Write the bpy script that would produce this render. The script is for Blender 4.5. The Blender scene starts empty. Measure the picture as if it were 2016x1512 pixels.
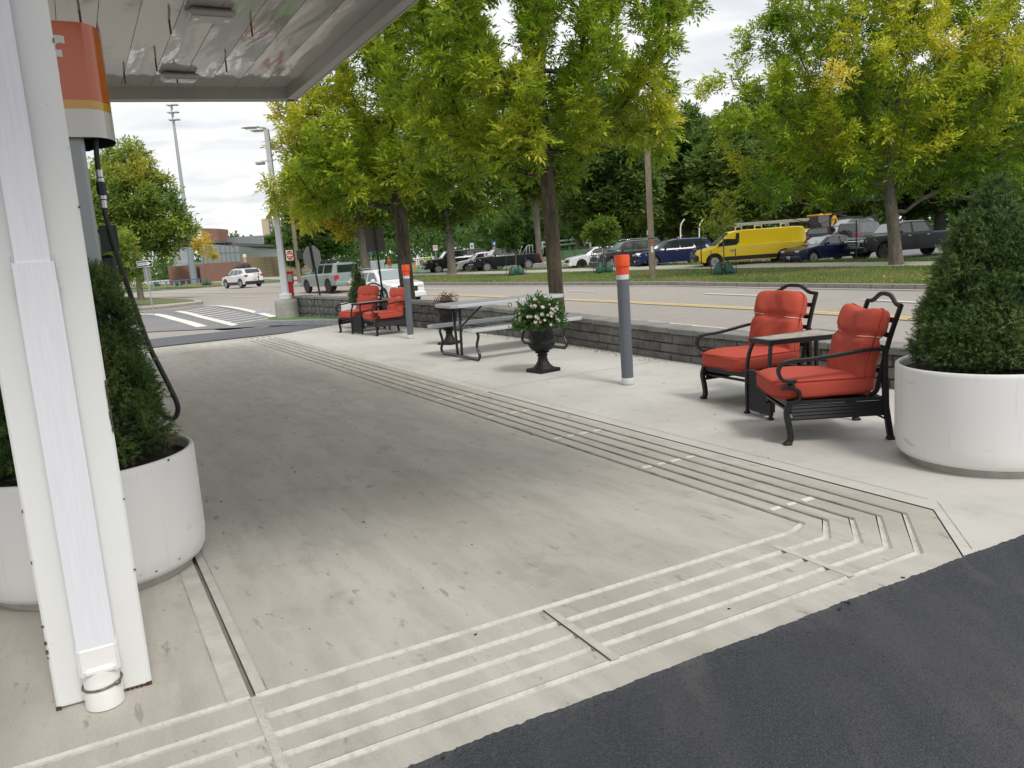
import bpy, math, random
import numpy as np
from mathutils import Vector, Matrix
random.seed(7); rng = np.random.default_rng(11)
S = bpy.context.scene
COL = S.collection
R_ = math.radians
# ------------------------------------------------------------------ camera
F_PX, PITCH, ROLL, EYE = 1600.0, R_(9.3), R_(4.1), 1.55
_fw = np.array([0, math.cos(PITCH), -math.sin(PITCH)]); _rt = np.array([1., 0, 0]); _up = np.cross(_rt, _fw)
CX = math.cos(ROLL)*_rt - math.sin(ROLL)*_up
CY = math.sin(ROLL)*_rt + math.cos(ROLL)*_up
cam_d = bpy.data.cameras.new('camera'); cam = bpy.data.objects.new('camera', cam_d); COL.objects.link(cam)
cam_d.sensor_fit = 'HORIZONTAL'; cam_d.sensor_width = 36; cam_d.lens = 36*F_PX/2016
cam_d.clip_start = .05; cam_d.clip_end = 6000
M = Matrix.Identity(4)
for i in range(3):
    M[i][0] = CX[i]; M[i][1] = CY[i]; M[i][2] = -_fw[i]
M[2][3] = EYE
cam.matrix_world = M
S.camera = cam
S.render.resolution_x = 1024; S.render.resolution_y = 768
# ------------------------------------------------------------------ sky, sun, exposure
SUN_EL, SUN_AZ = R_(52), R_(150)          # azimuth from +Y clockwise
w = bpy.data.worlds.new('World'); S.world = w; w.use_nodes = True
nt = w.node_tree; N = nt.nodes; L = nt.links
bg = N['Background']
sky = N.new('ShaderNodeTexSky'); sky.sky_type = 'NISHITA'; sky.sun_disc = False
sky.sun_elevation = SUN_EL; sky.sun_rotation = SUN_AZ; sky.air_density = 1; sky.dust_density = 2
tc = N.new('ShaderNodeTexCoord'); sx = N.new('ShaderNodeSeparateXYZ'); L.new(tc.outputs['Generated'], sx.inputs[0])
def mth(op, a, b=None, c=None, nt=nt):
    n = nt.nodes.new('ShaderNodeMath'); n.operation = op
    for i, v in enumerate((a, b, c)):
        if v is None: continue
        if isinstance(v, (int, float)): n.inputs[i].default_value = v
        else: nt.links.new(v, n.inputs[i])
    return n.outputs[0]
zz = mth('MAXIMUM', mth('ADD', sx.outputs[2], .10), .03)
cmb = N.new('ShaderNodeCombineXYZ')
L.new(mth('DIVIDE', sx.outputs[0], zz), cmb.inputs[0]); L.new(mth('MULTIPLY', mth('DIVIDE', sx.outputs[1], zz), 1.25), cmb.inputs[1])
nz = N.new('ShaderNodeTexNoise'); nz.inputs['Scale'].default_value = 1.9; nz.inputs['Detail'].default_value = 4; nz.inputs['Roughness'].default_value = .48; nz.inputs['Distortion'].default_value = .9
L.new(cmb.outputs[0], nz.inputs['Vector'])
nz2 = N.new('ShaderNodeTexNoise'); nz2.inputs['Scale'].default_value = .7; nz2.inputs['Detail'].default_value = 3
L.new(cmb.outputs[0], nz2.inputs['Vector'])
cr = N.new('ShaderNodeValToRGB'); cr.color_ramp.elements[0].position = .33; cr.color_ramp.elements[1].position = .62
cr.color_ramp.elements[0].color = (5.9, 6.1, 6.35, 1); cr.color_ramp.elements[1].color = (8.8, 8.7, 8.5, 1)
fac = mth('ADD', mth('MULTIPLY', nz.outputs[0], .6), mth('MULTIPLY', nz2.outputs[0], .4))
L.new(fac, cr.inputs[0])
mx = N.new('ShaderNodeMixRGB'); mx.inputs[0].default_value = .93
L.new(sky.outputs[0], mx.inputs[1]); L.new(cr.outputs[0], mx.inputs[2]); L.new(mx.outputs[0], bg.inputs[0])
bg.inputs[1].default_value = .10
sd = bpy.data.lights.new('sun', 'SUN'); sun = bpy.data.objects.new('sun', sd); COL.objects.link(sun)
sd.energy = 1.5; sd.angle = R_(14); sd.color = (1, .96, .9)
dv = Vector((math.sin(SUN_AZ)*math.cos(SUN_EL), math.cos(SUN_AZ)*math.cos(SUN_EL), math.sin(SUN_EL)))
sun.rotation_euler = dv.to_track_quat('Z', 'Y').to_euler()
S.view_settings.view_transform = 'Standard'; S.view_settings.look = 'None'
S.view_settings.exposure = 0.45; S.view_settings.gamma = 1
# ------------------------------------------------------------------ measuring: site frame and terrain
A_ = R_(27.6); U = np.array([math.cos(A_), math.sin(A_)]); V = np.array([-U[1], U[0]]); O = np.array([-1.062, 2.761])
def W(u, v, z=0): p = O+U*u+V*v; return (p[0], p[1], z)
def uv(x, y): q = np.array([x, y])-O; return float(q@U), float(q@V)
def ss(a, b, t): t = min(1, max(0, (t-a)/(b-a))); return t*t*(3-2*t)
_RY = ([-10, 20, 37, 46, 52, 65, 80], [-.5, -.5, -.43, -.25, -.14, 0., 0.])
def T(x, y):                                # height of the land: station level 0, street lower
    u, v = uv(x, y)
    b = max(ss(6.5, 7.3, u), ss(18, 28, v))
    return float(np.interp(y, *_RY))*b
def ray(px, py):
    return _fw+CX*(px-1008)/F_PX-CY*(py-756)/F_PX
def G(px, py, dz=0., flat=None):            # point of the land seen at a spot of the photograph
    d = ray(px, py); z = 0.
    for _ in range(12):
        t = ((flat if flat is not None else z)+dz-EYE)/d[2]
        if t < 0 or t > 900: t = 900
        p = d*t
        if flat is not None: return p[0], p[1], flat+dz
        z = .5*z+.5*T(p[0], p[1])
    return p[0], p[1], z+dz
def AT(px, py, Y):                          # point at depth Y
    d = ray(px, py); p = d*(Y/d[1]); return float(p[0]), float(p[1]), float(p[2]+EYE)
# ------------------------------------------------------------------ materials
MC = {}
def mat(name, col, rough=.6, metal=0., var=0., vs=5., bump=0., bs=60., coat=0., spec=None, trans=0., emit=None, stretch=None, detail=5, alpha=None):
    if name in MC: return MC[name]
    m = bpy.data.materials.new(name); m.use_nodes = True; MC[name] = m
    t = m.node_tree; b = t.nodes['Principled BSDF']
    b.inputs['Roughness'].default_value = rough; b.inputs['Metallic'].default_value = metal
    b.inputs['Base Color'].default_value = (*col, 1)
    if coat: b.inputs['Coat Weight'].default_value = coat; b.inputs['Coat Roughness'].default_value = .06
    if spec is not None: b.inputs['Specular IOR Level'].default_value = spec
    if trans: b.inputs['Transmission Weight'].default_value = trans
    if emit: b.inputs['Emission Color'].default_value = (*emit, 1); b.inputs['Emission Strength'].default_value = 1
    if var or bump:
        c = t.nodes.new('ShaderNodeTexCoord'); vec = c.outputs['Object']
        if stretch:
            mp = t.nodes.new('ShaderNodeMapping'); mp.inputs['Scale'].default_value = stretch; t.links.new(vec, mp.inputs[0]); vec = mp.outputs[0]
    if var:
        n = t.nodes.new('ShaderNodeTexNoise'); n.inputs['Scale'].default_value = vs; n.inputs['Detail'].default_value = detail; n.inputs['Roughness'].default_value = .62
        t.links.new(vec, n.inputs['Vector'])
        r = t.nodes.new('ShaderNodeValToRGB'); r.color_ramp.elements[0].position = .3; r.color_ramp.elements[1].position = .7
        r.color_ramp.elements[0].color = (*[max(0, k*(1-var)) for k in col], 1); r.color_ramp.elements[1].color = (*[min(1, k*(1+var)) for k in col], 1)
        t.links.new(n.outputs[0], r.inputs[0]); t.links.new(r.outputs[0], b.inputs['Base Color'])
        rr = t.nodes.new('ShaderNodeMapRange'); rr.inputs[3].default_value = max(0, rough-.08); rr.inputs[4].default_value = min(1, rough+.08)
        t.links.new(n.outputs[0], rr.inputs[0]); t.links.new(rr.outputs[0], b.inputs['Roughness'])
    if bump:
        n = t.nodes.new('ShaderNodeTexNoise'); n.inputs['Scale'].default_value = bs; n.inputs['Detail'].default_value = 4
        t.links.new(vec, n.inputs['Vector'])
        bp = t.nodes.new('ShaderNodeBump'); bp.inputs['Strength'].default_value = bump; bp.inputs['Distance'].default_value = .02
        t.links.new(n.outputs[0], bp.inputs['Height']); t.links.new(bp.outputs[0], b.inputs['Normal'])
    return m
def layered(name, base, layers, rough=.8, bump=.15, bs=150, stretch=(1, 1, 1), rotz=0., speck=None):
    """base colour, then layers (scale, lo, hi, colour, strength, stretch) mixed by noise: stains of their own shape"""
    m = bpy.data.materials.new(name); m.use_nodes = True; MC[name] = m
    t = m.node_tree; b = t.nodes['Principled BSDF']; b.inputs['Roughness'].default_value = rough
    c = t.nodes.new('ShaderNodeTexCoord')
    rt = t.nodes.new('ShaderNodeMapping'); rt.inputs['Rotation'].default_value = (0, 0, rotz); t.links.new(c.outputs['Object'], rt.inputs[0])
    cur = None
    for i, (sc, lo, hi, colr, st, strch) in enumerate(layers):
        mp = t.nodes.new('ShaderNodeMapping'); mp.inputs['Scale'].default_value = strch; mp.inputs['Location'].default_value = (i*3.1, i*1.7, 0)
        t.links.new(rt.outputs[0], mp.inputs[0])
        n = t.nodes.new('ShaderNodeTexNoise'); n.inputs['Scale'].default_value = sc; n.inputs['Detail'].default_value = 6; n.inputs['Roughness'].default_value = .6
        t.links.new(mp.outputs[0], n.inputs['Vector'])
        mr = t.nodes.new('ShaderNodeMapRange'); mr.inputs[1].default_value = lo; mr.inputs[2].default_value = hi; mr.inputs[3].default_value = 0; mr.inputs[4].default_value = st
        t.links.new(n.outputs[0], mr.inputs[0])
        x = t.nodes.new('ShaderNodeMixRGB'); t.links.new(mr.outputs[0], x.inputs[0]); x.inputs[2].default_value = (*colr, 1)
        if cur is None: x.inputs[1].default_value = (*base, 1)
        else: t.links.new(cur, x.inputs[1])
        cur = x.outputs[0]
    t.links.new(cur, b.inputs['Base Color'])
    n = t.nodes.new('ShaderNodeTexNoise'); n.inputs['Scale'].default_value = bs; n.inputs['Detail'].default_value = 3
    t.links.new(c.outputs['Object'], n.inputs['Vector'])
    bp = t.nodes.new('ShaderNodeBump'); bp.inputs['Strength'].default_value = bump; bp.inputs['Distance'].default_value = .01
    t.links.new(n.outputs[0], bp.inputs['Height']); t.links.new(bp.outputs[0], b.inputs['Normal'])
    return m
def leafmat(name, stops, trans=.4, rough=.5):
    m = bpy.data.materials.new(name); m.use_nodes = True; MC[name] = m
    t = m.node_tree; b = t.nodes['Principled BSDF']; b.inputs['Roughness'].default_value = rough; b.inputs['Specular IOR Level'].default_value = .3
    a = t.nodes.new('ShaderNodeAttribute'); a.attribute_name = 'tint'
    r = t.nodes.new('ShaderNodeValToRGB'); e = r.color_ramp.elements
    e[0].position = stops[0][0]; e[0].color = (*stops[0][1], 1); e[1].position = stops[-1][0]; e[1].color = (*stops[-1][1], 1)
    for p, cc in stops[1:-1]: q = e.new(p); q.color = (*cc, 1)
    t.links.new(a.outputs['Fac'], r.inputs[0]); t.links.new(r.outputs[0], b.inputs['Base Color'])
    tr = t.nodes.new('ShaderNodeBsdfTranslucent'); t.links.new(r.outputs[0], tr.inputs[0])
    mxs = t.nodes.new('ShaderNodeMixShader'); mxs.inputs[0].default_value = trans
    t.links.new(b.outputs[0], mxs.inputs[1]); t.links.new(tr.outputs[0], mxs.inputs[2])
    t.links.new(mxs.outputs[0], t.nodes['Material Output'].inputs[0])
    return m
# ------------------------------------------------------------------ mesh helpers
def tag(o, label=None, cat=None, group=None, kind=None):
    if label: o['label'] = label
    if cat: o['category'] = cat
    if group: o['group'] = group
    if kind: o['kind'] = kind
    return o
def empty(name, loc=(0, 0, 0), rz=0., label=None, cat=None, group=None):
    o = bpy.data.objects.new(name, None); COL.objects.link(o); o.location = loc; o.rotation_euler = (0, 0, rz); o.empty_display_size = .2
    return tag(o, label, cat, group)
def link(name, me, parent=None):
    o = bpy.data.objects.new(name, me); COL.objects.link(o)
    if parent is not None: o.parent = parent
    return o
class MB:
    def __init__(s): s.v = []; s.f = []; s.m = []
    def add(s, vs, fs, mi=0):
        k = len(s.v); s.v += [tuple(map(float, p)) for p in vs]; s.f += [tuple(i+k for i in f) for f in fs]; s.m += [mi]*len(fs); return s
    def box(s, c, d, mi=0, rz=0., bev=0.):
        hx, hy, hz = d[0]/2, d[1]/2, d[2]/2; cs, sn = math.cos(rz), math.sin(rz)
        def P(x, y, z): return (c[0]+x*cs-y*sn, c[1]+x*sn+y*cs, c[2]+z)
        if not bev:
            vs = [P(x, y, z) for z in (-hz, hz) for x, y in ((-hx, -hy), (hx, -hy), (hx, hy), (-hx, hy))]
            return s.add(vs, [(3, 2, 1, 0), (4, 5, 6, 7), (0, 1, 5, 4), (1, 2, 6, 5), (2, 3, 7, 6), (3, 0, 4, 7)], mi)
        b = min(bev, hx*.99, hy*.99, hz*.99)
        rings = []
        for z, i in ((-hz, b), (-hz+b, 0), (hz-b, 0), (hz, b)):
            x, y = hx-i, hy-i; e = b if i == 0 else b*.6
            rings.append([P(*q, z) for q in ((-x+e, -y), (x-e, -y), (x, -y+e), (x, y-e), (x-e, y), (-x+e, y), (-x, y-e), (-x, -y+e))])
        return s.loft(rings, mi=mi, cap=True)
    def loft(s, rings, mi=0, cap=False, closed=True):
        n = len(rings[0]); vs = [p for r in rings for p in r]; fs = []
        for i in range(len(rings)-1):
            for j in range(n if closed else n-1):
                a = i*n+j; b = i*n+(j+1) % n
                fs.append((a, b, b+n, a+n))
        if cap: fs.append(tuple(range(n))[::-1]); fs.append(tuple((len(rings)-1)*n+j for j in range(n)))
        return s.add(vs, fs, mi)
    def lathe(s, prof, c=(0, 0, 0), n=24, mi=0, cap=True):
        rings = [[(c[0]+r*math.cos(2*math.pi*j/n), c[1]+r*math.sin(2*math.pi*j/n), c[2]+z) for j in range(n)] for r, z in prof]
        return s.loft(rings, mi, cap)
    def tube(s, pts, r, n=8, mi=0, cap=True, flat=None):
        P = [np.array(p, float) for p in pts]; rs = r if hasattr(r, '__len__') else [r]*len(P)
        rings = []; ref = None
        for i, p in enumerate(P):
            d = P[min(i+1, len(P)-1)]-P[max(i-1, 0)]; d = d/(np.linalg.norm(d)+1e-9)
            if ref is None:
                ref = np.array([0, 0, 1.]) if abs(d[2]) < .9 else np.array([1., 0, 0])
            a = np.cross(d, ref); a /= np.linalg.norm(a)+1e-9; b = np.cross(a, d); ref = b
            k = flat if flat else 1.
            rings.append([tuple(p+rs[i]*(a*math.cos(2*math.pi*j/n)*k+b*math.sin(2*math.pi*j/n))) for j in range(n)])
        return s.loft(rings, mi, cap)
    def bar(s, pts, wx, wy, mi=0, side=(1, 0, 0)):     # rectangular bar along a path; side = direction of width wx
        P = [np.array(p, float) for p in pts]; rings = []; sd = np.array(side, float)
        for i, p in enumerate(P):
            d = P[min(i+1, len(P)-1)]-P[max(i-1, 0)]; d = d/(np.linalg.norm(d)+1e-9)
            a = sd-d*(sd@d); a /= np.linalg.norm(a)+1e-9; b = np.cross(d, a)
            e = .22
            o = [(-1, -1+e), (-1+e, -1), (1-e, -1), (1, -1+e), (1, 1-e), (1-e, 1), (-1+e, 1), (-1, 1-e)]
            rings.append([tuple(p+a*wx/2*q[0]+b*wy/2*q[1]) for q in o])
        return s.loft(rings, mi, True)
    def prism(s, poly, z0, z1, mi=0):
        n = len(poly); vs = [(x, y, z0) for x, y in poly]+[(x, y, z1) for x, y in poly]
        fs = [tuple(range(n))[::-1], tuple(range(n, 2*n))]+[(i, (i+1) % n, (i+1) % n+n, i+n) for i in range(n)]
        return s.add(vs, fs, mi)
    def build(s, name, mats, parent=None, smooth=False, sub=0, auto=None):
        me = bpy.data.meshes.new(name); me.from_pydata(s.v, [], s.f); me.update()
        if not isinstance(mats, (list, tuple)): mats = [mats]
        for m in mats: me.materials.append(m)
        if len(mats) > 1: me.polygons.foreach_set('material_index', s.m)
        if smooth or auto:
            me.polygons.foreach_set('use_smooth', [True]*len(me.polygons))
            if auto: me.set_sharp_from_angle(angle=R_(auto))
        o = link(name, me, parent)
        if sub: md = o.modifiers.new('sub', 'SUBSURF'); md.levels = sub; md.render_levels = sub
        return o
def bez(pts, n=8):                        # smooth curve through points
    P = [np.array(p, float) for p in pts]; out = []
    for i in range(len(P)-1):
        p0, p1, p2, p3 = P[max(i-1, 0)], P[i], P[i+1], P[min(i+2, len(P)-1)]
        for k in range(n):
            t = k/n
            out.append(.5*((2*p1)+(-p0+p2)*t+(2*p0-5*p1+4*p2-p3)*t*t+(-p0+3*p1-3*p2+p3)*t**3))
    out.append(P[-1]); return out
def quads(name, verts, mats, parent=None, tint=None, nper=4, smooth=False):
    """many separate n-gons, one mesh"""
    n = len(verts)//nper
    me = bpy.data.meshes.new(name); me.vertices.add(len(verts)); me.vertices.foreach_set('co', np.asarray(verts, np.float32).ravel())
    me.loops.add(n*nper); me.loops.foreach_set('vertex_index', np.arange(n*nper, dtype=np.int32))
    me.polygons.add(n); me.polygons.foreach_set('loop_start', np.arange(0, n*nper, nper, dtype=np.int32))
    try: me.polygons.foreach_set('loop_total', np.full(n, nper, dtype=np.int32))
    except Exception: pass
    me.update(calc_edges=True); me.materials.append(mats)
    if tint is not None:
        a = me.attributes.new('tint', 'FLOAT', 'FACE'); a.data.foreach_set('value', np.asarray(tint, np.float32))
    return link(name, me, parent)
def text_mesh(txt, size, name, m, parent, loc, rot, depth=.002, sx=1.):
    c = bpy.data.curves.new(name, 'FONT'); c.body = txt; c.size = size; c.extrude = depth; c.align_x = 'CENTER'; c.align_y = 'CENTER'; c.offset = size*.02
    t = bpy.data.objects.new('tmp', c); COL.objects.link(t)
    me = bpy.data.meshes.new_from_object(t.evaluated_get(bpy.context.evaluated_depsgraph_get()))
    bpy.data.objects.remove(t); me.materials.clear(); me.materials.append(m)
    o = link(name, me, parent); o.location = loc; o.rotation_euler = rot; o.scale = (sx, 1, 1); return o
def copy_tree(o, parent=None):
    c = o.copy(); COL.objects.link(c); c.parent = parent
    for ch in list(o.children): copy_tree(ch, c)
    return c
# ================================================================== GROUND
CR = (0, 0, A_)
concrete = layered('concrete', (.50, .475, .425), [
    (1.1, .42, .70, (.31, .285, .235), .62, (1.6, .22, 1)),
    (.50, .42, .60, (.60, .585, .54), .6, (1.3, .35, 1)),
    (7., .5, .72, (.30, .285, .245), .5, (1, .35, 1)),
    (2.2, .61, .69, (.24, .225, .19), .4, (1, 1, 1)),
    (11., .62, .67, (.15, .135, .11), .55, (1.4, .4, 1)),
    (38., .66, .70, (.10, .09, .075), .6, (1, .5, 1)),
    (3.5, .45, .58, (.35, .335, .30), .3, (2.2, .3, 1)),
    (150., .42, .70, (.36, .345, .31), .42, (1, 1, 1)), (90., .5, .75, (.62, .61, .57), .35, (1, 1, 1))], rough=.82, bump=.12, bs=320, rotz=-A_)
concrete2 = layered('concrete_seating', (.56, .55, .52), [
    (.8, .45, .65, (.40, .385, .34), .5, (1, .7, 1)),
    (5., .52, .72, (.42, .40, .36), .45, (1, 1, 1)), (1.3, .60, .66, (.36, .35, .32), .35, (1, .4, 1)),
    (1.9, .62, .70, (.42, .33, .22), .4, (2, 1, 1)),
    (26., .66, .72, (.25, .23, .20), .4, (1, 1, 1)),
    (90., .45, .75, (.60, .59, .56), .35, (1, 1, 1))], rough=.82, bump=.12, bs=320, rotz=-A_)
grv_l = layered('groove_clean', (.59, .575, .53), [(9., .45, .66, (.46, .44, .40), .8, (1, 1, 1)), (40., .5, .7, (.36, .34, .30), .5, (1, 1, 1))], rough=.95, bump=.5, bs=90)
grv_d = layered('groove_dirty', (.44, .42, .37), [(1.6, .4, .62, (.45, .43, .38), .9, (1, .5, 1)), (9., .48, .68, (.13, .12, .10), .7, (1.5, .5, 1))], rough=.95, rotz=-A_)
joint_m = mat('joint_filler', (.06, .05, .042), .95, var=.5, vs=40)
asph_new = layered('asphalt_fresh', (.034, .038, .048), [
    (.55, .42, .60, (.085, .085, .09), .85, (1.8, .3, 1)), (2.2, .46, .60, (.030, .033, .042), .7, (1, .6, 1)), (.9, .55, .60, (.10, .098, .098), .45, (3, .5, 1)),
    (110., .45, .70, (.085, .088, .097), .8, (1, 1, 1)), (260., .62, .70, (.16, .16, .17), .6, (1, 1, 1)),
    (60., .55, .7, (.018, .019, .022), .8, (1, 1, 1))], rough=.78, bump=.9, bs=170)
asph_drive = layered('asphalt_driveway', (.105, .112, .13), [(.6, .4, .65, (.15, .155, .17), .6, (1, 4, 1)), (5., .5, .7, (.07, .075, .09), .5, (1, 5, 1)), (120., .5, .7, (.2, .2, .21), .4, (1, 1, 1))], rough=.85, bump=.4, bs=140, rotz=-A_)
asph_road = layered('asphalt_street', (.345, .315, .285), [(.05, .4, .62, (.29, .275, .255), .6, (1, 1, 1)), (.5, .45, .7, (.38, .35, .32), .6, (1, 3, 1)), (9., .5, .7, (.17, .165, .155), .4, (1, 2, 1)), (60., .5, .7, (.34, .32, .30), .4, (1, 1, 1))], rough=.88, bump=.3, bs=60, rotz=R_(-28))
paint_w = mat('road_paint_white', (.72, .71, .67), .75, var=.16, vs=9)
paint_y = mat('road_paint_yellow', (.72, .50, .12), .75, var=.15, vs=6)
kerb_m = layered('granite_kerb', (.27, .25, .225), [(4., .4, .65, (.19, .175, .155), .7, (1, 1, 1)), (40., .5, .7, (.36, .34, .31), .5, (1, 1, 1))], rough=.85, bump=.3, bs=60)
walk_m = layered('sidewalk_concrete', (.40, .375, .33), [(.6, .4, .65, (.33, .31, .27), .6, (1, 1, 1)), (12., .5, .7, (.46, .43, .38), .5, (1, 1, 1))], rough=.9)
grass_m = layered('grass_soil', (.11, .16, .035), [(.35, .40, .60, (.17, .145, .075), .8, (1, 1, 1)), (2.5, .45, .65, (.075, .12, .028), .8, (1, 1, 1)), (30., .5, .65, (.20, .19, .09), .6, (1, 1, 1))], rough=.95, bump=.6, bs=30)
turf_m = mat('artificial_turf', (.085, .22, .085), .9, var=.2, vs=.06)
sand_m = mat('sandy_path', (.52, .38, .21), .95, var=.12, vs=.3)
mulch_m = mat('red_mulch', (.30, .085, .055), .95, var=.3, vs=.6)

def grid_axis(a, b, st, outer): return sorted(set(list(np.round(np.arange(a, b+1e-6, st), 3))+outer))
gx = grid_axis(-62, 44, .5, [-2500, -900, -400, -200, -120, -85, 60, 90, 140, 250, 500, 1200, 2500])
gy = grid_axis(-6, 82, .5, [-400, -120, -40, -15, 95, 120, 160, 220, 320, 500, 900, 2600])
vv = [(x, y, T(x, y)-.022) for y in gy for x in gx]
nx = len(gx); ff = [(j*nx+i, j*nx+i+1, (j+1)*nx+i+1, (j+1)*nx+i) for j in range(len(gy)-1) for i in range(nx-1)]
tag(MB().add(vv, ff).build('road', asph_road, smooth=True), kind='structure')

def resample(line, xs): a = np.array(line, float); return np.interp(xs, a[:, 0], a[:, 1])
def band(name, lineA, lineB, dzA, dzB, m, x0, x1, st=22, nb=3, kind='structure', drop=True):
    xs = np.arange(x0, x1+1, st); ya, yb = resample(lineA, xs), resample(lineB, xs); rows = []
    A = [G(x, y, dzA) for x, y in zip(xs, ya)]; B = [G(x, y, dzB) for x, y in zip(xs, yb)]
    for k in range(nb+1):
        t = k/nb; row = []
        for p, q in zip(A, B):
            x, y = p[0]*(1-t)+q[0]*t, p[1]*(1-t)+q[1]*t
            row.append((x, y, T(x, y)+dzA*(1-t)+dzB*t))
        rows.append(row)
    mb = MB().loft(rows, closed=False)
    o = mb.build(name, m, smooth=True); tag(o, kind=kind); return A, B, rows
def ribbon(mb, pts, wd, dz=.012, mi=0, st=1.0):           # painted line draped on the land
    P = [np.array(p[:2]) for p in pts]; Q = []
    for a, b in zip(P[:-1], P[1:]):
        n = max(1, int(np.linalg.norm(b-a)/st)); Q += [a+(b-a)*k/n for k in range(n)]
    Q.append(P[-1]); rows = []
    for i, q in enumerate(Q):
        d = Q[min(i+1, len(Q)-1)]-Q[max(i-1, 0)]; d /= np.linalg.norm(d)+1e-9; nrm = np.array([-d[1], d[0]])*wd/2
        rows.append([(q[0]+nrm[0], q[1]+nrm[1], T(*q)+dz), (q[0]-nrm[0], q[1]-nrm[1], T(*q)+dz)])
    return mb.loft(rows, mi, closed=False)
def off(pts, d):
    P = [np.array(p[:2]) for p in pts]; out = []
    for i, q in enumerate(P):
        t = P[min(i+1, len(P)-1)]-P[max(i-1, 0)]; t /= np.linalg.norm(t); out.append(q+np.array([-t[1], t[0]])*d)
    return out
GP = lambda pl: [G(*p) for p in pl]
mk = MB()
yl = bez([(p[0], p[1]) for p in GP([(150, 577), (288, 577), (400, 576.6), (534, 575.9), (690, 576.3), (826, 578.9), (960, 583.5), (1120, 589.8), (1298, 598.1), (1511, 609), (1620, 616), (1799, 628), (2060, 647), (2500, 684)])], 6)
ribbon(mk, off(yl, .13), .12, mi=1); ribbon(mk, off(yl, -.13), .12, mi=1)
ribbon(mk, bez([p[:2] for p in GP([(600, 562.8), (812, 562.6), (1078, 563), (1298, 563), (1512, 566.8), (1839, 572), (2100, 579), (2500, 592)])], 4), .13)
ribbon(mk, bez([p[:2] for p in GP([(1060, 613), (1151, 621), (1400, 645), (1761, 682), (2060, 716), (2500, 768)])], 4), .13)
for a, b in [((347, 584.6), (385, 584.6)), ((460, 584.9), (507, 584.9)), ((496, 591), (522, 589.5)), ((600, 569), (660, 569)), ((817, 569.3), (879, 569.3)), ((1119, 573), (1170, 574)), ((1387, 578.2), (1515, 582.8)), ((1700, 590), (1850, 598)), ((316, 571.5), (338, 571.5)), ((398, 571.5), (424, 571.3)), ((240, 584), (275, 584.3))]:
    ribbon(mk, GP([a, b]), .13)
# crosshatch of the driveway mouth
LB = bez([p[:2] for p in GP([(350, 613), (370, 617), (391, 622.6), (430, 632.5), (468, 641.9)])], 6)
RB = bez([p[:2] for p in GP([(400, 602.8), (418, 602.2), (437, 602.8), (470, 607.8), (513, 617.4), (555, 629)])], 6)
ribbon(mk, LB, .34, .016); ribbon(mk, RB, .34, .016)
a0, a1 = [np.array(G(*p)[:2]) for p in ((360, 614.5), (474, 640.2))]; b0, b1 = [np.array(G(*p)[:2]) for p in ((420, 604), (552, 629.3))]
for k in range(11):
    t = k/10.; ribbon(mk, [a0+(a1-a0)*t, b0+(b1-b0)*t], .2, .012)
ribbon(mk, bez([p[:2] for p in GP([(262, 619), (283, 619), (305, 619), (331, 624.3), (367, 634), (398, 643.6)])], 5), .42)
tag(mk.build('road_markings', [paint_w, paint_y]), kind='structure')

# ---- station slab with its drainage grooves
GV = [0, -.165, -.30, -.43, -.56]; GU = [2.93, 3.06, 3.18, 3.32, 3.45]
GB = [2.80, 2.854, 2.925, 2.97, 3.023]; GC = [.06, .02, -.05, -.11, -.17]
VE = 16.35
def rail(k, o): return (lambda a: [(a, GV[k]-o), (GB[k]+.4*o, GV[k]-o), (GU[k]+o, GC[k]-.4*o), (GU[k]+o, VE)])
pad = MB()
def pq(pts, mi=0, z=0.): pad.add([W(u_, v_, z) for u_, v_ in pts], [tuple(range(len(pts)))], mi)
h, dp = .022, .012
def strips(A, B, za, zb, mis):
    for i in range(len(A)-1):
        n = 1 if i < 2 else 12
        for k in range(n):
            f = lambda P, t: (P[i][0]+(P[i+1][0]-P[i][0])*t, P[i][1]+(P[i+1][1]-P[i][1])*t)
            q = [f(A, k/n), f(A, (k+1)/n), f(B, (k+1)/n), f(B, k/n)]
            pad.add([W(*q[0], za), W(*q[1], za), W(*q[2], zb), W(*q[3], zb)], [(3, 2, 1, 0)], mis[i])
ul = .045
r0 = rail(0, -h)(ul)
pad.add([W(ul, VE), W(r0[0][0], r0[0][1]), W(r0[1][0], r0[1][1]), W(r0[2][0], r0[2][1]), W(r0[3][0], r0[3][1])], [(0, 1, 2, 3, 4)], 0)
for k in range(5):
    hk = h*(1.1, 1, 1, .95, .9)[k]
    R4 = [[(u_, v_) if i < 2 else (u_-np.sign(o)*min(abs(o), .022)*.5*(1 if abs(o) > .001 else 0), v_) for i, (u_, v_) in enumerate(rail(k, o)(ul))] for o in (-hk, -hk*.35, hk*.35, hk)]
    strips(R4[0], R4[1], 0, -dp, [1, 1, 2]); strips(R4[1], R4[2], -dp, -dp, [1, 1, 2]); strips(R4[2], R4[3], -dp, 0, [1, 1, 2])
    nxt = rail(k+1, -h)(ul) if k < 4 else [(ul, -.715), (3.115, -.715), (3.592, -.235), (3.592, VE)]
    strips(R4[3], nxt, 0, 0, [0, 0, 0])
# left of the long joint
ur = .025
pq([(ur, 0+h), (ur, VE), (-9, VE), (-9, 0+h)][::-1], 0)
for k in range(5):
    for a, b, za, zb, mi in ((-h, -h*.4, 0, -dp*.6, 1), (-h*.4, h*.4, -dp*.6, -dp*.6, 1), (h*.4, h, -dp*.6, 0, 1)):
        pad.add([W(-9, GV[k]-a, za), W(-9, GV[k]-b, zb), W(ur, GV[k]-b, zb), W(ur, GV[k]-a, za)], [(0, 1, 2, 3)], mi)
    v1 = GV[k+1]+h if k < 4 else -.715
    pq([(-9, GV[k]-h), (-9, v1), (ur, v1), (ur, GV[k]-h)], 0)
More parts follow.
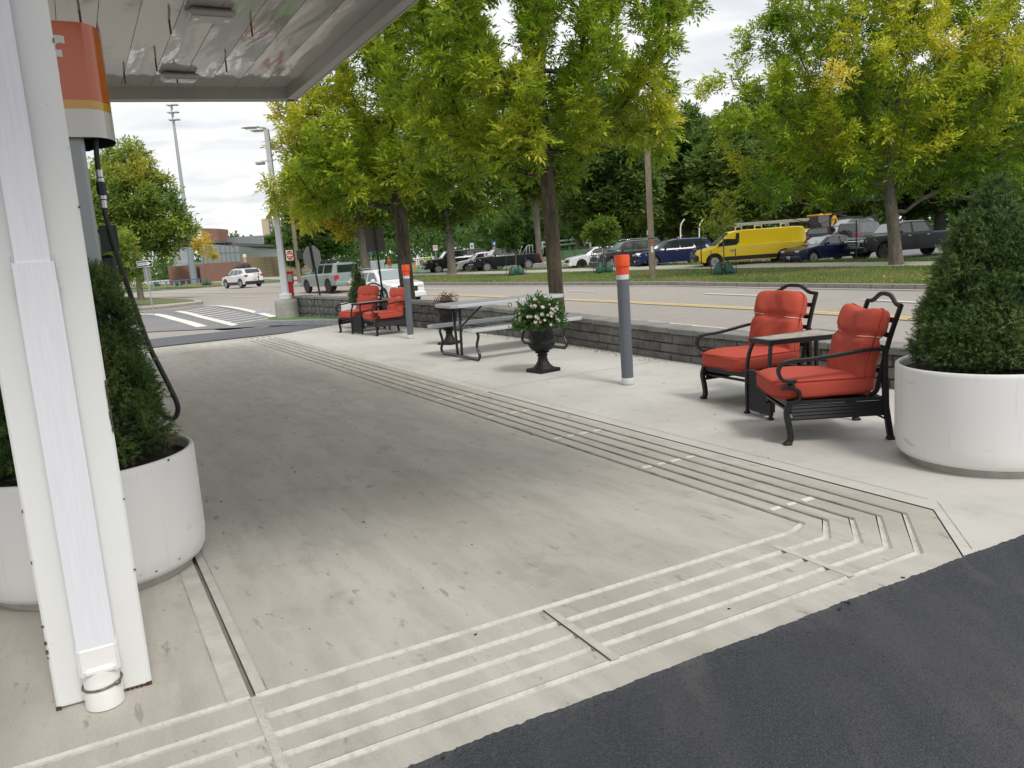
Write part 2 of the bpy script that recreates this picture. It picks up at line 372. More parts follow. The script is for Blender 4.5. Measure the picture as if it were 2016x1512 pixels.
# front skirt down to the asphalt
pad.add([W(-9, -.715, 0), W(-9, -.74, -.06), W(3.115, -.74, -.06), W(3.115, -.715, 0)], [(0, 1, 2, 3)], 0)
for i in range(6):                                       # saw cuts across the side grooves
    vt = (.315, 1.50, 2.69, 3.92, 5.18, 6.59)[i]
    for k in range(4):
        if rng.random() < .1: continue
        a, b = GU[k]+.02, GU[k+1]-.022; e = .024*(.8+.4*rng.random())
        pq([(a, vt-e), (b-.01, vt-e*.8), (b, vt+e*.9), (a+.012, vt+e)], 4, .0025)
for v_, u0, u1, w_, mi in ((5.2, .1, 2.9, .003, 2), (9.9, .1, 2.9, .004, 2), (5.2, .1, .55, .012, 1), (9.9, 1.2, 2.0, .03, 1), (12.6, 1., 2.9, .005, 2)):
    pq([(u0, v_-w_), (u1, v_-w_), (u1, v_+w_), (u0, v_+w_)], mi, .0015)
pq([(.046, .024), (.085, .024), (.085, VE), (.046, VE)], 5, .0008); pq([(-.054, .024), (.024, .024), (.024, VE), (-.054, VE)], 5, .0008)
pq([(.085, .02), (.091, .02), (.091, VE), (.085, VE)], 2, .0015); pq([(-.06, .02), (-.056, .02), (-.056, 6), (-.06, 6)], 2, .0015)
for u_, v_, w_, l_ in ((.036, -.35, .030, .70),): pq([(u_-w_*.5, v_+l_/2), (u_+w_*.5, v_+l_/2), (u_+w_*.3, v_-l_/2), (u_-w_*.8, v_-l_/2)][::-1], 1, .0018)
for u_, a, b in ((1.27, -.02, -.55), (2.56, -.08, -.56)):
    if u_ > .5: pad.add([W(u_-.006, a, .0016), W(u_+.030, a, .0016), W(u_+.020, b, .0016), W(u_-.018, b, .0016)], [(0, 3, 2, 1)], 5)
    if u_ < 2 and u_ > .5: pad.add([W(u_-.014, a, .0022), W(u_-.007, a, .0022), W(u_-.021, b, .0022), W(u_-.027, b, .0022)], [(0, 3, 2, 1)], 3)
# far end strip: lighter edge and the ends of the grooves
pq([(.1, 16.12), (3.0, 16.2), (3.0, 16.34), (.1, 16.28)], 1, .0015)
for k in range(5): pq([(GU[k]-.03, 15.6), (GU[k]+.05, 15.6), (GU[k]+.05, 15.95), (GU[k]-.03, 15.95)], 1, .0015)
tag(pad.build('forecourt_slab', [concrete, grv_l, grv_d, joint_m, mat('grout_white', (.74, .72, .66), .9, var=.12, vs=40), mat('tooled_edge', (.53, .51, .465), .85, var=.14, vs=7)]), kind='structure')
seat = MB()
seat.add([W(3.127, -.715), W(8.5, -.715), W(6.5, 3), W(6.7, 11.4), W(6.5, 16.6), W(5.45, 17.5), W(3.61, 16.35), W(3.61, -.228)], [tuple(range(8))], 0)
seat.add([W(3.127, -.715, 0), W(3.127, -.74, -.06), W(8.5, -.74, -.06), W(8.5, -.715, 0)], [(0, 1, 2, 3)], 0)
def sq(p, q, wd, mi, z=.0015):
    p, q = np.array(p), np.array(q); d = (q-p)/np.linalg.norm(q-p); n_ = np.array([-d[1], d[0]])*wd/2
    seat.add([W(*(p+n_), z), W(*(p-n_), z), W(*(q-n_), z), W(*(q+n_), z)], [(0, 1, 2, 3)], mi)
sq((3.74, -.1), (3.72, 12), .005, 3); sq((3.24, -.68), (3.74, -.16), .005, 3); sq((3.615, 5.2), (3.615, 16.3), .06, 1)
for v_ in (5.35, 11.2): sq((3.75, v_), (6.4, v_+.1), .012, 1); sq((3.75, v_+.02), (6.4, v_+.12), .005, 3)
tag(seat.build('seating_slab', [concrete2, grv_l, joint_m, grv_d]), kind='structure')
fa = MB()
fa.add([W(-14, -.715, -.016), W(-14, -9, -.016), W(16, -9, -.016), W(16, -.715, -.016)], [(0, 1, 2, 3)], 0)
ek = [(-9+25*i/1800., -.718+.0022*rng.normal()+.0035*math.sin(i*.11)+.002*math.sin(i*.41)+(.005 if rng.random() < .04 else 0)) for i in range(1801)]
ek = [(u_, v_ if u_ < 8 else -.715) for u_, v_ in ek]; vs = []
for u_, v_ in ek: vs += [W(u_, -.80, -.0155), W(u_, min(v_, -.735), -.006), W(u_, v_, .0035), W(u_, v_+.002, -.004)]
fa.add(vs, [(4*i+j, 4*i+j+1, 4*i+5+j, 4*i+4+j) for i in range(1800) for j in range(3)], 0)
tag(fa.build('asphalt_apron', asph_new), kind='structure')
db = MB(); db.add([W(-9, -.7, -.03), W(8, -.7, -.03), W(8, 17, -.03), W(-9, 17, -.03)], [(0, 1, 2, 3)]); tag(db.build('joint_bed', joint_m), kind='structure')
# asphalt strip beyond the slab and its pale border
def drape(name, pol, m, dz, n=10):                       # quad draped on the land, corners in site frame
    mb = MB(); A, B, C_, D = [np.array(p, float) for p in pol]; rows = []
    for j in range(n+1):
        t = j/n; rows.append([(lambda q: (q[0], q[1], T(q[0], q[1])+dz))(W(*((A*(1-s_)+B*s_)*(1-t)+(D*(1-s_)+C_*s_)*t))) for s_ in np.linspace(0, 1, n+1)])
    mb.loft(rows, closed=False); return tag(mb.build(name, m, smooth=True), kind='structure')
drape('driveway_asphalt', [(-12, 16.35), (5.5, 16.9), (4.6, 20.6), (-12, 24.4)], asph_drive, -.004)
ed = MB(); ribbon(ed, [W(-8, 24.0), W(1.35, 22.5), W(4.5, 20.9)], .22, .004); tag(ed.build('border_strip', walk_m), kind='structure')
dm = [G(*p) for p in ((120, 668), (150, 628), (285, 613.5), (350, 607.5), (398, 600.5), (440, 600.5), (490, 609), (520, 617), (560, 629.5), (548, 641), (420, 647), (300, 653))]
cdm = np.mean([p[:2] for p in dm], 0); mb = MB(); rows = [[((p[0]*t+cdm[0]*(1-t)), (p[1]*t+cdm[1]*(1-t)), T(p[0]*t+cdm[0]*(1-t), p[1]*t+cdm[1]*(1-t))+.003) for p in dm+dm[:1]] for t in (1, .75, .5, .25, .01)]
mb.loft(rows, closed=False); tag(mb.build('driveway_mouth', layered('asphalt_grey', (.19, .19, .195), [(.4, .4, .65, (.235, .23, .225), .6, (1, 1, 1)), (60., .5, .7, (.27, .27, .27), .4, (1, 1, 1))], rough=.88)), kind='structure')
# low kerb and turf patch by the lamp base
kb = MB(); kp = [W(*p)[:2] for p in ((4.25, 20.1), (5.0, 18.9), (5.55, 17.6), (6.0, 16.9), (6.4, 16.2))]
for a, b in zip(kp[:-1], kp[1:]):
    a, b = np.array(a), np.array(b); c = (a+b)/2; kb.box((c[0], c[1], .05), (np.linalg.norm(b-a)*1.02, .16, .14), rz=math.atan2(*(b-a)[::-1]), bev=.012)
tag(kb.build('garden_kerb', mat('kerb_grey', (.30, .31, .32), .85, var=.2, vs=8)), kind='structure')
gp = MB(); gp.add([W(*p, .1) for p in ((4.35, 20.2), (5.1, 19.0), (5.65, 17.7), (6.5, 16.3), (6.9, 16.3), (6.6, 22), (4.6, 22))], [tuple(range(7))]); tag(gp.build('turf_patch', mat('fake_turf_bright', (.10, .20, .045), .9, var=.3, vs=25)), kind='structure')

# ---- far side of the street: kerb, verge, path, lot, field
K0 = [(590, 562.2), (830, 561.8), (1078, 562), (1300, 561.8), (1512, 565.7), (1839, 570.9), (2110, 577.5), (2500, 590)]
xs = np.arange(592, 2500, 22); kb_pts = [G(x, y) for x, y in zip(xs, resample(K0, xs))]
kerb = MB(); d_ = []
ko = off(kb_pts, .16)
if np.linalg.norm(ko[0]) < np.linalg.norm(np.array(kb_pts[0][:2])): ko = off(kb_pts, -.16)
rows = [[(p[0], p[1], T(p[0], p[1])-.03) for p in kb_pts], [(p[0], p[1], T(p[0], p[1])+.15) for p in kb_pts], [(q[0], q[1], T(p[0], p[1])+.165) for p, q in zip(kb_pts, ko)], [(q[0], q[1], T(p[0], p[1])-.1) for p, q in zip(kb_pts, ko)]]
kerb.loft(rows, closed=False)
for i in range(1, len(kb_pts), 2):                       # joints between the kerb stones
    p, q = kb_pts[i], ko[i]; d = np.array(kb_pts[i][:2])-np.array(kb_pts[i-1][:2]); d /= np.linalg.norm(d); n_ = np.array([p[0]-q[0], p[1]-q[1]]); n_ /= np.linalg.norm(n_); P = np.array(p[:2])+n_*.003
    kerb.add([(P[0]-d[0]*.012, P[1]-d[1]*.012, T(*P)), (P[0]+d[0]*.012, P[1]+d[1]*.012, T(*P)), (P[0]+d[0]*.012, P[1]+d[1]*.012, T(*P)+.149), (P[0]-d[0]*.012, P[1]-d[1]*.012, T(*P)+.149)], [(0, 1, 2, 3)], 1)
tag(kerb.build('street_kerb', [kerb_m, joint_m]), kind='structure')
S0 = [(590, 548), (700, 546), (830, 542.5), (900, 540.5), (1000, 539), (1127, 535), (1240, 532), (1512, 527.3), (1862, 522.4), (2110, 520), (2500, 520)]
S1 = [(590, 545), (700, 542), (830, 538.5), (904, 535), (1000, 533.5), (1127, 529), (1240, 524.4), (1512, 518.3), (1862, 514), (2110, 511), (2500, 509)]
L0 = [(590, 543.5), (700, 540), (830, 536.8), (904, 533.2), (1000, 531), (1127, 525.5), (1240, 520.5), (1512, 514.5), (1862, 510), (2110, 507), (2500, 504)]
K1 = [(x, y-9.5) for x, y in K0]
xsb = np.arange(592, 2500, 22)
def band3(name, A, lineB, dz, m, nb):
    B = [G(x, y, dz)[:2] for x, y in zip(xsb, resample(lineB, xsb))]; rows = []
    for k in range(nb+1):
        t = k/nb; rows.append([(a[0]*(1-t)+b[0]*t, a[1]*(1-t)+b[1]*t, T(a[0]*(1-t)+b[0]*t, a[1]*(1-t)+b[1]*t)+dz) for a, b in zip(A, B)])
    tag(MB().loft(rows, closed=False).build(name, m, smooth=True), kind='structure'); return B, rows
E1, VR = band3('verge_soil', ko, S0, .14, grass_m, 6)
E2, _r = band3('footpath', E1, S1, .15, walk_m, 2)
E3, WR = band3('weed_strip', E2, L0, .13, grass_m, 2)
lot = MB(); rows = []
for t in np.linspace(0, 1, 8):
    rows.append([(p[0]*(1+t*.55*1.0), p[1]*(1+t*.55*1.0), T(p[0]*(1+t*.55), p[1]*(1+t*.55))+.02-.0*t) for p in E3])
lot.loft(rows, closed=False); tag(lot.build('parking_lot', mat('asphalt_lot', (.17, .17, .17), .9, var=.15, vs=.4), smooth=True), kind='structure')
def sheet(name, pts, z, m): mb = MB(); mb.add([(x, y, z) for x, y in pts], [tuple(range(len(pts)))]); return tag(mb.build(name, m), kind='structure')
sheet('far_lawn', [(-260, 140), (-60, 92), (-8, 84), (60, 84), (220, 84), (500, 140), (500, 900), (-500, 900), (-500, 140)], .012, mat('far_grass', (.10, .15, .05), .95, var=.3, vs=.05))
sheet('sandy_path', [(-6, 84.5), (40, 84.5), (44, 110), (-4, 112)], .03, sand_m)
sheet('playing_field', [(-44, 96), (-6.5, 96), (-5, 112.5), (46, 110.5), (60, 260), (-70, 260)], .04, turf_m)
fl = MB()
for y_ in (128, 150, 176, 210): fl.add([(-60, y_, .055), (40, y_, .055), (40, y_+.9, .055), (-60, y_+.9, .055)], [(0, 1, 2, 3)])
tag(fl.build('field_lines', paint_w), kind='structure')
sheet('playground_mulch', [(2, 262), (60, 262), (90, 330), (2, 330)], .06, mulch_m)
# left side: kerbs, verge by the school, island with tree
def poly_px(name, pts, dz, m, kb_m=None, kh=.14):
    P = [G(*p) for p in pts]; mb = MB(); c = np.mean([p[:2] for p in P], 0)
    top = [(p[0], p[1], T(p[0], p[1])+dz) for p in P]; cc = (c[0], c[1], T(*c)+dz)
    n = len(P); mb.add(top+[cc], [(i, (i+1) % n, n) for i in range(n)], 0)
    low = [(p[0], p[1], T(p[0], p[1])-.1) for p in P]; mb.add(top+low, [(i, i+n, (i+1) % n+n, (i+1) % n) for i in range(n)], 1)
    return tag(mb.build(name, [m, kb_m or m]), kind='structure')
poly_px('island_pavement', [(120, 619), (277, 611.5), (322, 607.5), (365, 602.5), (398, 598.5), (400, 596.5), (385, 593.5), (330, 591), (289, 589), (200, 588), (100, 590)], .13, walk_m, kerb_m)
poly_px('island_grass', [(120, 609), (275, 605.5), (320, 603.0), (360, 599.5), (384, 597), (378, 594.8), (330, 592.2), (289, 590.2), (200, 589.5), (110, 591.5)], .16, grass_m, grass_m)
SK = [(60, 571), (180, 570), (285, 569), (386, 567.2), (436, 563.5), (452, 560.5)]
a = [G(*p) for p in SK]; b = [G(*p) for p in ((40, 562), (180, 561.5), (285, 560.5), (386, 559), (436, 557.5), (456, 557))]; c = [G(*p) for p in ((20, 552), (180, 552), (285, 552), (386, 551), (436, 550), (466, 549.5))]
for nm, p, q, m_ in (('school_verge', a, b, grass_m), ('school_walk', b, c, walk_m)):
    mb = MB(); mb.loft([[(x, y, T(x, y)-.1) for x, y, _ in p], [(x, y, T(x, y)+.13) for x, y, _ in p], [(x, y, T(x, y)+.14) for x, y, _ in q]], closed=False); tag(mb.build(nm, m_), kind='structure')
poly_px('corner_verge', [(505, 551.5), (560, 552.5), (600, 553), (600, 546), (560, 546), (505, 547.5)], .13, walk_m, kerb_m)
poly_px('school_lawn', [(440, 549), (600, 545.5), (600, 540), (440, 543)], .1, mat('far_grass', (.1, .15, .05)))
# ================================================================== CANOPY, COLUMN, PUMP
white_col = layered('column_paint', (.76, .77, .765), [(1.2, .5, .7, (.62, .63, .61), .4, (1, 1, .4)), (30., .70, .74, (.16, .12, .09), .8, (1, 1, .7)), (3., .62, .66, (.66, .60, .48), .5, (1, 1, .5))], rough=.42, bump=.04, bs=60)
alu_white = mat('downspout_enamel', (.74, .75, .80), .35, var=.05, vs=14, stretch=(8, 8, .3))
soffit_m = mat('soffit_enamel', (.50, .485, .45), .07, metal=.35, bump=.35, bs=1.6, stretch=(2.2, .8, 1))
trim_m = mat('canopy_trim', (.36, .35, .33), .3, metal=.2, var=.06, vs=2)
dark_m = mat('black_metal', (.022, .024, .028), .38, metal=.3, var=.25, vs=12, bump=.05, bs=120)
rust_m = mat('rust', (.17, .085, .045), .9, var=.4, vs=60)
steel_m = mat('bare_steel', (.55, .55, .56), .28, metal=.9)
can = empty('canopy', W(3.25, 10.84, 4.2), A_, 'large grey fuel station canopy with glossy ribbed underside and recessed lamps', 'canopy')
# local frame of the canopy: x along U, y along V, origin at its far right corner
CF = .12; x0, y0 = -13., -12.6           # far edge is skewed by CF
def cy(x): return -CF*x
mb = MB(); pw = .40; n = int(13/pw)
for i in range(n):
    xa, xb = -.16-i*pw, -.16-(i+1)*pw+.006; rows = []
    for t in np.linspace(0, 1, 13):
        x = xa+(xb-xa)*t; z = .17+.009*math.sin(math.pi*t)
        rows.append([(x, cy(x)-.16+(y0+.16-cy(x)+.16)*s_, z+.0011*math.sin(math.pi*t)*math.sin(15*t+i*2.1+3.2*math.sin(16*s_+i)+1.4*math.sin(37*s_+2*i))+.0012*math.sin(40*s_+i*5+4*t)) for s_ in np.linspace(0, 1, 260)])
    mb.loft(rows, closed=False)
mb.build('soffit', soffit_m, can, smooth=True)
mb = MB(); mb.add([(-13, cy(-13)-.1, .185), (-.1, -.1, .185), (-.1, y0, .185), (-13, y0, .185)], [(0, 1, 2, 3)]); mb.build('backing_sheet', joint_m, can)
mb = MB()
def lip(p, q, w0, zl, zh):                # skirting bar between two plan points, offset inside by w0
    p, q = np.array(p), np.array(q); c = (p+q)/2; L_ = np.linalg.norm(q-p); mb.box((c[0], c[1], (zl+zh)/2), (L_, w0, zh-zl), rz=math.atan2(*(q-p)[::-1]), bev=.004)
for a, b in (((-13, cy(-13)-.012), (0, -.012)), ((-.012, 0), (-.012, y0)), ((0, y0), (-13, y0))): lip(a, b, .024, -.01, 1.05)
for a, b in (((-13, cy(-13)-.085), (-.03, -.085)), ((-.085, -.03), (-.085, y0))): lip(a, b, .12, .0, .012)
for a, b in (((-13, cy(-13)-.152), (-.145, -.152)), ((-.152, -.145), (-.152, y0))): lip(a, b, .012, .0, .185)
mb.build('fascia', trim_m, can)
MB().add([(-13, cy(-13), 1.04), (0, 0, 1.04), (0, y0, 1.04), (-13, y0, 1.04)], [(0, 1, 2, 3)]).build('roof_deck', trim_m, can)
def canloc(px, py, z=4.37):
    p = np.array(G(px, py, flat=z)[:2])-np.array(W(3.25, 10.84)[:2]); return float(p@U), float(p@V)
for (px, py) in ((333, 40), (306, 117), (244, 143), (494, 45), (444, 120), (347, 143), (156, 22), (196, 68)):
    x, y = canloc(px, py); b = MB(); b.box((x, y, .12), (.025, .006, .20), rz=.6); b.build('bolt', rust_m, can)
lens_m = mat('lamp_lens', (.42, .42, .40), .2, spec=.6); led = mat('led_panel', (.78, .77, .72), .3, var=.1, vs=40)
for (px, py) in ((414, 22), (352, 146)):
    x, y = canloc(px, py); b = MB(); b.box((x, y, .125), (.50, .34, .075), bev=.03)
    f = b.build('light_fixture', mat('fixture_body', (.42, .41, .39), .3, metal=.3), can)
    g_ = MB(); g_.box((x, y-.0, .083), (.42, .26, .014), bev=.005); g_.build('lens', lens_m, f)
    for sx_ in (-.16, .16): g_ = MB(); g_.box((x+sx_, y-.02, .073), (.06, .11, .008), bev=.002); g_.build('led_array', led, f)

colm = empty('canopy_column', W(-.445, .50), A_, 'square white canopy column with rust spots at its foot, carrying the downspout', 'column')
mb = MB(); mb.box((0, 0, 2.2), (.325, .33, 4.39), bev=.008); mb.build('post', white_col, colm)
mb = MB()
for x in (-.156, .152): mb.box((x, -.1655, .008), (.018, .004, .014))
for k in range(7): mb.box((.06+.016*k, -.1655, .005), (.012, .003, .004+.006*rng.random())); mb.build('rust_patch', rust_m, colm)
mb = MB()
for i in range(14):
    zc = .25+3*rng.random()**1.4; sx_ = (-.163, .163)[i % 2]; mb.box((sx_*.995, -.1655, zc if i % 2 else zc*.45), (.004+.006*rng.random(), .002, .004+.012*rng.random()))
for i in range(16): mb.box((.158+.004*rng.random(), -.1657, .98+.22*rng.random()), (.004+.004*rng.random(), .002, .01+.03*rng.random()))
mb.build('chipped_paint', mat('chip', (.10, .08, .06), .9), colm)
ds = empty('downspout', W(-.447, .285), A_, 'white rectangular downspout running down the face of the canopy column into a round fitting', 'downspout')
def spout(w_, d_, z0, z1):
    b = MB(); pr = []
    nx_ = 10
    for i in range(nx_+1):
        x = -w_/2+w_*i/nx_; pr.append((x, -d_/2-(.0002 if i % 2 else 0)))
    pr += [(w_/2+.001, d_/2), (-w_/2-.001, d_/2)]
    rings = [[(x, y, z) for x, y in pr] for z in (z0, z1)]
    return b.loft(rings, cap=True)
spout(.105, .075, 1.60, 4.35).build('upper_pipe', alu_white, ds)
spout(.125, .090, .205, 1.625).build('lower_pipe', alu_white, ds)
b = MB(); b.box((0, 0, .19), (.136, .10, .12), bev=.012); b.box((0, -.008, .155), (.128, .105, .05), bev=.02); b.build('adapter', mat('pvc_white', (.78, .78, .76), .3, var=.04, vs=20), ds)
b = MB(); b.lathe([(.055, .0), (.066, .004), (.066, .075), (.062, .085), (.062, .15)], n=28); b.build('round_fitting', MC['pvc_white'], ds, auto=30)
b = MB(); pts = [(.067*math.cos(a), .067*math.sin(a), .088+.006*math.cos(a)) for a in np.linspace(0, 2*math.pi, 30)]; b.tube(pts, .0045, 6); b.box((.05, -.045, .09), (.02, .012, .012), rz=.7); b.build('hose_clamp', mat('tarnished_clamp', (.22, .19, .14), .45, metal=.8, var=.3, vs=60), ds, smooth=True)
for sx_ in (-.066, .066): b = MB(); b.box((sx_, -.01, 1.60), (.004, .03, .10)); b.box((sx_*1.06, -.02, 1.60), (.008, .008, .008)); b.build('bracket', steel_m, ds)

pu = empty('fuel_pump', W(-.165, 2.64), A_, 'tall grey fuel pump with an orange, yellow and white curved header bearing a white letter', 'fuel pump')
gp_m = mat('pump_grey', (.33, .355, .37), .38, var=.05, vs=2, metal=.2)
b = MB(); b.box((-.52, .30, 1.29), (1.04, .6, 2.3), bev=.02); b.build('housing', gp_m, pu)
b = MB(); b.box((.035, .28, 1.05), (.09, .34, 1.30), bev=.02); b.build('nozzle_cabinet', dark_m, pu)
b = MB(); b.box((.06, .1, 1.80), (.10, .012, .16)); b.box((.045, .2, 1.845), (.09, .2, .02), bev=.004); b.build('nozzle_hood', dark_m, pu)
b = MB(); b.box((.085, .16, 1.43), (.03, .10, .06), bev=.01); b.build('nozzle_grip', mat('blue_plastic', (.03, .12, .38), .4), pu)
head = [(-1.15, -.05), (.035, -.05)]+[(.035+.15*math.sin(t), .21-.26*math.cos(t)) for t in np.linspace(.25, math.pi-.25, 14)]+[(.035, .56), (-1.15, .56)]
zs = [2.385, 2.545, 2.595, 3.03]; cols = [mat('header_white', (.66, .66, .64), .16, coat=.4), mat('header_yellow', (.62, .33, .03), .18, coat=.4), mat('header_orange', (.56, .10, .015), .18, coat=.4)]
for i, nm in enumerate(('white_band', 'yellow_band', 'orange_band')):
    b = MB(); b.loft([[(x, y, zs[i]) for x, y in head], [(x, y, zs[i+1]) for x, y in head]]); b.build(nm, cols[i], pu, auto=20)
b = MB(); inn = [(x*(.985 if x > 0 else 1), y*.96+.01) for x, y in head]; b.loft([[(x, y, 2.385) for x, y in inn], [(x, y, 3.0) for x, y in inn]]); b.add([(x, y, 3.015) for x, y in head], [tuple(range(len(head)))]); b.add([(x, y, 2.45) for x, y in inn], [tuple(range(len(inn)))]); b.build('header_lining', mat('dark_lining', (.05, .05, .05), .4, metal=.5), pu, auto=30)
text_mesh('f', .33, 'letter', mat('letter_white', (.75, .75, .73), .25), pu, (-.098, -.052, 2.815), (math.pi/2, 0, 0), .002, 1.15)
def px_path(pts, Y0): return [AT(x, y, Y0+k) for x, y, k in pts]
hp = px_path([(188, 268, .12), (190, 300, .12), (194, 340, .12), (199, 372, .12), (206, 415, .12), (221, 470, .10), (243, 540, .06), (268, 612, .0), (293, 680, -.02), (318, 730, -.03), (338, 770, -.03), (350, 800, -.02), (346, 820, 0), (333, 824, .03), (316, 812, .08), (300, 780, .12)], 5.02)
hose = MB().tube(bez(hp, 6), .0155, 10).build('fuel_hose', mat('rubber_hose', (.013, .013, .014), .42, bump=.1, bs=300), None, smooth=True)
tag(hose, 'black rubber fuel hose hanging in a long loop from the orange pump header', 'hose')
b = MB()
for i0, i1, r in ((2, 3, .021),):
    p, q = np.array(hp[1]), np.array(hp[4])
    for t0, t1, r, mi in ((.30, .42, .020, 0), (.44, .50, .023, 0), (.52, .72, .030, 1), (.74, .80, .023, 0), (.82, .95, .019, 0)):
        b.tube([p+(q-p)*t0, p+(q-p)*t1], r, 8, mi)
hs = b.build('hose_swivel', [steel_m, dark_m], hose, auto=40)

# ================================================================== SEATING AREA
def block_wall():
    """retaining wall: a line in the site frame, its height rising to the street corner; u = face towards the seating"""
    base = [(5.30, 21.2), (5.75, 18.6), (6.12, 16.0), (6.42, 13.4), (6.60, 11.2), (6.58, 8.5), (6.36, 5.3), (6.30, 3.4), (6.42, 1.4), (6.7, -.6), (7.1, -2.6)]
    top = [.70, .66, .62, .57, .52, .46, .42, .41, .40, .40, .40]
    root = empty('retaining_wall', W(6.4, 8), A_, 'long low retaining wall of dark grey split-face blocks with flat capstones along the seating area', 'wall')
    o = np.array([6.4, 8.])
    P = np.array(base); cum = np.concatenate([[0], np.cumsum(np.linalg.norm(np.diff(P, axis=0), axis=1))])
    def at_(s): return np.array([np.interp(s, cum, P[:, 0]), np.interp(s, cum, P[:, 1])]), float(np.interp(s, cum, top))
    blocks, caps, core = MB(), MB(), MB(); Ltot = cum[-1]
    def put(mb, s0, s1, z0, z1, dep, jit, mi=0):
        (p, h0), (q, h1) = at_(s0), at_(s1); d = (q-p)/np.linalg.norm(q-p); n_ = np.array([-d[1], d[0]])
        if n_[0] > 0: n_ = -n_              # towards the seating (−u)
        a = p-o; c = q-o; b1 = .010
        f = lambda u_, off_, z: (u_[0]+n_[0]*off_, u_[1]+n_[1]*off_, z)
        jj = [jit*(rng.random()) for _ in range(4)]
        e0, e1 = a+d*.004, c-d*.004
        front = [f(e0+d*b1, jj[0]+.01, z0+b1), f(e1-d*b1, jj[1]+.01, z0+b1), f(e1-d*b1, jj[2]+.01, z1-b1), f(e0+d*b1, jj[3]+.01, z1-b1)]
        m_ = f((e0+e1)/2, .012+jit*1.2, (z0+z1)/2)
        rim = [f(e0, 0, z0+.003), f(e1, 0, z0+.003), f(e1, 0, z1-.003), f(e0, 0, z1-.003)]
        back = [f(e0, -dep, z0+.003), f(e1, -dep, z0+.003), f(e1, -dep, z1-.003), f(e0, -dep, z1-.003)]
        vs = back+rim+front+[m_]
        mb.add(vs, [(4+i, 4+(i+1) % 4, 8+(i+1) % 4, 8+i) for i in range(4)]+[(8+i, 8+(i+1) % 4, 12) for i in range(4)]+[(i, (i+1) % 4, 4+(i+1) % 4, 4+i) for i in range(4)]+[(3, 2, 1, 0)], mi)
    for c_ in range(5):
        s = -.1*(c_ % 2)
        while s < Ltot:
            ln = (.40 if s > 9.5 else rng.uniform(.18, .36)); s1 = min(s+ln, Ltot)
            hh = at_(max(0, s+.1))[1]-.075; nrow = 3; z0, z1 = -.03+(hh+.03)*c_/nrow, -.03+(hh+.03)*(c_+1)/nrow
            if c_ < nrow: put(blocks, max(s, 0), s1, z0, z1, .22, .018 if s > 9.5 else .03)
            s = s1
    s = 0
    while s < Ltot:
        s1 = min(s+rng.uniform(.42, .6), Ltot); h = at_(s+.25)[1]
        (p, _), (q, _) = at_(s), at_(s1); d = (q-p)/np.linalg.norm(q-p); n_ = np.array([-d[1], d[0]]); n_ = -n_ if n_[0] > 0 else n_
        c = (p+q)/2-o-n_*.14; caps.box((c[0], c[1], h-.036+.003*rng.random()), (np.linalg.norm(q-p)-.005, .37, .072), rz=math.atan2(d[1], d[0]), bev=.008)
        s = s1
    blk = layered('split_face_block', (.115, .115, .108), [(2.6, .42, .62, (.19, .185, .17), .8, (1, 1, 1)), (5., .5, .66, (.06, .062, .06), .7, (1, 1, 1)), (40., .5, .7, (.26, .25, .23), .5, (1, 1, 1))], rough=.9, bump=1., bs=28)
    cap = layered('capstone', (.20, .195, .18), [(2., .42, .62, (.27, .265, .25), .8, (1, 1, 1)), (9., .55, .7, (.11, .11, .105), .5, (1, 1, 1)), (60., .5, .7, (.33, .32, .3), .5, (1, 1, 1))], rough=.9, bump=.5, bs=60)
    blocks.build('block_courses', blk, root); caps.build('capstones', cap, root)
block_wall()

# ---- bollards
plastic_g = mat('bollard_sleeve', (.115, .13, .15), .38, var=.05, vs=6); org = mat('bollard_orange', (.72, .075, .012), .4, var=.05, vs=10); refl = mat('reflective_white', (.62, .63, .64), .35, var=.06, vs=30)
def bollard():
    r = empty('bollard')
    b = MB(); b.lathe([(.062, 0), (.064, .002), (.064, 1.44)], n=28); b.build('sleeve', plastic_g, r, auto=40)
    b = MB(); b.lathe([(.0645, .006), (.0665, .010), (.0665, .075), (.0645, .08)], n=28); b.build('foot_band', refl, r, auto=40)
    b = MB(); b.lathe([(.0652, 1.175), (.0658, 1.178), (.0658, 1.225), (.0652, 1.228)], n=28); b.build('reflective_band', refl, r, auto=40)
    b = MB(); b.lathe([(.066, 1.23), (.069, 1.232), (.070, 1.315), (.080, 1.32), (.081, 1.43), (.076, 1.442), (0, 1.444)], n=28, cap=False); b.build('cap', org, r, auto=40)
    return r
b1 = bollard(); b1.location = W(4.907, 4.33); b1.scale = (1.03, 1.03, .985); tag(b1, 'grey sleeved bollard with an orange cap standing beside the flowering urn', 'bollard', 'bollards with orange caps')
b2 = copy_tree(b1); b2.location = W(5.295, 11.95); b2.scale = (.98, .98, .99); tag(b2, 'grey sleeved bollard with an orange cap in front of the farther pair of red armchairs', 'bollard', 'bollards with orange caps'); b2.rotation_euler = (0, R_(1.2), 0)

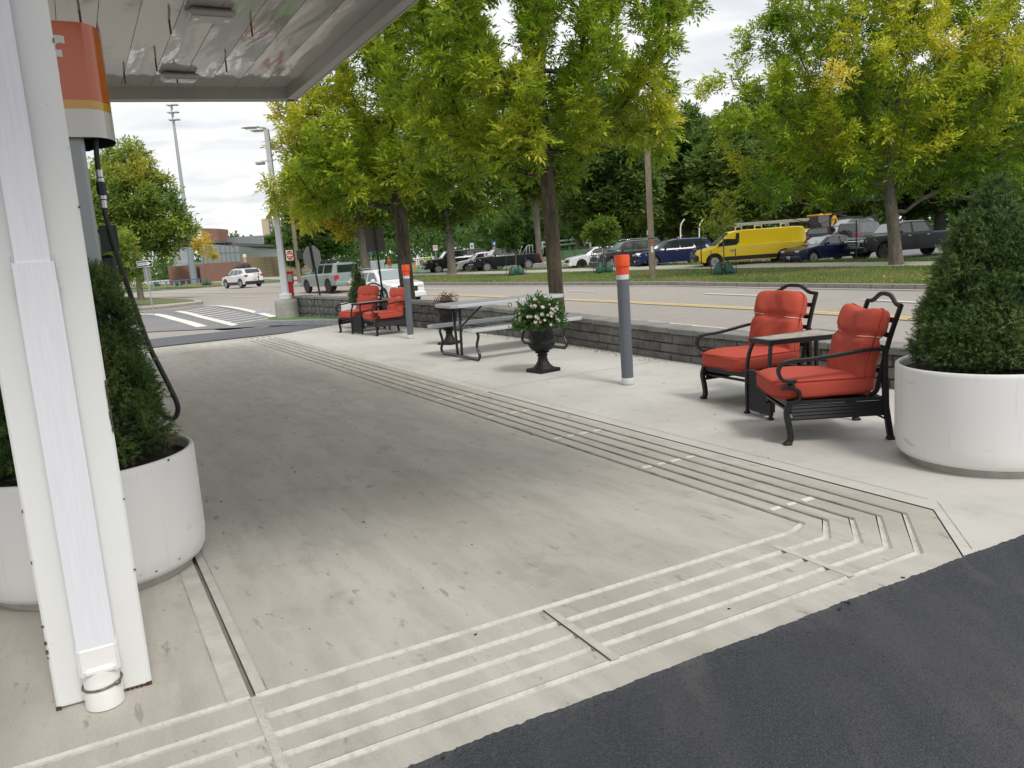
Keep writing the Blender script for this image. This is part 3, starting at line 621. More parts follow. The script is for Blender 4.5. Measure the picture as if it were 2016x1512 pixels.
# ---- picnic table
pt = empty('picnic_table', W(5.40, 8.32), A_, 'folding picnic table with grey plastic top, two attached benches and black tube frame', 'picnic table')
pl_t = mat('grey_plastic_top', (.33, .34, .33), .5, var=.04, vs=20, bump=.15, bs=400); pl_e = mat('grey_plastic_edge', (.50, .53, .58), .45)
def plank(nm, x0, x1, y0, y1, z, th, ch):
    pol = lambda i: [(x0+ch, y0+i), (x1-ch, y0+i), (x1-i, y0+ch), (x1-i, y1-ch), (x1-ch, y1-i), (x0+ch, y1-i), (x0+i, y1-ch), (x0+i, y0+ch)]
    b = MB(); b.loft([[(x, y, z-th) for x, y in pol(.006)], [(x, y, z-th*.55) for x, y in pol(0)], [(x, y, z-.004) for x, y in pol(.002)], [(x, y, z) for x, y in pol(.008)]], cap=True)
    o = b.build(nm, pl_e, pt, auto=35)
    c = MB(); q = pol(.03); c.add([(x, y, z+.0015) for x, y in q], [tuple(range(8))]); c.build('textured_panel', pl_t, o); return o
plank('tabletop', -.93, 1.02, -.385, .385, .825, .05, .09)
plank('bench', -.90, 1.05, -.80, -.545, .48, .045, .05); plank('bench', -.90, 1.05, .545, .80, .48, .045, .05)
tube_m = mat('black_tube', (.018, .019, .021), .3, metal=.2, coat=.3)
for sx_ in (-1, 1):
    x = sx_*.74+.03; b = MB()
    b.tube(bez([(x, -.66, .43), (x, -.70, .36), (x, -.63, .22), (x, -.70, .09), (x, -.66, .028), (x, -.55, .022), (x, 0, .03), (x, .55, .022), (x, .66, .028), (x, .70, .09), (x, .63, .22), (x, .70, .36), (x, .66, .43)], 6), .021, 10)
    b.build('leg_frame', tube_m, pt, smooth=True)
    for y in (-.075, .075): b = MB(); b.tube([(x, y, .03), (x-sx_*.0, y*1.6, .785)], .021, 10); b.build('upright', tube_m, pt, smooth=True)
    b = MB(); b.tube([(x, -.2, .77), (x, .2, .77)], .016, 8); b.tube([(x, 0, .42), (x-sx_*.46, 0, .775)], .014, 8); b.build('brace', tube_m, pt, smooth=True)
b = MB(); b.tube([(.02+.03*math.cos(a), -.36, .745+.03*math.sin(a)) for a in np.linspace(0, 2*math.pi, 16)], .006, 6); b.box((.02, -.36, .775), (.02, .01, .02)); b.build('ring_latch', tube_m, pt)

# ---- urns
urn_m = mat('urn_black', (.010, .011, .012), .5, spec=.3, var=.3, vs=10, bump=.15, bs=50)
def urn():
    r = empty('urn')
    b = MB(); b.box((0, 0, .022), (.30, .30, .044), bev=.006); b.build('plinth', urn_m, r)
    prof = [(.125, .044, 1), (.12, .055, 1), (.088, .085, 1), (.062, .13, 1), (.054, .175, .5), (.056, .19, 0), (.066, .195, 0), (.066, .205, 0), (.055, .21, 0), (.056, .222, 0), (.082, .23, 0), (.086, .24, 0), (.078, .248, 0), (.085, .252, 1), (.122, .275, 1), (.148, .31, 1), (.157, .335, .6), (.158, .345, 0), (.150, .352, 0), (.142, .37, 0), (.144, .42, 0), (.150, .47, 0), (.162, .51, 0), (.188, .55, 0), (.222, .578, 0), (.232, .588, 0), (.230, .60, 0), (.21, .602, 0), (.19, .585, 0), (.17, .54, 0), (.0, .535, 0)]
    n = 96; rings = []
    for rr, z, fl in prof: rings.append([((rr*(1+fl*.045*abs(math.sin(12*a))))*math.cos(a), (rr*(1+fl*.045*abs(math.sin(12*a))))*math.sin(a), z) for a in np.linspace(0, 2*math.pi, n, endpoint=False)])
    b = MB(); b.loft(rings)
    for k in range(36):
        a = k*math.pi/18; b.lathe([(.0, -.008), (.007, -.004), (.007, .004), (0, .008)], (.158*math.cos(a), .158*math.sin(a), .346), 6, cap=False)
    b.build('bowl', urn_m, r, auto=50)
    b = MB()
    for k in range(4):                                   # scroll relief round the body
        pts = []
        for t in np.linspace(0, 1, 26):
            a = k*math.pi/2+t*1.15; z = .425+.035*math.cos(t*math.pi*1.6); pts.append((a, z))
        for t in np.linspace(0, 1.6*math.pi, 18): pts.append((k*math.pi/2+1.15+.16*math.sin(t)*(1-t/8), .44-.03*math.cos(t)*(1-t/8)))
        b.tube([((.1455+max(0, z-.43)*.13)*math.cos(a), (.1455+max(0, z-.43)*.13)*math.sin(a), z) for a, z in pts], .0045, 5)
    b.build('scroll_relief', urn_m, r, smooth=True)
    b = MB(); b.lathe([(.0, .575), (.19, .570)], n=20, cap=False); b.build('potting_soil', mat('soil', (.03, .02, .013), .95, var=.4, vs=40), r)
    return r
u1 = urn(); u1.location = W(4.79, 5.98); u1.rotation_euler.z = A_+R_(8); u1.scale = (1.06,)*3; tag(u1, 'black pedestal urn in front of the picnic table holding a white-flowering bush', 'urn', 'black pedestal urns')
u2 = copy_tree(u1); u2.location = W(5.38, 10.25); u2.rotation_euler.z = A_+.5; u2.scale = (1.06,)*3; tag(u2, 'black pedestal urn behind the picnic table holding dark wilted flowers', 'urn', 'black pedestal urns')

# ---- armchairs (local frame: x right, y back, front at -y)
ch_m = mat('chair_metal', (.018, .0175, .019), .42, metal=.2, spec=.35, var=.2, vs=30)
cush = layered('red_cushion', (.47, .070, .042), [(3., .4, .65, (.53, .088, .055), .6, (1, 1, 1)), (240., .4, .7, (.40, .055, .033), .5, (1, 1, 1))], rough=.9, bump=.25, bs=500)
pipe_m = mat('cushion_piping', (.36, .03, .018), .85); cord = mat('cushion_cord', (.75, .50, .42), .8)
def superbox(name, w_, d_, h_, m, parent, loc, e=(.35, .35), fn=None, rot=None, n=(28, 18)):
    """a plump cushion: rounded box surface with its own bulge function"""
    vs = []; fs = []; NU, NV = n
    def sg(v, p): return math.copysign(abs(v)**p, v)
    for j in range(NV+1):
        t_ = math.sin(math.pi*(j/NV-.5)); ph = math.asin(min(1., abs(t_)**(1/e[1])))
        for i in range(NU):
            th = 2*math.pi*i/NU; ca, sa = math.cos(th), math.sin(th); k_ = (abs(ca)**(2/e[0])+abs(sa)**(2/e[0]))**(-e[0]/2)
            c = abs(math.cos(ph))**e[1]
            p = [w_/2*c*ca*k_, d_/2*c*sa*k_, h_/2*t_]
            if fn: p = fn(*p)
            vs.append(tuple(p))
    for j in range(NV):
        for i in range(NU): a = j*NU+i; b_ = j*NU+(i+1) % NU; fs.append((a, b_, b_+NU, a+NU))
    b = MB().add(vs, fs); o = b.build(name, m, parent, smooth=True, sub=1); o.location = loc
    if rot: o.rotation_euler = rot
    return o
def armchair(pinch, slump=0., arm=1):
    r = empty('armchair')
    hx = .335
    for s in (-1, 1):
        x = s*hx; sd = (1, 0, 0)
        if s == arm: b = MB(); b.bar(bez([(x, -.345, .315), (x, -.37, .24), (x, -.352, .13), (x, -.345, .05), (x, -.362, .012)], 5), .040, .040, side=sd); b.box((x, -.366, .012), (.058, .062, .024), bev=.008); b.build('leg', ch_m, r)
        b = MB(); b.bar([(x, .335, .45), (x, .34, .25), (x, .375, .012)], .040, .040, side=sd); b.box((x, .378, .010), (.06, .06, .02), bev=.006); b.bar([(x, .33, .16), (x, .25, .20)], .022, .014, side=sd); b.build('leg', ch_m, r)
        b = MB(); b.bar([(x, .335, .30), (x, .335, .66)], .034, .034, side=sd)
        if s == arm: b.bar(bez([(x, .345, .665), (x, .20, .668), (x, .0, .645), (x, -.20, .625), (x, -.33, .622), (x, -.40, .60), (x, -.425, .55), (x, -.40, .49), (x, -.345, .472), (x, -.30, .476)], 5), .050, .024, side=sd)
        if s == arm: b.bar([(x, -.33, .470), (x, -.33, .452)], .05, .024, side=sd); b.lathe([(.018, .430), (.027, .438), (.018, .448), (.024, .456)], (x, -.33, 0), 12)
        if s == arm: b.bar(bez([(x, -.405, .424), (x, -.35, .428), (x, -.29, .405), (x, -.275, .36), (x, -.30, .325), (x, -.36, .312)], 5), .050, .024, side=sd)
        b.build('armrest' if s == arm else 'rear_upright', ch_m, r)
        b = MB()
        b.bar([(x, -.35, .312), (x, .34, .312)], .036, .026, side=sd)
        for k in range(4):
            z = .283-k*.026; y0_, y1_ = -.345+.006*k, .335; b.add([(x+s*.014, y0_, z-.011), (x+s*.014, y1_, z-.011), (x+s*.004, y1_, z+.013), (x+s*.004, y0_, z+.013), (x-s*.006, y0_, z-.011), (x-s*.006, y1_, z-.011)], [(0, 1, 2, 3), (3, 2, 5, 4), (0, 4, 5, 1), (0, 3, 4), (1, 5, 2)])
        b.bar([(x, -.35, .19), (x, .335, .19)], .02, .016, side=sd); b.build('side_apron', ch_m, r)
        b = MB(); b.bar(bez([(x*.9, .24, .33), (x*.9, .285, .36), (x*.9, .31, .45), (x*.9, .375, .72), (x*.9, .46, .975)], 4), .034, .028, side=sd); b.build('back_post', ch_m, r)
    b = MB(); top = bez([(-hx*.9, .46, .965), (-hx*.62, .462, .975), (-hx*.3, .47, 1.025), (0, .472, 1.035), (hx*.3, .47, 1.025), (hx*.62, .462, .975), (hx*.9, .46, .965)], 5); b.bar(top, .022, .03, side=(0, 1, 0))
    for z, y in ((.86, .42), (.755, .386), (.66, .36), (.50, .322)): b.bar([(-hx*.9, y, z), (hx*.9, y, z)], .012, .038, side=(0, 1, 0))
    for x in (-.1, .1): b.bar([(x, .31, .36), (x, .36, .66)], .02, .012, side=(1, 0, 0))
    b.build('backrest_frame', ch_m, r)
    b = MB(); b.bar([(-hx, -.345, .30), (hx, -.345, .30)], .02, .05, side=(0, 1, 0)); b.bar([(-hx, .32, .30), (hx, .32, .30)], .02, .03, side=(0, 1, 0)); b.bar([(-hx, -.33, .24), (hx, -.33, .24)], .03, .02, side=(0, 1, 0)); b.add([(-hx, -.34, .309), (hx, -.34, .309), (hx, .32, .309), (-hx, .32, .309)], [(0, 1, 2, 3)]); b.build('seat_frame', ch_m, r)
    def fseat(x, y, z):
        z2 = z*(1+.10*math.cos(min(1, abs(y)/.36)*1.4)); 
        if y < -.25: z2 *= 1.0
        z2 += .009*math.sin(x*9)*math.sin(y*7)+.003*math.sin(x*31+y*12)*math.sin(y*17); return [x, y, z2]
    c = superbox('seat_cushion', .60, .76, .165, cush, r, (0, -.07, .402), (.22, .42), fseat, n=(44, 20))
    for z in (-.055, .052):
        q = []
        for t in np.linspace(0, 2*math.pi, 60): 
            sg = lambda v, p: math.copysign(abs(v)**p, v)
            k = .955; q.append((.302*k*sg(math.cos(t), .22)*1.03, .382*k*sg(math.sin(t), .22)*1.03, z+(.0 if z < 0 else .006)))
        MB().tube(q, .0042, 5).build('piping', pipe_m, c, smooth=True)
    def fback(x, y, z):                 # z up along the back, y thickness; two lobes and a tie
        zz_ = z/.33; t = max(0, 1-abs(zz_-.30)/.16); w_ = 1-.075*t; y2 = y*(1-.42*t*t)*(1+.12*math.cos(zz_*2.2))
        corner = abs(x)/.30; z2 = z+(.028*corner**3 if zz_ > .6 else 0)+(-.02*corner**3 if zz_ < -.7 else 0)-pinch*max(0, zz_)*.07*(1-corner**2)
        y2 += .016*math.sin(x*16+zz_*3)*(.5+.5*abs(zz_))+.007*math.sin(x*37+zz_*9)*math.exp(-((zz_-.45)/.3)**2)+.006*math.sin(x*29-zz_*14)*math.exp(-((zz_-.05)/.3)**2)+.006*math.sin((x+z)*24)*(zz_ < -.3)
        x2 = x*w_+slump*.05*max(0, zz_); return [x2, y2, z2]
    bk = superbox('back_cushion', .59, .20, .67, cush, r, (0, .245, .655), (.48, .36), fback, rot=(R_(-16), 0, R_(2)*slump), n=(48, 34))
    sg = lambda v, p: math.copysign(abs(v)**p, v)
    q = [fback(.295*sg(math.cos(t), .48), .10*sg(math.sin(t), .48), .10+.012*math.sin(2*t)) for t in np.linspace(0, 2*math.pi, 60)]; q = [(x*1.015, y*1.10, z) for x, y, z in q]
    MB().tube(q, .0042, 5).build('tie_cord', cord, bk, smooth=True)
    sg = lambda v, p: math.copysign(abs(v)**p, v)
    q = [fback(.29*abs(math.cos(t))**.3*math.copysign(1, math.cos(t)), 0, .33*sg(math.sin(t), .3)) for t in np.linspace(0, 2*math.pi, 90)]
    q = [(x*1.012, y-.0, z*1.008) for x, y, z in q]; MB().tube(q, .004, 5).build('piping', pipe_m, bk, smooth=True)
    return r
def place(o, x, y, rz, z=0): o.location = (x, y, z); o.rotation_euler.z = rz
def Rz(a, x, y): return x*math.cos(a)-y*math.sin(a), x*math.sin(a)+y*math.cos(a)
def by_leg(o, leg, lx, ly, rz): dx, dy = Rz(rz, lx, ly); place(o, leg[0]-dx, leg[1]-dy, rz)
cB = armchair(.9, .6); by_leg(cB, (1.989, 5.80), .335, -.366, R_(-93)); tag(cB, 'red cushioned black armchair right beside the big white planter, its back cushion sagging', 'armchair', 'red cushioned armchairs')
cA = armchair(-.2, 0., -1); by_leg(cA, (1.851, 7.76), -.335, -.366, R_(-67)); tag(cA, 'red cushioned black armchair left of the nearer wedge-shaped side table', 'armchair', 'red cushioned armchairs')
def side_table():
    r = empty('side_table')
    slate = layered('slate_top', (.33, .31, .28), [(5., .42, .6, (.44, .39, .32), .8, (1, 1, 1)), (9., .5, .62, (.17, .165, .16), .7, (1, 1, 1))], rough=.55, bump=.3, bs=30)
    pol = lambda i: [(-.15+i, -.37+i), (.15-i, -.37+i), (.24-i, .40-i), (-.24+i, .40-i)]
    b = MB(); b.loft([[(x, y, .625) for x, y in pol(.004)], [(x, y, .665) for x, y in pol(0)], [(x, y, .667) for x, y in pol(.03)]], cap=False); b.add([(x, y, .627) for x, y in pol(.01)], [(3, 2, 1, 0)]); t = b.build('top_frame', ch_m, r)
    b = MB(); b.add([(x, y, .6655) for x, y in pol(.028)], [(0, 1, 2, 3)]); b.build('slate_top', slate, t)
    for s in (-1, 1):
        b = MB(); b.bar(bez([(s*.125, -.34, .628), (s*.15, -.37, .52), (s*.165, -.385, .36), (s*.17, -.385, .012)], 5), .03, .026, side=(1, 0, 0)); b.box((s*.17, -.387, .01), (.045, .045, .02), bev=.005); b.build('leg', ch_m, r)
        b = MB(); b.bar([(s*.2, .36, .628), (s*.2, .36, .0)], .03, .03, side=(1, 0, 0)); b.build('leg', ch_m, r)
    b = MB()
    for k in range(12):
        z = .045+k*.028; b.add([(-.155, -.395, z), (.155, -.395, z), (.155, -.380, z+.026), (-.155, -.380, z+.026)], [(0, 1, 2, 3)]); b.add([(-.155, -.38, z+.026), (.155, -.38, z+.026), (.155, -.395, z+.028), (-.155, -.395, z+.028)], [(0, 1, 2, 3)])
    b.box((0, -.36, .21), (.30, .03, .36)); b.bar([(-.17, -.385, .385), (.17, -.385, .385)], .02, .02, side=(0, 0, 1)); b.box((0, -.30, .2), (.05, .12, .36)); b.build('louvered_panel', ch_m, r)
    return r
sT = side_table(); place(sT, 2.46, 6.92, R_(-73)); tag(sT, 'wedge-shaped slate-topped side table between the two nearer red armchairs', 'side table', 'slate-topped side tables')
# farther group: copies, turned
FRZ = A_-math.pi/2-R_(-8)
FRZ = math.atan2(3.779-2.722, -(18.32-16.81))  # row direction
row = np.array([-3.779+2.722, 18.32-16.81]); row /= np.linalg.norm(row); frz = math.atan2(-row[1], -row[0])   # chair right side points towards the camera
cC = copy_tree(cB); by_leg(cC, (-2.722, 16.81), .335, -.366, R_(-62)); tag(cC, 'red cushioned black armchair behind the bollard, nearer one of the farther pair', 'armchair', 'red cushioned armchairs')
cD = copy_tree(cA); by_leg(cD, (-3.779, 18.32), -.335, -.366, R_(-36)); tag(cD, 'red cushioned black armchair in front of the small white planter', 'armchair', 'red cushioned armchairs')
sU = copy_tree(sT); mx_, my_ = -2.722+(-3.779+2.722)*.52, 16.81+1.51*.52; dx, dy = Rz(R_(-42), 0, .40); place(sU, mx_+dx, my_+dy, R_(-42)); tag(sU, 'wedge-shaped slate-topped side table between the two farther red armchairs', 'side table', 'slate-topped side tables')

# ---- round planters
pot_m = layered('planter_white', (.77, .77, .765), [(1.5, .5, .7, (.70, .69, .67), .4, (1, 1, 1)), (7., .66, .70, (.55, .53, .50), .5, (1, 1, 3)), (3., .58, .68, (.60, .585, .55), .4, (5, 5, .35)), (50., .70, .73, (.30, .28, .25), .6, (1, 1, 1))], rough=.5, bump=.05, bs=40)
def planter(R=.56, h=.64, soil_z=.60):
    r = empty('planter')
    prof = [(.0, .045), (R*.90, .045), (R*.955, .055), (R*.985, .085), (R, .16), (R, h-.03), (R*.995, h-.008), (R*.98, h), (R*.955, h-.004), (R*.945, h-.02), (R*.94, soil_z-.05)]
    b = MB(); b.lathe(prof, n=96, cap=False); b.build('shell', pot_m, r, auto=60)
    b = MB(); b.lathe([(R*.86, 0), (R*.86, .05)], n=64, cap=False); b.build('base_ring', mat('planter_foot', (.42, .40, .36), .9, var=.15, vs=12), r, smooth=True)
    b = MB(); b.lathe([(0, soil_z), (R*.945, soil_z-.02)], n=40, cap=False); b.build('potting_soil', MC['soil'], r)
    return r
pR = planter(); pR.location = (3.075, 5.13, 0); tag(pR, 'large round white planter at the right edge holding a broad dwarf spruce', 'planter', 'round white planters')
b = MB()
for k in range(9):                                       # scuff on the shell
    a = R_(-180)+.022*k; rr = .5612; z = .16-.003*k+.004*math.sin(k); b.add([(rr*math.cos(a), rr*math.sin(a), z), (rr*math.cos(a+.022), rr*math.sin(a+.022), z-.003+.004*(math.sin(k+1)-math.sin(k))), (rr*math.cos(a+.022), rr*math.sin(a+.022), z+.004+.016*math.sin((k+1)*.35)), (rr*math.cos(a), rr*math.sin(a), z+.006+.016*math.sin(k*.35))], [(0, 1, 2, 3)])
b.build('scuff', mat('scuff_grey', (.62, .61, .59), .8, var=.1, vs=60), pR)
pL = planter(); pL.location = (-2.30, 4.20, 0); tag(pL, 'large round white planter with chipped edges behind the canopy column, holding a tall dwarf spruce', 'planter', 'round white planters')
for k in range(9):
    b = MB()
    a = R_(-75)+1.3*rng.random(); rr = .5625*(.985 if rng.random() < .7 else 1); z = .085+.02*rng.random() if rr < .56 else .615+.02*rng.random(); s_ = .008+.02*rng.random()
    b.add([(rr*math.cos(a), rr*math.sin(a), z), (rr*math.cos(a+s_), rr*math.sin(a+s_), z+.002), (rr*math.cos(a+s_), rr*math.sin(a+s_), z+s_*.5), (rr*math.cos(a), rr*math.sin(a), z+s_*.4)], [(0, 1, 2, 3)])
    b.build('chip_mark', MC['chip'], pL)
pF = planter(.46, .60, .55); pF.location = G(714, 643); pF.location.z = 0; tag(pF, 'round white planter behind the farther red armchairs holding a narrow spiral evergreen', 'planter', 'round white planters')
# ================================================================== PLANTS
def unit(a): return a/(np.linalg.norm(a, axis=-1, keepdims=True)+1e-9)
def rand_dir(n, r=rng): return unit(r.normal(size=(n, 3)))
def needles(P, D, ln, wd, r=rng):
    """thin triangles: base P, direction D"""
    n = len(P); s = unit(np.cross(D, rand_dir(n, r)))*(wd/2)
    s = s if np.ndim(wd) == 0 else s
    return np.stack([P-s, P+s, P+D*ln[:, None]], 1).reshape(-1, 3)
def clump_noise(P, f, seed=0.):
    return (np.sin(P[:, 0]*f*1.3+seed)+np.sin(P[:, 1]*f*1.1+seed*1.7+1.3)+np.sin(P[:, 2]*f*1.5+seed*.6+2.1)+np.sin((P[:, 0]+P[:, 2])*f*2.3+seed)*.7)/3.7
spruce_m = leafmat('spruce_needles', [(0, (.026, .062, .018)), (.5, (.075, .145, .036)), (.85, (.19, .27, .08)), (1, (.24, .17, .07))], trans=.15, rough=.55)
twig_m = mat('twig_brown', (.07, .045, .03), .9, var=.4, vs=30)
def spruce(loc, prof, label, nclump, nsp, seed, cr=.07, ln=.022, name='dwarf_spruce'):
    r = np.random.default_rng(seed); root = empty(name, loc, 0, label, 'conifer', None)
    pz = np.array([p[0] for p in prof]); pr = np.maximum(np.array([p[1] for p in prof])-cr*.75, .004)
    # clump centres over the surface, area weighted
    z = r.uniform(pz[0], pz[-1], nclump*6); rad = np.interp(z, pz, pr); keep = r.uniform(0, pr.max(), len(z)) < rad+.03
    z = z[keep][:nclump]; rad = rad[keep][:nclump]; th = r.uniform(0, 2*math.pi, len(z))
    rr = rad*(1-.28*r.random(len(z))**1.6)-cr*.35; rr = np.maximum(rr, 0)
    C = np.stack([rr*np.cos(th), rr*np.sin(th), z], 1); K = cr*(.65+.6*r.random(len(z)))
    out = unit(np.stack([np.cos(th), np.sin(th), np.full(len(z), .55)], 1))
    d = rand_dir(len(z)*nsp, r); o = np.repeat(out, nsp, 0); d = unit(d+o*.95)
    base = np.repeat(C, nsp, 0)+d*np.repeat(K, nsp)[:, None]*(.35+.68*r.random(len(d))**.6)[:, None]
    m = 11; B = np.repeat(base, m, 0); D = np.repeat(d, m, 0)
    tt = np.tile(np.linspace(0, 1, m), len(d)); B = B+D*(tt*ln*1.3)[:, None]
    nd = unit(D*.75+rand_dir(len(D), r)*.85)
    V_ = needles(B, nd, ln*(.8+.4*r.random(len(B))), .0042, r)
    ct = np.repeat(r.normal(0, .12, len(z)), nsp*m); tipv = np.repeat(r.random(len(d))**3*.25, m)
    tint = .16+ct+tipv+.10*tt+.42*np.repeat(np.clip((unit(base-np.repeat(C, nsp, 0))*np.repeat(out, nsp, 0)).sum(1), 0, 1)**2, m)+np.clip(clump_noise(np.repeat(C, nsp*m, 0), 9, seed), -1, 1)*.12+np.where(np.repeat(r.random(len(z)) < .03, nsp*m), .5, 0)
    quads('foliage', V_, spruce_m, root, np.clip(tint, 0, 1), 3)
    b = MB(); n = 28; rings = []
    for i, zz_ in enumerate(np.linspace(pz[0]-.02, pz[-1]-.06, 26)):
        ra = max(.004, float(np.interp(zz_, pz, pr))*.80-cr*.25); rings.append([((ra*(1+.12*math.sin(j*2.2+i*1.7)))*math.cos(2*math.pi*j/n), (ra*(1+.12*math.sin(j*1.9-i*2.3)))*math.sin(2*math.pi*j/n), zz_) for j in range(n)])
    b.loft(rings, cap=True); b.build('dark_filler', mat('spruce_core', (.012, .022, .009), .95, var=.5, vs=30), root)  # solid dark cone added inside the needles to block see-through
    b = MB(); b.tube([(0, 0, pz[0]-.12), (0, 0, pz[0]+.3)], [.035, .02], 8)
    for i in range(26):
        a = r.uniform(0, 6.28); z0 = r.uniform(pz[0], pz[-1]*.9); ra = float(np.interp(z0, pz, pr)); b.tube([(0, 0, z0-.05), (ra*.9*math.cos(a), ra*.9*math.sin(a), z0+.02), ((ra-.01)*math.cos(a+.1), (ra-.01)*math.sin(a+.1), z0+.07)], [.008, .004, .001], 5)
    b.build('trunk', twig_m, root)
    return root
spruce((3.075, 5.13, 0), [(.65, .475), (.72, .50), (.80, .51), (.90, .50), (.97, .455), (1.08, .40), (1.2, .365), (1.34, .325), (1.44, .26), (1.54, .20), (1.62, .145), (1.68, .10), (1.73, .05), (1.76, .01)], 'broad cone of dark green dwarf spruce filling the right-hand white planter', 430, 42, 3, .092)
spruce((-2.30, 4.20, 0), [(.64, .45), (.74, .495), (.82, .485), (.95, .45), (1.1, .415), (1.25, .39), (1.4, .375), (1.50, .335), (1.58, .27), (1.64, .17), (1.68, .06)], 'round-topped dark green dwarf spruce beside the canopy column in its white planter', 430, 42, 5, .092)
sp = spruce(tuple(pF.location), [(.54, .30), (.70, .26), (.80, .30), (.90, .20), (1.02, .24), (1.13, .15), (1.25, .18), (1.36, .10), (1.48, .10), (1.58, .02)], 'narrow spiral-clipped evergreen in the small white planter behind the farther chairs', 130, 18, 8, .07, .03, 'spiral_evergreen')

mum_m = leafmat('bush_leaf', [(0, (.03, .075, .02)), (.6, (.07, .17, .035)), (1, (.14, .26, .05))], .3)
pet_m = leafmat('petal', [(0, (.42, .26, .16)), (.4, (.72, .68, .58)), (1, (.82, .80, .76))], .3)
def leaf_quads(P, D, Nn, ln, wd):
    """diamond leaf: base P, tip P+D*ln, half width wd, bent a little"""
    s = unit(np.cross(D, Nn)); ln = ln[:, None]; wd = wd[:, None]; k = unit(np.cross(s, D))
    return np.stack([P, P+D*ln*.45+s*wd+k*wd*.3, P+D*ln, P+D*ln*.45-s*wd+k*wd*.3], 1).reshape(-1, 3)
def bush(loc, rx, rz_, label, n, seed, leafm, ll=.045, flowers=0, petm=None, name='flowering_bush', cat='plant', tilt=(0, 0), z0=0, fr=.02):
    r = np.random.default_rng(seed); root = empty(name, loc, 0, label, cat)
    d = rand_dir(n, r); d[:, 2] = np.abs(d[:, 2])*1.05-.12; k = r.random(n)**.4*(1+.17*clump_noise(d, 6, seed)+.1*r.normal(size=n))
    P = d*k[:, None]*np.array([rx, rx, rz_])+np.array([0, 0, z0]); D = unit(d+.9*rand_dir(n, r)+np.array([0, 0, .2]))
    V_ = leaf_quads(P, D, unit(rand_dir(n, r)+np.array([0, 0, 1.])), ll*(.6+.7*r.random(n)), ll*.24*(.7+.6*r.random(n)))
    quads('foliage', V_, leafm, root, np.clip(.35+.25*r.normal(size=n)+.2*(k-.7), 0, 1))
    b = MB()
    for i in range(30):
        q = d[i]*np.array([rx, rx, rz_])*.8; b.tube([(0, 0, z0-.03), tuple(q*.5+np.array([0, 0, z0+.03])), tuple(q+np.array([0, 0, z0]))], [.004, .003, .0015], 4)
    b.build('stems', mat('green_stem', (.05, .07, .025), .8), root)
    if flowers:
        for i in range(flowers):
            dd = unit(np.array([r.normal()*.8, -abs(r.normal())*.9-.1, abs(r.normal())*.75+.05])); q = dd*np.array([rx, rx, rz_])*1.0+np.array([0, 0, z0]); m = 12
            Pd = np.repeat(q[None], m*2, 0); a = np.linspace(0, 4*math.pi, m*2, endpoint=False)+r.random(); t1 = unit(np.cross(dd, [0.1, .2, 1])); t2 = np.cross(dd, t1)
            lay = np.where(np.arange(m*2) < m, .25, .9)[:, None]; D_ = unit(np.cos(a)[:, None]*t1+np.sin(a)[:, None]*t2+dd*lay); s_ = fr*(.7+.6*r.random())
            V_ = leaf_quads(Pd, D_, np.repeat(dd[None], m*2, 0), np.full(m*2, s_), np.full(m*2, s_*.35)); quads('flower', V_, petm, root, np.full(m*2, float(np.clip(r.normal(.72, .3), 0, 1))))
    return root
g0 = W(4.79, 5.98)
bush((g0[0], g0[1], .60), .325, .37, 'green bush with cream-white blooms spilling over the front pedestal urn', 4200, 21, mum_m, .05, 44, pet_m, fr=.027)
wil_m = leafmat('wilted_leaf', [(0, (.035, .018, .015)), (.6, (.11, .045, .035)), (1, (.16, .13, .05))], .2)
g0 = W(5.38, 10.25); bush((g0[0], g0[1], .60),   .25, .33, 'dark maroon wilted flowers in the urn behind the picnic table', 1500, 22, wil_m, .035, 12, leafmat('maroon_petal', [(0, (.07, .02, .022)), (1, (.2, .07, .07))], .2), fr=.018, name='wilted_plant')

# ---- broadleaf trees: branches grown into a cloud of crown points
def grow(att, base, th, step=.4, kill=.55, infl=3.5, lean=(0, 0), maxn=3800, fork=None, seed=0):
    r = np.random.default_rng(seed); nodes = []; par = []
    n0 = max(2, int(th/step))
    for i in range(n0+1):
        t = i/n0; nodes.append([base[0]+lean[0]*t+.03*math.sin(3*t+seed), base[1]+lean[1]*t, base[2]+th*t]); par.append(i-1)
    nd = np.array(nodes); A = np.array(att)
    best = np.full(len(A), 1e9); bi = np.zeros(len(A), int)
    def upd(i0, nd, best, bi):
        for i in range(i0, len(nd)):
            d = ((A-nd[i])**2).sum(1); m = d < best; best[m] = d[m]; bi[m] = i
    upd(0, nd, best, bi)
    alive = np.ones(len(A), bool)
    for it in range(160):
        act = alive & (best < (infl if it > 12 else 99)**2)
        if not act.any(): break
        new = []; np_ = []
        for i in np.unique(bi[act]):
            if i < n0-2 and i > 0: continue
            m = act & (bi == i); v = unit(A[m]-nd[i]).sum(0); v = v/(np.linalg.norm(v)+1e-9)+r.normal(0, .13, 3); v /= np.linalg.norm(v)
            q = nd[i]+v*step
            new.append(q); np_.append(i)
        if not new: break
        k = len(nd); nd = np.vstack([nd, new]); par += np_
        upd(k, nd, best, bi); alive &= best > kill**2
        if len(nd) > maxn: break
    return nd, np.array(par)
def radii(nd, par, tip=.008, e=2.35):
    r = np.full(len(nd), tip**e); has = np.zeros(len(nd), bool)
    acc = np.zeros(len(nd))
    for i in range(len(nd)-1, 0, -1):
        v = acc[i] if acc[i] > 0 else tip**e
        r[i] = v; acc[par[i]] += v
    r[0] = acc[0]; return r**(1/e)
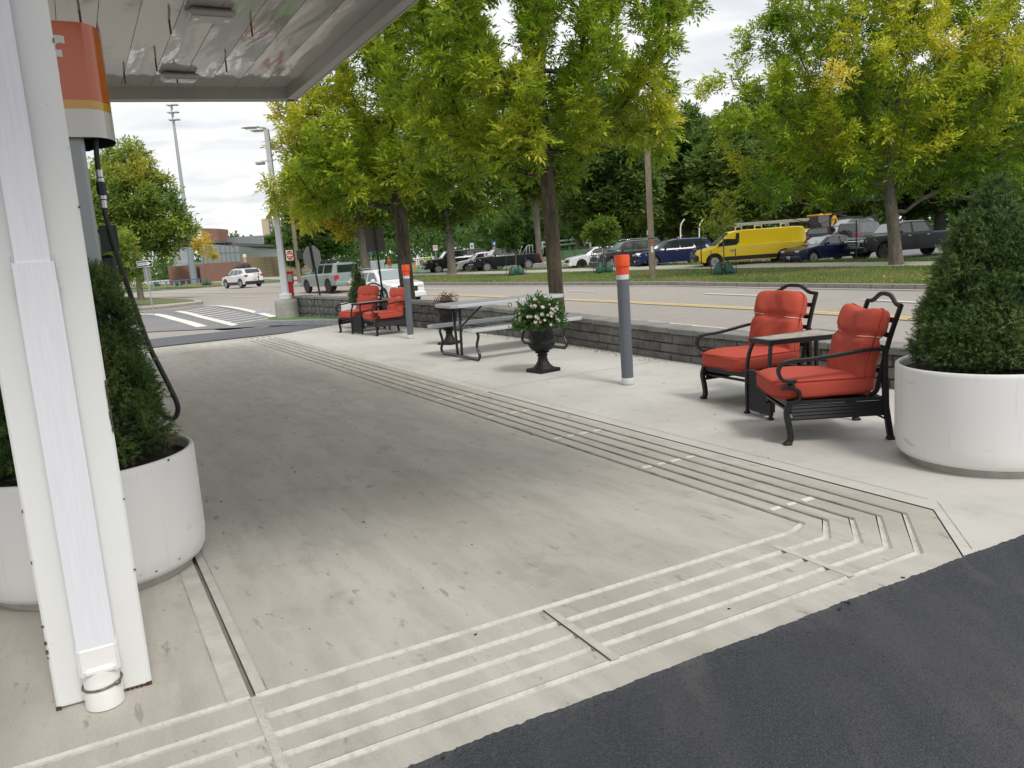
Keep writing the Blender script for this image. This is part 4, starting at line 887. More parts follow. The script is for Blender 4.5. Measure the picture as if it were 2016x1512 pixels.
def branch_mesh(nd, par, rad, name, m, parent, rbase, flare=1.3, nmin=.004, ntrunk=5):
    n = 7; vs = []; fs = []; scale = rbase/rad[0]
    rad = np.maximum(rad*scale**(np.clip(rad/rad[0], 0, 1)**.25), nmin)
    ang = np.linspace(0, 2*math.pi, n, endpoint=False); ring = np.stack([np.cos(ang), np.sin(ang)], 1)
    i = np.arange(1, len(nd)); p = par[i]; A, B = nd[p], nd[i]; ra, rb = rad[p], rad[i]; main = rb > ra*.75; ra = np.where(main, ra, rb*1.15)
    D = unit(B-A); SF = np.zeros((len(nd), 3)); SF[0] = (1, 0, 0)
    for q_ in range(1, len(nd)):
        v = SF[par[q_]]-D[q_-1]*(SF[par[q_]]@D[q_-1]); SF[q_] = v/(np.linalg.norm(v)+1e-9)
    DN = np.vstack([[0, 0, 1.], D]); big = np.full(len(nd), -1)
    for q_ in range(len(nd)-1, 0, -1):
        if big[par[q_]] < 0 or rad[q_] > rad[big[par[q_]]]: big[par[q_]] = q_
    TF = np.cross(DN, SF)
    RG = nd[:, None, :]+(SF[:, None, :]*ring[None, :, :1]+TF[:, None, :]*ring[None, :, 1:])*rad[:, None, None]
    s, t = SF[1:], TF[1:]
    V0 = A[:, None, :]-(D*(ra*.3)[:, None])[:, None, :]+(s[:, None, :]*ring[None, :, :1]+t[:, None, :]*ring[None, :, 1:])*ra[:, None, None]
    mc = big[p] == i; V0[mc] = RG[p[mc]]; V1 = RG[1:]
    keep = np.ones(len(i), bool); nt_ = 1
    while nt_ < len(nd) and par[nt_] == nt_-1 and nd[nt_, 2]-nd[nt_-1, 2] > np.linalg.norm(nd[nt_]-nd[nt_-1])*.9 and nt_ < ntrunk: nt_ += 1
    k = max(1, nt_-1); keep[:k] = False
    V = np.concatenate([V0, V1], 1)[keep]; m_ = len(V); base = np.arange(m_)[:, None, None]*2*n
    j = np.arange(n); q = np.stack([j, (j+1) % n, (j+1) % n+n, j+n], 1)[None]+base
    me = bpy.data.meshes.new(name); vv = V.reshape(-1, 3); ff = q.reshape(-1)
    # trunk foot: a round lofted piece for the lowest nodes
    tr = []; nn = 22; H_ = nd[k, 2]-nd[0, 2]; hz_ = [0, .04, .1, .2, .35, .6]+list(np.arange(1., H_, .4))+[H_, H_+.05]
    for h_ in hz_:
        fi = min(h_/H_, 1)*k; c = np.array([np.interp(fi, np.arange(k+1), nd[:k+1, a]) for a in range(3)]); c[2] += max(0, h_-H_); fl = 1+(flare-1)*math.exp(-h_*3.6/(rbase/.2)); rr = rad[0]*(1-fi/k)+rad[k]*fi/k
        tr.append([(c[0]+rr*fl*(1+.07*math.sin(3*a+1)*(fl-.6)+.03*math.sin(7*a+h_*3))*math.cos(a), c[1]+rr*fl*(1+.06*math.sin(4*a)*(fl-.6))*math.sin(a), c[2]-(.08 if h_ == 0 else 0)) for a in np.linspace(0, 2*math.pi, nn, endpoint=False)])
    b = MB(); b.loft(tr); off_ = len(vv)
    allv = np.vstack([vv, np.array(b.v)]); fq = np.concatenate([ff, (np.array(b.f)+off_).reshape(-1)]); nf = len(fq)//4
    me.vertices.add(len(allv)); me.vertices.foreach_set('co', allv.astype(np.float32).ravel()); me.loops.add(nf*4); me.loops.foreach_set('vertex_index', fq.astype(np.int32))
    me.polygons.add(nf); me.polygons.foreach_set('loop_start', np.arange(0, nf*4, 4, dtype=np.int32))
    try: me.polygons.foreach_set('loop_total', np.full(nf, 4, dtype=np.int32))
    except Exception: pass
    me.polygons.foreach_set('use_smooth', np.ones(nf, bool)); me.update(calc_edges=True); me.materials.append(m); return link(name, me, parent)
def crown_points(blobs, n, r, shell=.35):
    """blobs: (x,y,z,rx,ry,rz,weight)"""
    W_ = np.array([b[3]*b[4]*b[5]*(b[6] if len(b) > 6 else 1) for b in blobs]); W_ /= W_.sum(); k = r.choice(len(blobs), n, p=W_); B = np.array([b[:6] for b in blobs])[k]
    d = rand_dir(n, r)*(shell+(1-shell)*r.random(n)**.5)[:, None]; return B[:, :3]+d*B[:, 3:6]
def sprays(P, D, r, nl, ll, lw, tint, droop=.16):
    """compound leaves: leaflets along a rachis"""
    n = len(P); m = nl; R = ll*1.5
    t = np.tile(np.linspace(.25, 1, m), n); side = np.tile(np.where(np.arange(m) % 2 == 0, 1., -1.), n); last = np.tile(np.arange(m) == m-1, n)
    Dr = np.repeat(D, m, 0); Pr = np.repeat(P, m, 0); up = unit(rand_dir(n, r)*.6+np.array([0, 0, 1.])); S_ = np.repeat(unit(np.cross(D, up)), m, 0)
    sc = np.repeat(.7+.6*r.random(n), m)
    pos = Pr+Dr*(t*R*sc)[:, None]+np.array([0, 0, -1.])*(t*t*R*droop*.5*sc)[:, None]
    ld = unit(Dr*np.where(last, 1., .62)[:, None]+S_*(side*np.where(last, 0, .85))[:, None]+np.array([0, 0, -1.])*droop*.8+rand_dir(len(Dr), r)*.22)
    L_ = ll*(.75+.5*r.random(len(Dr)))*sc; Wd = lw*(.8+.4*r.random(len(Dr)))*sc
    V_ = leaf_quads(pos, ld, unit(np.repeat(up, m, 0)+.5*rand_dir(len(Dr), r)), L_, Wd); return V_, np.repeat(tint, m)+.05*r.normal(size=len(Dr))
ash_leaf = leafmat('ash_leaf', [(0, (.075, .17, .020)), (.35, (.19, .33, .026)), (.6, (.45, .53, .04)), (.8, (.68, .64, .06)), (1, (.86, .72, .13))], .45, .42)
bark_d = layered('ash_bark', (.060, .050, .034), [(6., .42, .6, (.12, .10, .065), .8, (1, 1, .18)), (22., .5, .65, (.022, .018, .013), .8, (1, 1, .2)), (3., .55, .7, (.10, .11, .05), .5, (1, 1, 1))], rough=.95, bump=1., bs=34)
bark_g = layered('grey_bark', (.13, .115, .095), [(5., .42, .6, (.20, .18, .15), .8, (1, 1, .2)), (16., .5, .65, (.055, .048, .04), .8, (1, 1, .25))], rough=.95, bump=.9, bs=30)
def tree(label, base, th, rb, blobs, n_att, n_spray, nl, ll, lw, leafm, barkm, seed, yellow=lambda P: np.zeros(len(P)), lean=(0, 0), step=.4, kill=.6, group=None, name='ash_tree', t0=.32, tv=.16, nf=1.4, cluster=.28, twigr=.03, root=None, dense=1):
    r = np.random.default_rng(seed)
    bl = [(b[0], b[1], b[2])+tuple(b[3:]) for b in blobs]
    A = crown_points(bl, n_att, r); nd, par = grow(A, (0, 0, 0), th, step, kill, 6., lean, seed=seed)
    rad = radii(nd, par)
    rt = root or empty(name, base, 0, label, 'tree', group)
    branch_mesh(nd, par, rad, 'trunk', barkm, rt, rb, nmin=.006 if ll < .2 else .012, ntrunk=max(2, int(th/step)))
    dirs = unit(nd-nd[np.maximum(par, 0)]); thin = np.where((rad < twigr) & (nd[:, 2] > th*.85))[0]
    k = r.choice(thin, n_spray); D = unit(dirs[k]+rand_dir(n_spray, r)*1.1+np.array([0, 0, .1])); P = nd[k]+rand_dir(n_spray, r)*(cluster*r.random(n_spray)**.6)[:, None]
    tint = t0+tv*clump_noise(P, nf, seed)+.07*r.normal(size=n_spray)+yellow(P)
    V_, tn = sprays(P, D, r, nl, ll, lw, tint); quads('crown', V_, leafm, rt, np.clip(tn, 0, 1))
    return rt
def blob_noise(P, c, rad, amt): return amt*np.exp(-((P-np.array(c))**2).sum(1)/(2*rad*rad))
def atr(base, px, py, Y): p = AT(px, py, Y); return (p[0]-base[0], p[1]-base[1], p[2]-base[2])
# tree 1: nearest ash, behind the picnic table
B1 = AT(1103, 630, 16.6); B1 = (B1[0], B1[1], -.45)
tree('nearest ash tree, its dark ridged trunk rising behind the picnic table', B1, 3.45, .150, [(0, 0, 6.6, 2.95, 2.9, 3.0), (-1.5, 0, 4.6, 1.6, 1.6, 1.2), (1.35, .2, 4.7, 1.5, 1.6, 1.2), (-.2, -.8, 4.5, 1.6, 1.6, 1.0), (-2.3, .3, 6.2, 1.2, 1.5, 1.6), (-1.9, .1, 3.75, 1.0, 1.2, .55), (1.9, .1, 4.6, 1.1, 1.3, 1.1), (2.2, .1, 6.6, 1.1, 1.3, 1.6), (0, 0, 9.2, 2.2, 2.2, 1.4)],
     1000, 17500, 7, .125, .019, ash_leaf, bark_d, 5, yellow=lambda P: blob_noise(P, atr(B1, 1040, 290, 15), .35, .2)+blob_noise(P, atr(B1, 1020, 150, 15), .35, .35)+blob_noise(P, atr(B1, 930, 180, 16), .3, .25)+blob_noise(P, atr(B1, 1330, 210, 16), .5, .18)+blob_noise(P, atr(B1, 1100, 10, 16), .4, .4), lean=(-.12, .1), group='ash trees turning yellow', t0=.44)
B2 = AT(806, 600, 23.); B2 = (B2[0], B2[1], -.45)
tree('forked ash tree behind the farther red armchairs, yellowing towards the canopy', B2, 3.0, .195, [(-1.4, .8, 6.2, 2.2, 2.2, 2.6), (.9, 0, 6.8, 2.3, 2.4, 3.4), (-3.1, 2.2, 3.9, .75, .8, 1.3), (-2.5, 1.8, 6.0, 1.35, 1.2, 1.5), (-.6, -.6, 4.5, 2.4, 1.8, 1.1), (.2, 0, 10, 2.8, 2.4, 1.8), (-2.6, .2, 3.9, 1.2, 1.0, .7), (1.9, 0, 4.9, 1.1, 1.2, 1.2)],
     1100, 13000, 6, .165, .027, ash_leaf, bark_d, 9, yellow=lambda P: .30*np.clip((-P[:, 0]-1.9)/2.2, 0, 1)+blob_noise(P, atr(B2, 560, 130, 23), .9, .35)+blob_noise(P, atr(B2, 620, 240, 23), .7, .25)+blob_noise(P, atr(B2, 780, 330, 22), .5, .2), lean=(.0, .0), group='ash trees turning yellow', t0=.46)
BR = G(1764, 523, .1)
tree('broad spreading ash tree across the street in front of the dark grey pickup', BR, 3.6, .27, [(0, 0, 7.6, 5.8, 4.5, 4.6), (-5.0, 0, 7.0, 2.8, 2.5, 2.7), (-3.4, 0, 3.9, 3.4, 3, 1.9), (3.4, 0, 3.6, 3.6, 3, 1.9), (-1.2, 1, 3.6, 2.5, 2, 1.2), (5.4, 0, 7.4, 3.6, 3, 3.6), (-1.5, 0, 11.6, 4.6, 4, 2.6), (4.5, 0, 11.8, 3.8, 3, 2.4), (-6.8, 0, 6.9, 1.5, 1.5, 1.3), (-7.5, .3, 7.9, 1.3, 1.3, 1.4), (-5.4, 0, 9.8, 1.9, 1.8, 1.6)],
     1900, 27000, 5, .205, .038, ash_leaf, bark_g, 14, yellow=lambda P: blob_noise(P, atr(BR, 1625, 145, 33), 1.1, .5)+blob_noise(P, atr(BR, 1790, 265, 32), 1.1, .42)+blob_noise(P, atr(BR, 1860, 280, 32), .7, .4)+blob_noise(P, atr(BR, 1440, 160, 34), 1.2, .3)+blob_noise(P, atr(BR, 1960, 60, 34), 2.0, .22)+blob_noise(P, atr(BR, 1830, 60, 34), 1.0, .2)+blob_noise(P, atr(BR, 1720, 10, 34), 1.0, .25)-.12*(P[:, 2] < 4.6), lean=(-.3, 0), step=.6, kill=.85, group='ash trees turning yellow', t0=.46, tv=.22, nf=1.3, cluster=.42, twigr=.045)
BL = G(279, 592, .1)
lime = leafmat('maple_leaf', [(0, (.07, .15, .035)), (.4, (.16, .27, .06)), (.7, (.36, .43, .07)), (1, (.66, .52, .08))], .5)
tree('bushy green tree on the street corner left, behind the one-way sign', BL, 2.6, .19, [(0, 0, 6.3, 3.3, 2.8, 3.2), (2.6, 0, 4.7, 1.7, 1.7, 1.5), (-2.3, 0, 5, 2.0, 2, 2.6), (.2, 0, 9.2, 1.7, 1.7, 1.6), (1.4, 0, 3.6, 2.0, 1.6, .9), (3.7, 0, 5.2, .8, .8, .8), (1.2, 0, 8.3, 1.2, 1.2, 1.2)],
     900, 9500, 4, .27, .06, lime, bark_g, 17, yellow=lambda P: .14*np.clip((P[:, 2]-6.5)/2.5, 0, 1)+blob_noise(P, atr(BL, 262, 340, 54), .9, .22)+blob_noise(P, atr(BL, 385, 455, 54), .9, .3), step=.45, kill=.7, name='maple_tree', t0=.50, nf=1.2, cluster=.35, twigr=.04)
# small sumac-like tree before it, light green feather leaves
BS = G(236, 612, .0)
tree('light green feathery young tree left, partly hidden by the fuel pump', BS, 1.2, .06, [(0, 0, 3.3, 1.7, 1.3, 1.4), (.9, 0, 2.4, 1.2, .8, .9)], 160, 1500, 9, .20, .035, lime, bark_g, 18, step=.3, kill=.4, name='young_tree', t0=.52, cluster=.2, twigr=.05)
# mid-distance trees across the street
mid_leaf = leafmat('mid_leaf', [(0, (.06, .12, .025)), (.5, (.18, .28, .04)), (.8, (.42, .46, .045)), (1, (.75, .56, .06))], .5)
def midtree(px, py, dz, label, th, rb, blobs, ns, seed, yel, t0=.4, ll=.36, lw=.085, Y=None, bark=bark_g, group='street trees across the road'):
    B = G(px, py, dz) if Y is None else tuple(AT(px, py, Y)[:2])+(dz,)
    return tree(label, B, th, rb, blobs, 520, ns, 4, ll, lw, mid_leaf, bark, seed, yellow=yel or (lambda P: np.zeros(len(P))), step=.7, kill=1.0, group=group, name='broadleaf_tree', t0=t0, tv=.2, nf=.8, cluster=.55, twigr=.08)
midtree(890, 540, .12, 'stout grey-barked tree across the street in front of the black pickup with a cap', 3.2, .30, [(2.2, 0, 4.0, 1.8, 1.5, .8), (-2.2, 0, 4.2, 1.8, 1.5, .9), (0, 0, 8.5, 5.0, 4, 3.6), (2.8, 0, 5.6, 2.8, 2.4, 1.4), (-2.5, 0, 6.0, 2.5, 2.4, 1.6), (.3, 0, 12, 4, 3.5, 2.6), (-1.3, 0, 4.9, 1.2, 1, .6)], 6500, 31, lambda P: blob_noise(P, (-2.6, 0, 6.8), 1.5, .3))
midtree(1062, 518, .02, 'tall straight grey-trunked tree between the parked pickup and the near ash trunk', 7.2, .31, [(0, 0, 11.5, 5.5, 4.5, 4.4), (-3.5, 0, 8.6, 2.8, 2.2, 1.8), (2.5, 0, 8.6, 2.4, 2.2, 1.6)], 6500, 32, lambda P: blob_noise(P, (-3.5, 0, 10), 2.5, .15), ll=.5, lw=.12)
midtree(668, 0, -.1, 'yellow-green tree across the street above the grey-blue four by four', 4.2, .34, [(-1., 0, 8, 4.2, 3.6, 3.6), (-3.2, 0, 5.3, 2.4, 2, 1.3), (2.6, 0, 6.0, 2.8, 2.4, 1.6), (-1.6, 0, 4.4, 1.6, 1.4, .8)], 6500, 33, lambda P: blob_noise(P, (-5, 0, 7.), 1.4, .45)+blob_noise(P, (-3.4, 0, 5.), 1.6, .28)+blob_noise(P, (-2.2, 0, 4.), .9, .3), Y=62., t0=.5)
# far wood: three kinds of tree, copied
wood_leaf = leafmat('wood_leaf', [(0, (.055, .115, .032)), (.5, (.12, .215, .052)), (1, (.24, .32, .075))], .5)
pro = []
for i, (t0, hgt) in enumerate(((.58, 15.), (.70, 12.), (.48, 17.))):
    pro.append(tree('x', (0, 400, 0), hgt*.14, .42, [(0, 0, hgt*.6, hgt*.30, hgt*.28, hgt*.34), (hgt*.14, 0, hgt*.36, hgt*.22, hgt*.18, hgt*.2), (-hgt*.15, 0, hgt*.38, hgt*.22, hgt*.18, hgt*.2), (0, 0, hgt*.26, hgt*.2, hgt*.2, hgt*.12), (0, 0, hgt*.9, hgt*.15, hgt*.15, hgt*.13)], 420, 9000, 4, .44, .13, wood_leaf, bark_g, 40+i, step=.9, kill=1.3, name='woodland_tree', t0=t0, tv=.18, nf=.6, cluster=.8, twigr=.2, group='woodland trees behind the playing field'))
spots = [(1140, 118, 0, 1.25), (1195, 96, 2, 1.15), (1250, 130, 1, 1.4), (1300, 112, 2, 1.1), (1352, 104, 0, 1.2), (1400, 128, 2, 1.2), (1450, 96, 1, 1.2), (1500, 112, 2, 1.1), (1560, 98, 0, 1.2), (1610, 118, 2, 1.2), (1660, 104, 1, 1.3), (1720, 92, 0, 1.2), (1790, 108, 2, 1.2), (1850, 96, 0, 1.2), (1915, 88, 2, 1.05), (1975, 96, 1, 1.3), (2040, 90, 0, 1.2), (2110, 92, 2, 1.2),
         (985, 150, 1, .75), (1025, 168, 0, .9), (1080, 150, 2, 1.0), (935, 190, 2, 1.2), (870, 200, 0, 1.2), (800, 196, 2, 1.3), (742, 170, 2, 1.2), (690, 150, 0, 1.1), (625, 120, 2, .85), (585, 140, 1, .85), (545, 190, 0, .7), (508, 230, 2, .62), (470, 300, 0, .9), (447, 330, 1, .9), (420, 300, 2, .8)]
words = ['dark dense crown', 'bright airy crown', 'very dark tall crown']
def where(px):
    for lim, t in ((450, 'over the school roof beside the brick block'), (490, 'behind the grey rooftop box, leftmost'), (530, 'right of the grey rooftop box'), (560, 'below the tan tower'), (600, 'behind the do not enter sign'), (640, 'behind the back of the stop sign'), (715, 'beyond the grey-blue four by four'), (770, 'behind the blue scoreboard'), (830, 'behind the forked ash trunk'), (900, 'over the cones on the playing field'), (960, 'behind the capped black pickup'), (1005, 'over the parking signs'), (1050, 'above the roof of the black pickup'), (1110, 'left of the near ash trunk'), (1165, 'just right of the near ash trunk'), (1220, 'behind the round-headed sapling'), (1275, 'left of the wooden utility pole'), (1325, 'above the small soccer goal'), (1375, 'between the utility pole and the van'), (1425, 'over the bonnet of the yellow van'), (1475, 'over the windscreen of the yellow van'), (1530, 'over the ladder rack of the yellow van'), (1585, 'over the rear of the yellow van'), (1635, 'behind the yellow digger cab'), (1690, 'behind the boxy jeep'), (1755, 'left of the spreading ash trunk'), (1820, 'right of the spreading ash trunk'), (1880, 'over the cab of the dark grey pickup'), (1945, 'behind the tip of the big planted spruce, left'), (2005, 'behind the tip of the big planted spruce, right'), (2070, 'at the right edge of the view'), (9999, 'beyond the right edge of the view')):
        if px < lim: return t
for i, (px, Y, k, s_) in enumerate(spots):
    if 640 < px < 1000: s_ = s_*275/Y*.9; Y = 275+px*.03
    first = k in [s[2] for s in spots[:i]]
    o = pro[k] if not first else copy_tree(pro[k]); x = AT(px, 490, Y)[0]
    o.location = (x, Y, 0); o.rotation_euler.z = rng.uniform(0, 6.28); o.scale = (s_*rng.uniform(.95, 1.2), s_, s_*rng.uniform(.92, 1.1)); tag(o, 'woodland tree, %s, %s' % (words[k], where(px)))
def wood(x0, x1, y0, y1, h, n, seed):
    r = np.random.default_rng(seed); x = r.uniform(x0, x1, n); y = r.uniform(y0, y1, n); hm = h*(.72+.28*np.sin(x*.13+1)*np.sin(x*.047)+.10*np.sin(x*.6)); z = hm*r.random(n)**1.25
    P = np.stack([x, y+z*.12, z], 1); D = rand_dir(n, r); return P, D
P, D = wood(-5, 260, 150, 165, 17, 42000, 3); P2, D2 = wood(-120, 20, 265, 290, 14, 12000, 4); P = np.vstack([P, P2]); D = np.vstack([D, D2]); n = len(P)
V_ = leaf_quads(P, D, rand_dir(n), .5+rng.random(n)*1.5, .2+rng.random(n)*.5)
o = quads('woodland', V_, wood_leaf, None, np.clip(.40+.18*clump_noise(P, .35)+.06*rng.normal(size=n), 0, 1)); tag(o, 'dense dark wood closing the view behind the trees', 'woodland', kind='stuff')
# saplings with stakes and green watering bags
bag_m = mat('green_bag', (.018, .085, .06), .45, var=.35, vs=14, bump=.4, bs=30); stake_m = mat('stake', (.03, .035, .03), .6)
def sapling(px, py, label, h, cw, ns, t0, seed, leafm=None, ll=.17, bags=2, dz=.14, blobs=None, stakes=True, lw=None, toplift=0):
    B = G(px, py, dz); root = tree(label, B, h*.5, .03, blobs or [(0, 0, h*.78, cw, cw*.8, h*.22)], 150, ns, 3, ll, lw or ll*.24, leafm or mid_leaf, bark_g, seed, step=.22, kill=.3, name='sapling', t0=t0, cluster=.12, twigr=.03, group='staked saplings with green watering bags')
    r = np.random.default_rng(seed+5)
    if bags:
        for k in range(bags):
            s = (-1, 1)[k % 2]; b = MB(); rings = []
            for z, w_, d_ in ((0, .22, .16), (.1, .26, .19), (.3, .22, .15), (.5, .13, .08), (.62, .05, .03)):
                rings.append([(s*(.28-z*.12)+w_*math.cos(a)*(1+.12*math.sin(5*a+z*9)), d_*math.sin(a)*(1+.15*math.sin(4*a+z*7)), z+.02*math.sin(3*a)) for a in np.linspace(0, 6.283, 14, endpoint=False)])
            b.loft(rings, cap=True); b.build('watering_bag', bag_m, root, smooth=True)
    if stakes:
        for s in (-1, 1): b = MB(); b.tube([(s*.62, .1*s, 0), (s*.60, .1*s, 1.15)], .02, 6); b.build('stake', stake_m, root)
    return root
sapling(1190, 537, 'round-headed sapling with green bags left of the nearer bollard top', 3.3, 1.15, 1500, .46, 61, blobs=[(0, 0, 2.45, .95, .8, .62), (-.75, 0, 2.15, .45, .4, .3), (.7, 0, 2.15, .4, .4, .3)])
sapling(1017, 542, 'dark small-leaved sapling with green bags in front of the black pickup', 3.6, 1.0, 1300, .15, 62, blobs=[(-.3, 0, 2.2, .8, .6, .5), (-.5, 0, 2.8, .7, .6, .5), (.1, 0, 3.1, .6, .5, .5)])
sapling(1425, 540, 'thin half-bare sapling with green bags in front of the yellow van', 4.0, 1.0, 300, .62, 63, blobs=[(0, 0, 2.6, .8, .6, .9), (-.5, 0, 2.2, .6, .5, .5), (.2, 0, 3.4, .5, .5, .6)])
sapling(407, 561.5, 'yellow-leaved sapling by the school wall, rightmost on that verge', 6.2, 1.4, 500, .98, 64, blobs=[(0, 0, 4.7, 1.3, 1, 1.3), (.6, 0, 3.3, .7, .6, .6)], ll=.26, bags=2)
sapling(351, 562.5, 'bare sapling with green bags on the school verge, middle one', 4.5, .9, 60, .6, 65, ll=.2)
sapling(308, 563.5, 'bare sapling with green bags on the school verge, seen beside the one-way sign', 4.3, .9, 60, .6, 66, ll=.2)
# grass, weeds and fallen leaves
def scatter_rows(rows, n, r, lo=0., hi=1.):
    R = np.array(rows); a = r.uniform(lo, hi, n)*(len(R)-1.001); b = r.random(n)*(R.shape[1]-1.001); i, j = a.astype(int), b.astype(int); fa_, fb_ = (a-i)[:, None], (b-j)[:, None]
    return R[i, j]*(1-fa_)*(1-fb_)+R[i+1, j]*fa_*(1-fb_)+R[i, j+1]*(1-fa_)*fb_+R[i+1, j+1]*fa_*fb_
blade_m = leafmat('grass_blade', [(0, (.06, .13, .02)), (.5, (.13, .22, .035)), (.8, (.26, .25, .08)), (1, (.36, .28, .14))], .3)
r = np.random.default_rng(77)
P = np.vstack([scatter_rows(VR, 80000, r), scatter_rows(WR, 18000, r)]); hgt = np.concatenate([r.uniform(.03, .09, 80000), r.uniform(.05, .28, 18000)*(.3+r.random(18000))])
D = unit(rand_dir(len(P), r)*.5+np.array([0, 0, 1.])); dry = np.clip(.42+.45*clump_noise(P, .8)+.12*r.normal(size=len(P)), 0, 1)
o = quads('grass', needles(P, D, hgt, .022, r), blade_m, None, dry, 3); tag(o, 'rough grass and weeds growing on the verge across the street', 'grass', kind='stuff')
P = scatter_rows(VR, 1500, r)+np.array([0, 0, .03]); lf = leafmat('fallen_leaf', [(0, (.30, .20, .06)), (1, (.62, .52, .16))], .2)
n = len(P); V_ = leaf_quads(P, unit(rand_dir(n, r)*np.array([1, 1, .25])), rand_dir(n, r)*.3+np.array([0, 0, 1.]), r.uniform(.06, .13, n), r.uniform(.02, .045, n)); o = quads('fallen_leaves', V_, lf, None, r.random(n)); tag(o, 'pale fallen leaves lying on the verge across the street', 'fallen leaves', kind='stuff')
# litter on the seating slab: dry leaves along the wall, crumbs and dark specks
pts = []
for k in range(420):
    v_ = r.uniform(5.2, 14.5); u_ = float(np.interp(v_, [5.3, 8.5, 11.2, 13.4], [6.36, 6.58, 6.60, 6.42]))-.02-.13*abs(r.normal()); pts.append(W(u_, v_, .008))
for k in range(60): pts.append(W(r.uniform(3.6, 5.6), 16.6+r.uniform(-.1, .25)+.45*r.random(), .01))
P = np.array(pts); n = len(P); V_ = leaf_quads(P, unit(rand_dir(n, r)*np.array([1, 1, .2])), rand_dir(n, r)*.4+np.array([0, 0, 1.]), r.uniform(.02, .05, n), r.uniform(.006, .014, n))
o = quads('leaf_litter', V_, leafmat('litter', [(0, (.10, .04, .015)), (.5, (.25, .13, .04)), (1, (.50, .40, .14))], .1), None, r.random(n)); tag(o, 'dry brown and yellow leaf scraps gathered along the wall and slab edge', 'leaf litter', kind='stuff')
b = MB()
for k in range(100):
    if k < 45: u_, v_ = r.uniform(3.7, 6.2), r.uniform(-.6, 12)
    elif k < 85: u_, v_ = r.uniform(.1, 3.5), r.uniform(-.6, 8)
    else: u_ = r.uniform(.3, 5); v_ = -.73+.02*r.normal()
    x, y, _ = W(u_, v_); s_ = r.uniform(.002, .007)*(1 if k < 85 else 1.3); a = r.uniform(0, 3); b.box((x, y, s_*.3), (s_*2.2, s_*1.3, s_*.7), rz=a, bev=s_*.2)
tag(b.build('debris', mat('dark_crumb', (.03, .026, .022), .9)), 'dark crumbs and bits of twig scattered over the concrete', 'debris', kind='stuff')
# ================================================================== VEHICLES
glass_m = mat('car_glass', (.018, .024, .026), .06, spec=.9, coat=.6); glass_l = mat('car_glass_light', (.22, .28, .29), .10, spec=.9, coat=.8)
tyre_m = mat('tyre', (.016, .016, .017), .8, var=.2, vs=8); rim_s = mat('alloy_rim', (.42, .43, .45), .3, metal=.8); rim_k = mat('black_rim', (.03, .03, .032), .35, metal=.5)
trimb = mat('black_trim', (.022, .022, .024), .55); chrome = mat('chrome', (.62, .62, .63), .15, metal=.9); lamp_c = mat('lamp_clear', (.62, .62, .60), .12, coat=.6); lamp_r = mat('lamp_red', (.42, .02, .02), .15, coat=.6); lamp_o = mat('lamp_amber', (.65, .22, .05), .15, coat=.5); plate_m = mat('plate', (.66, .66, .63), .5, var=.1, vs=40); seam_m = mat('panel_gap', (.01, .01, .01), .8)
def paint(name, c, met=.25, rough=.28): return mat(name, c, rough if max(c) > .2 else .22, metal=met if max(c) > .2 else .0, coat=.5 if max(c) > .2 else .25, spec=.5 if max(c) > .2 else .28)
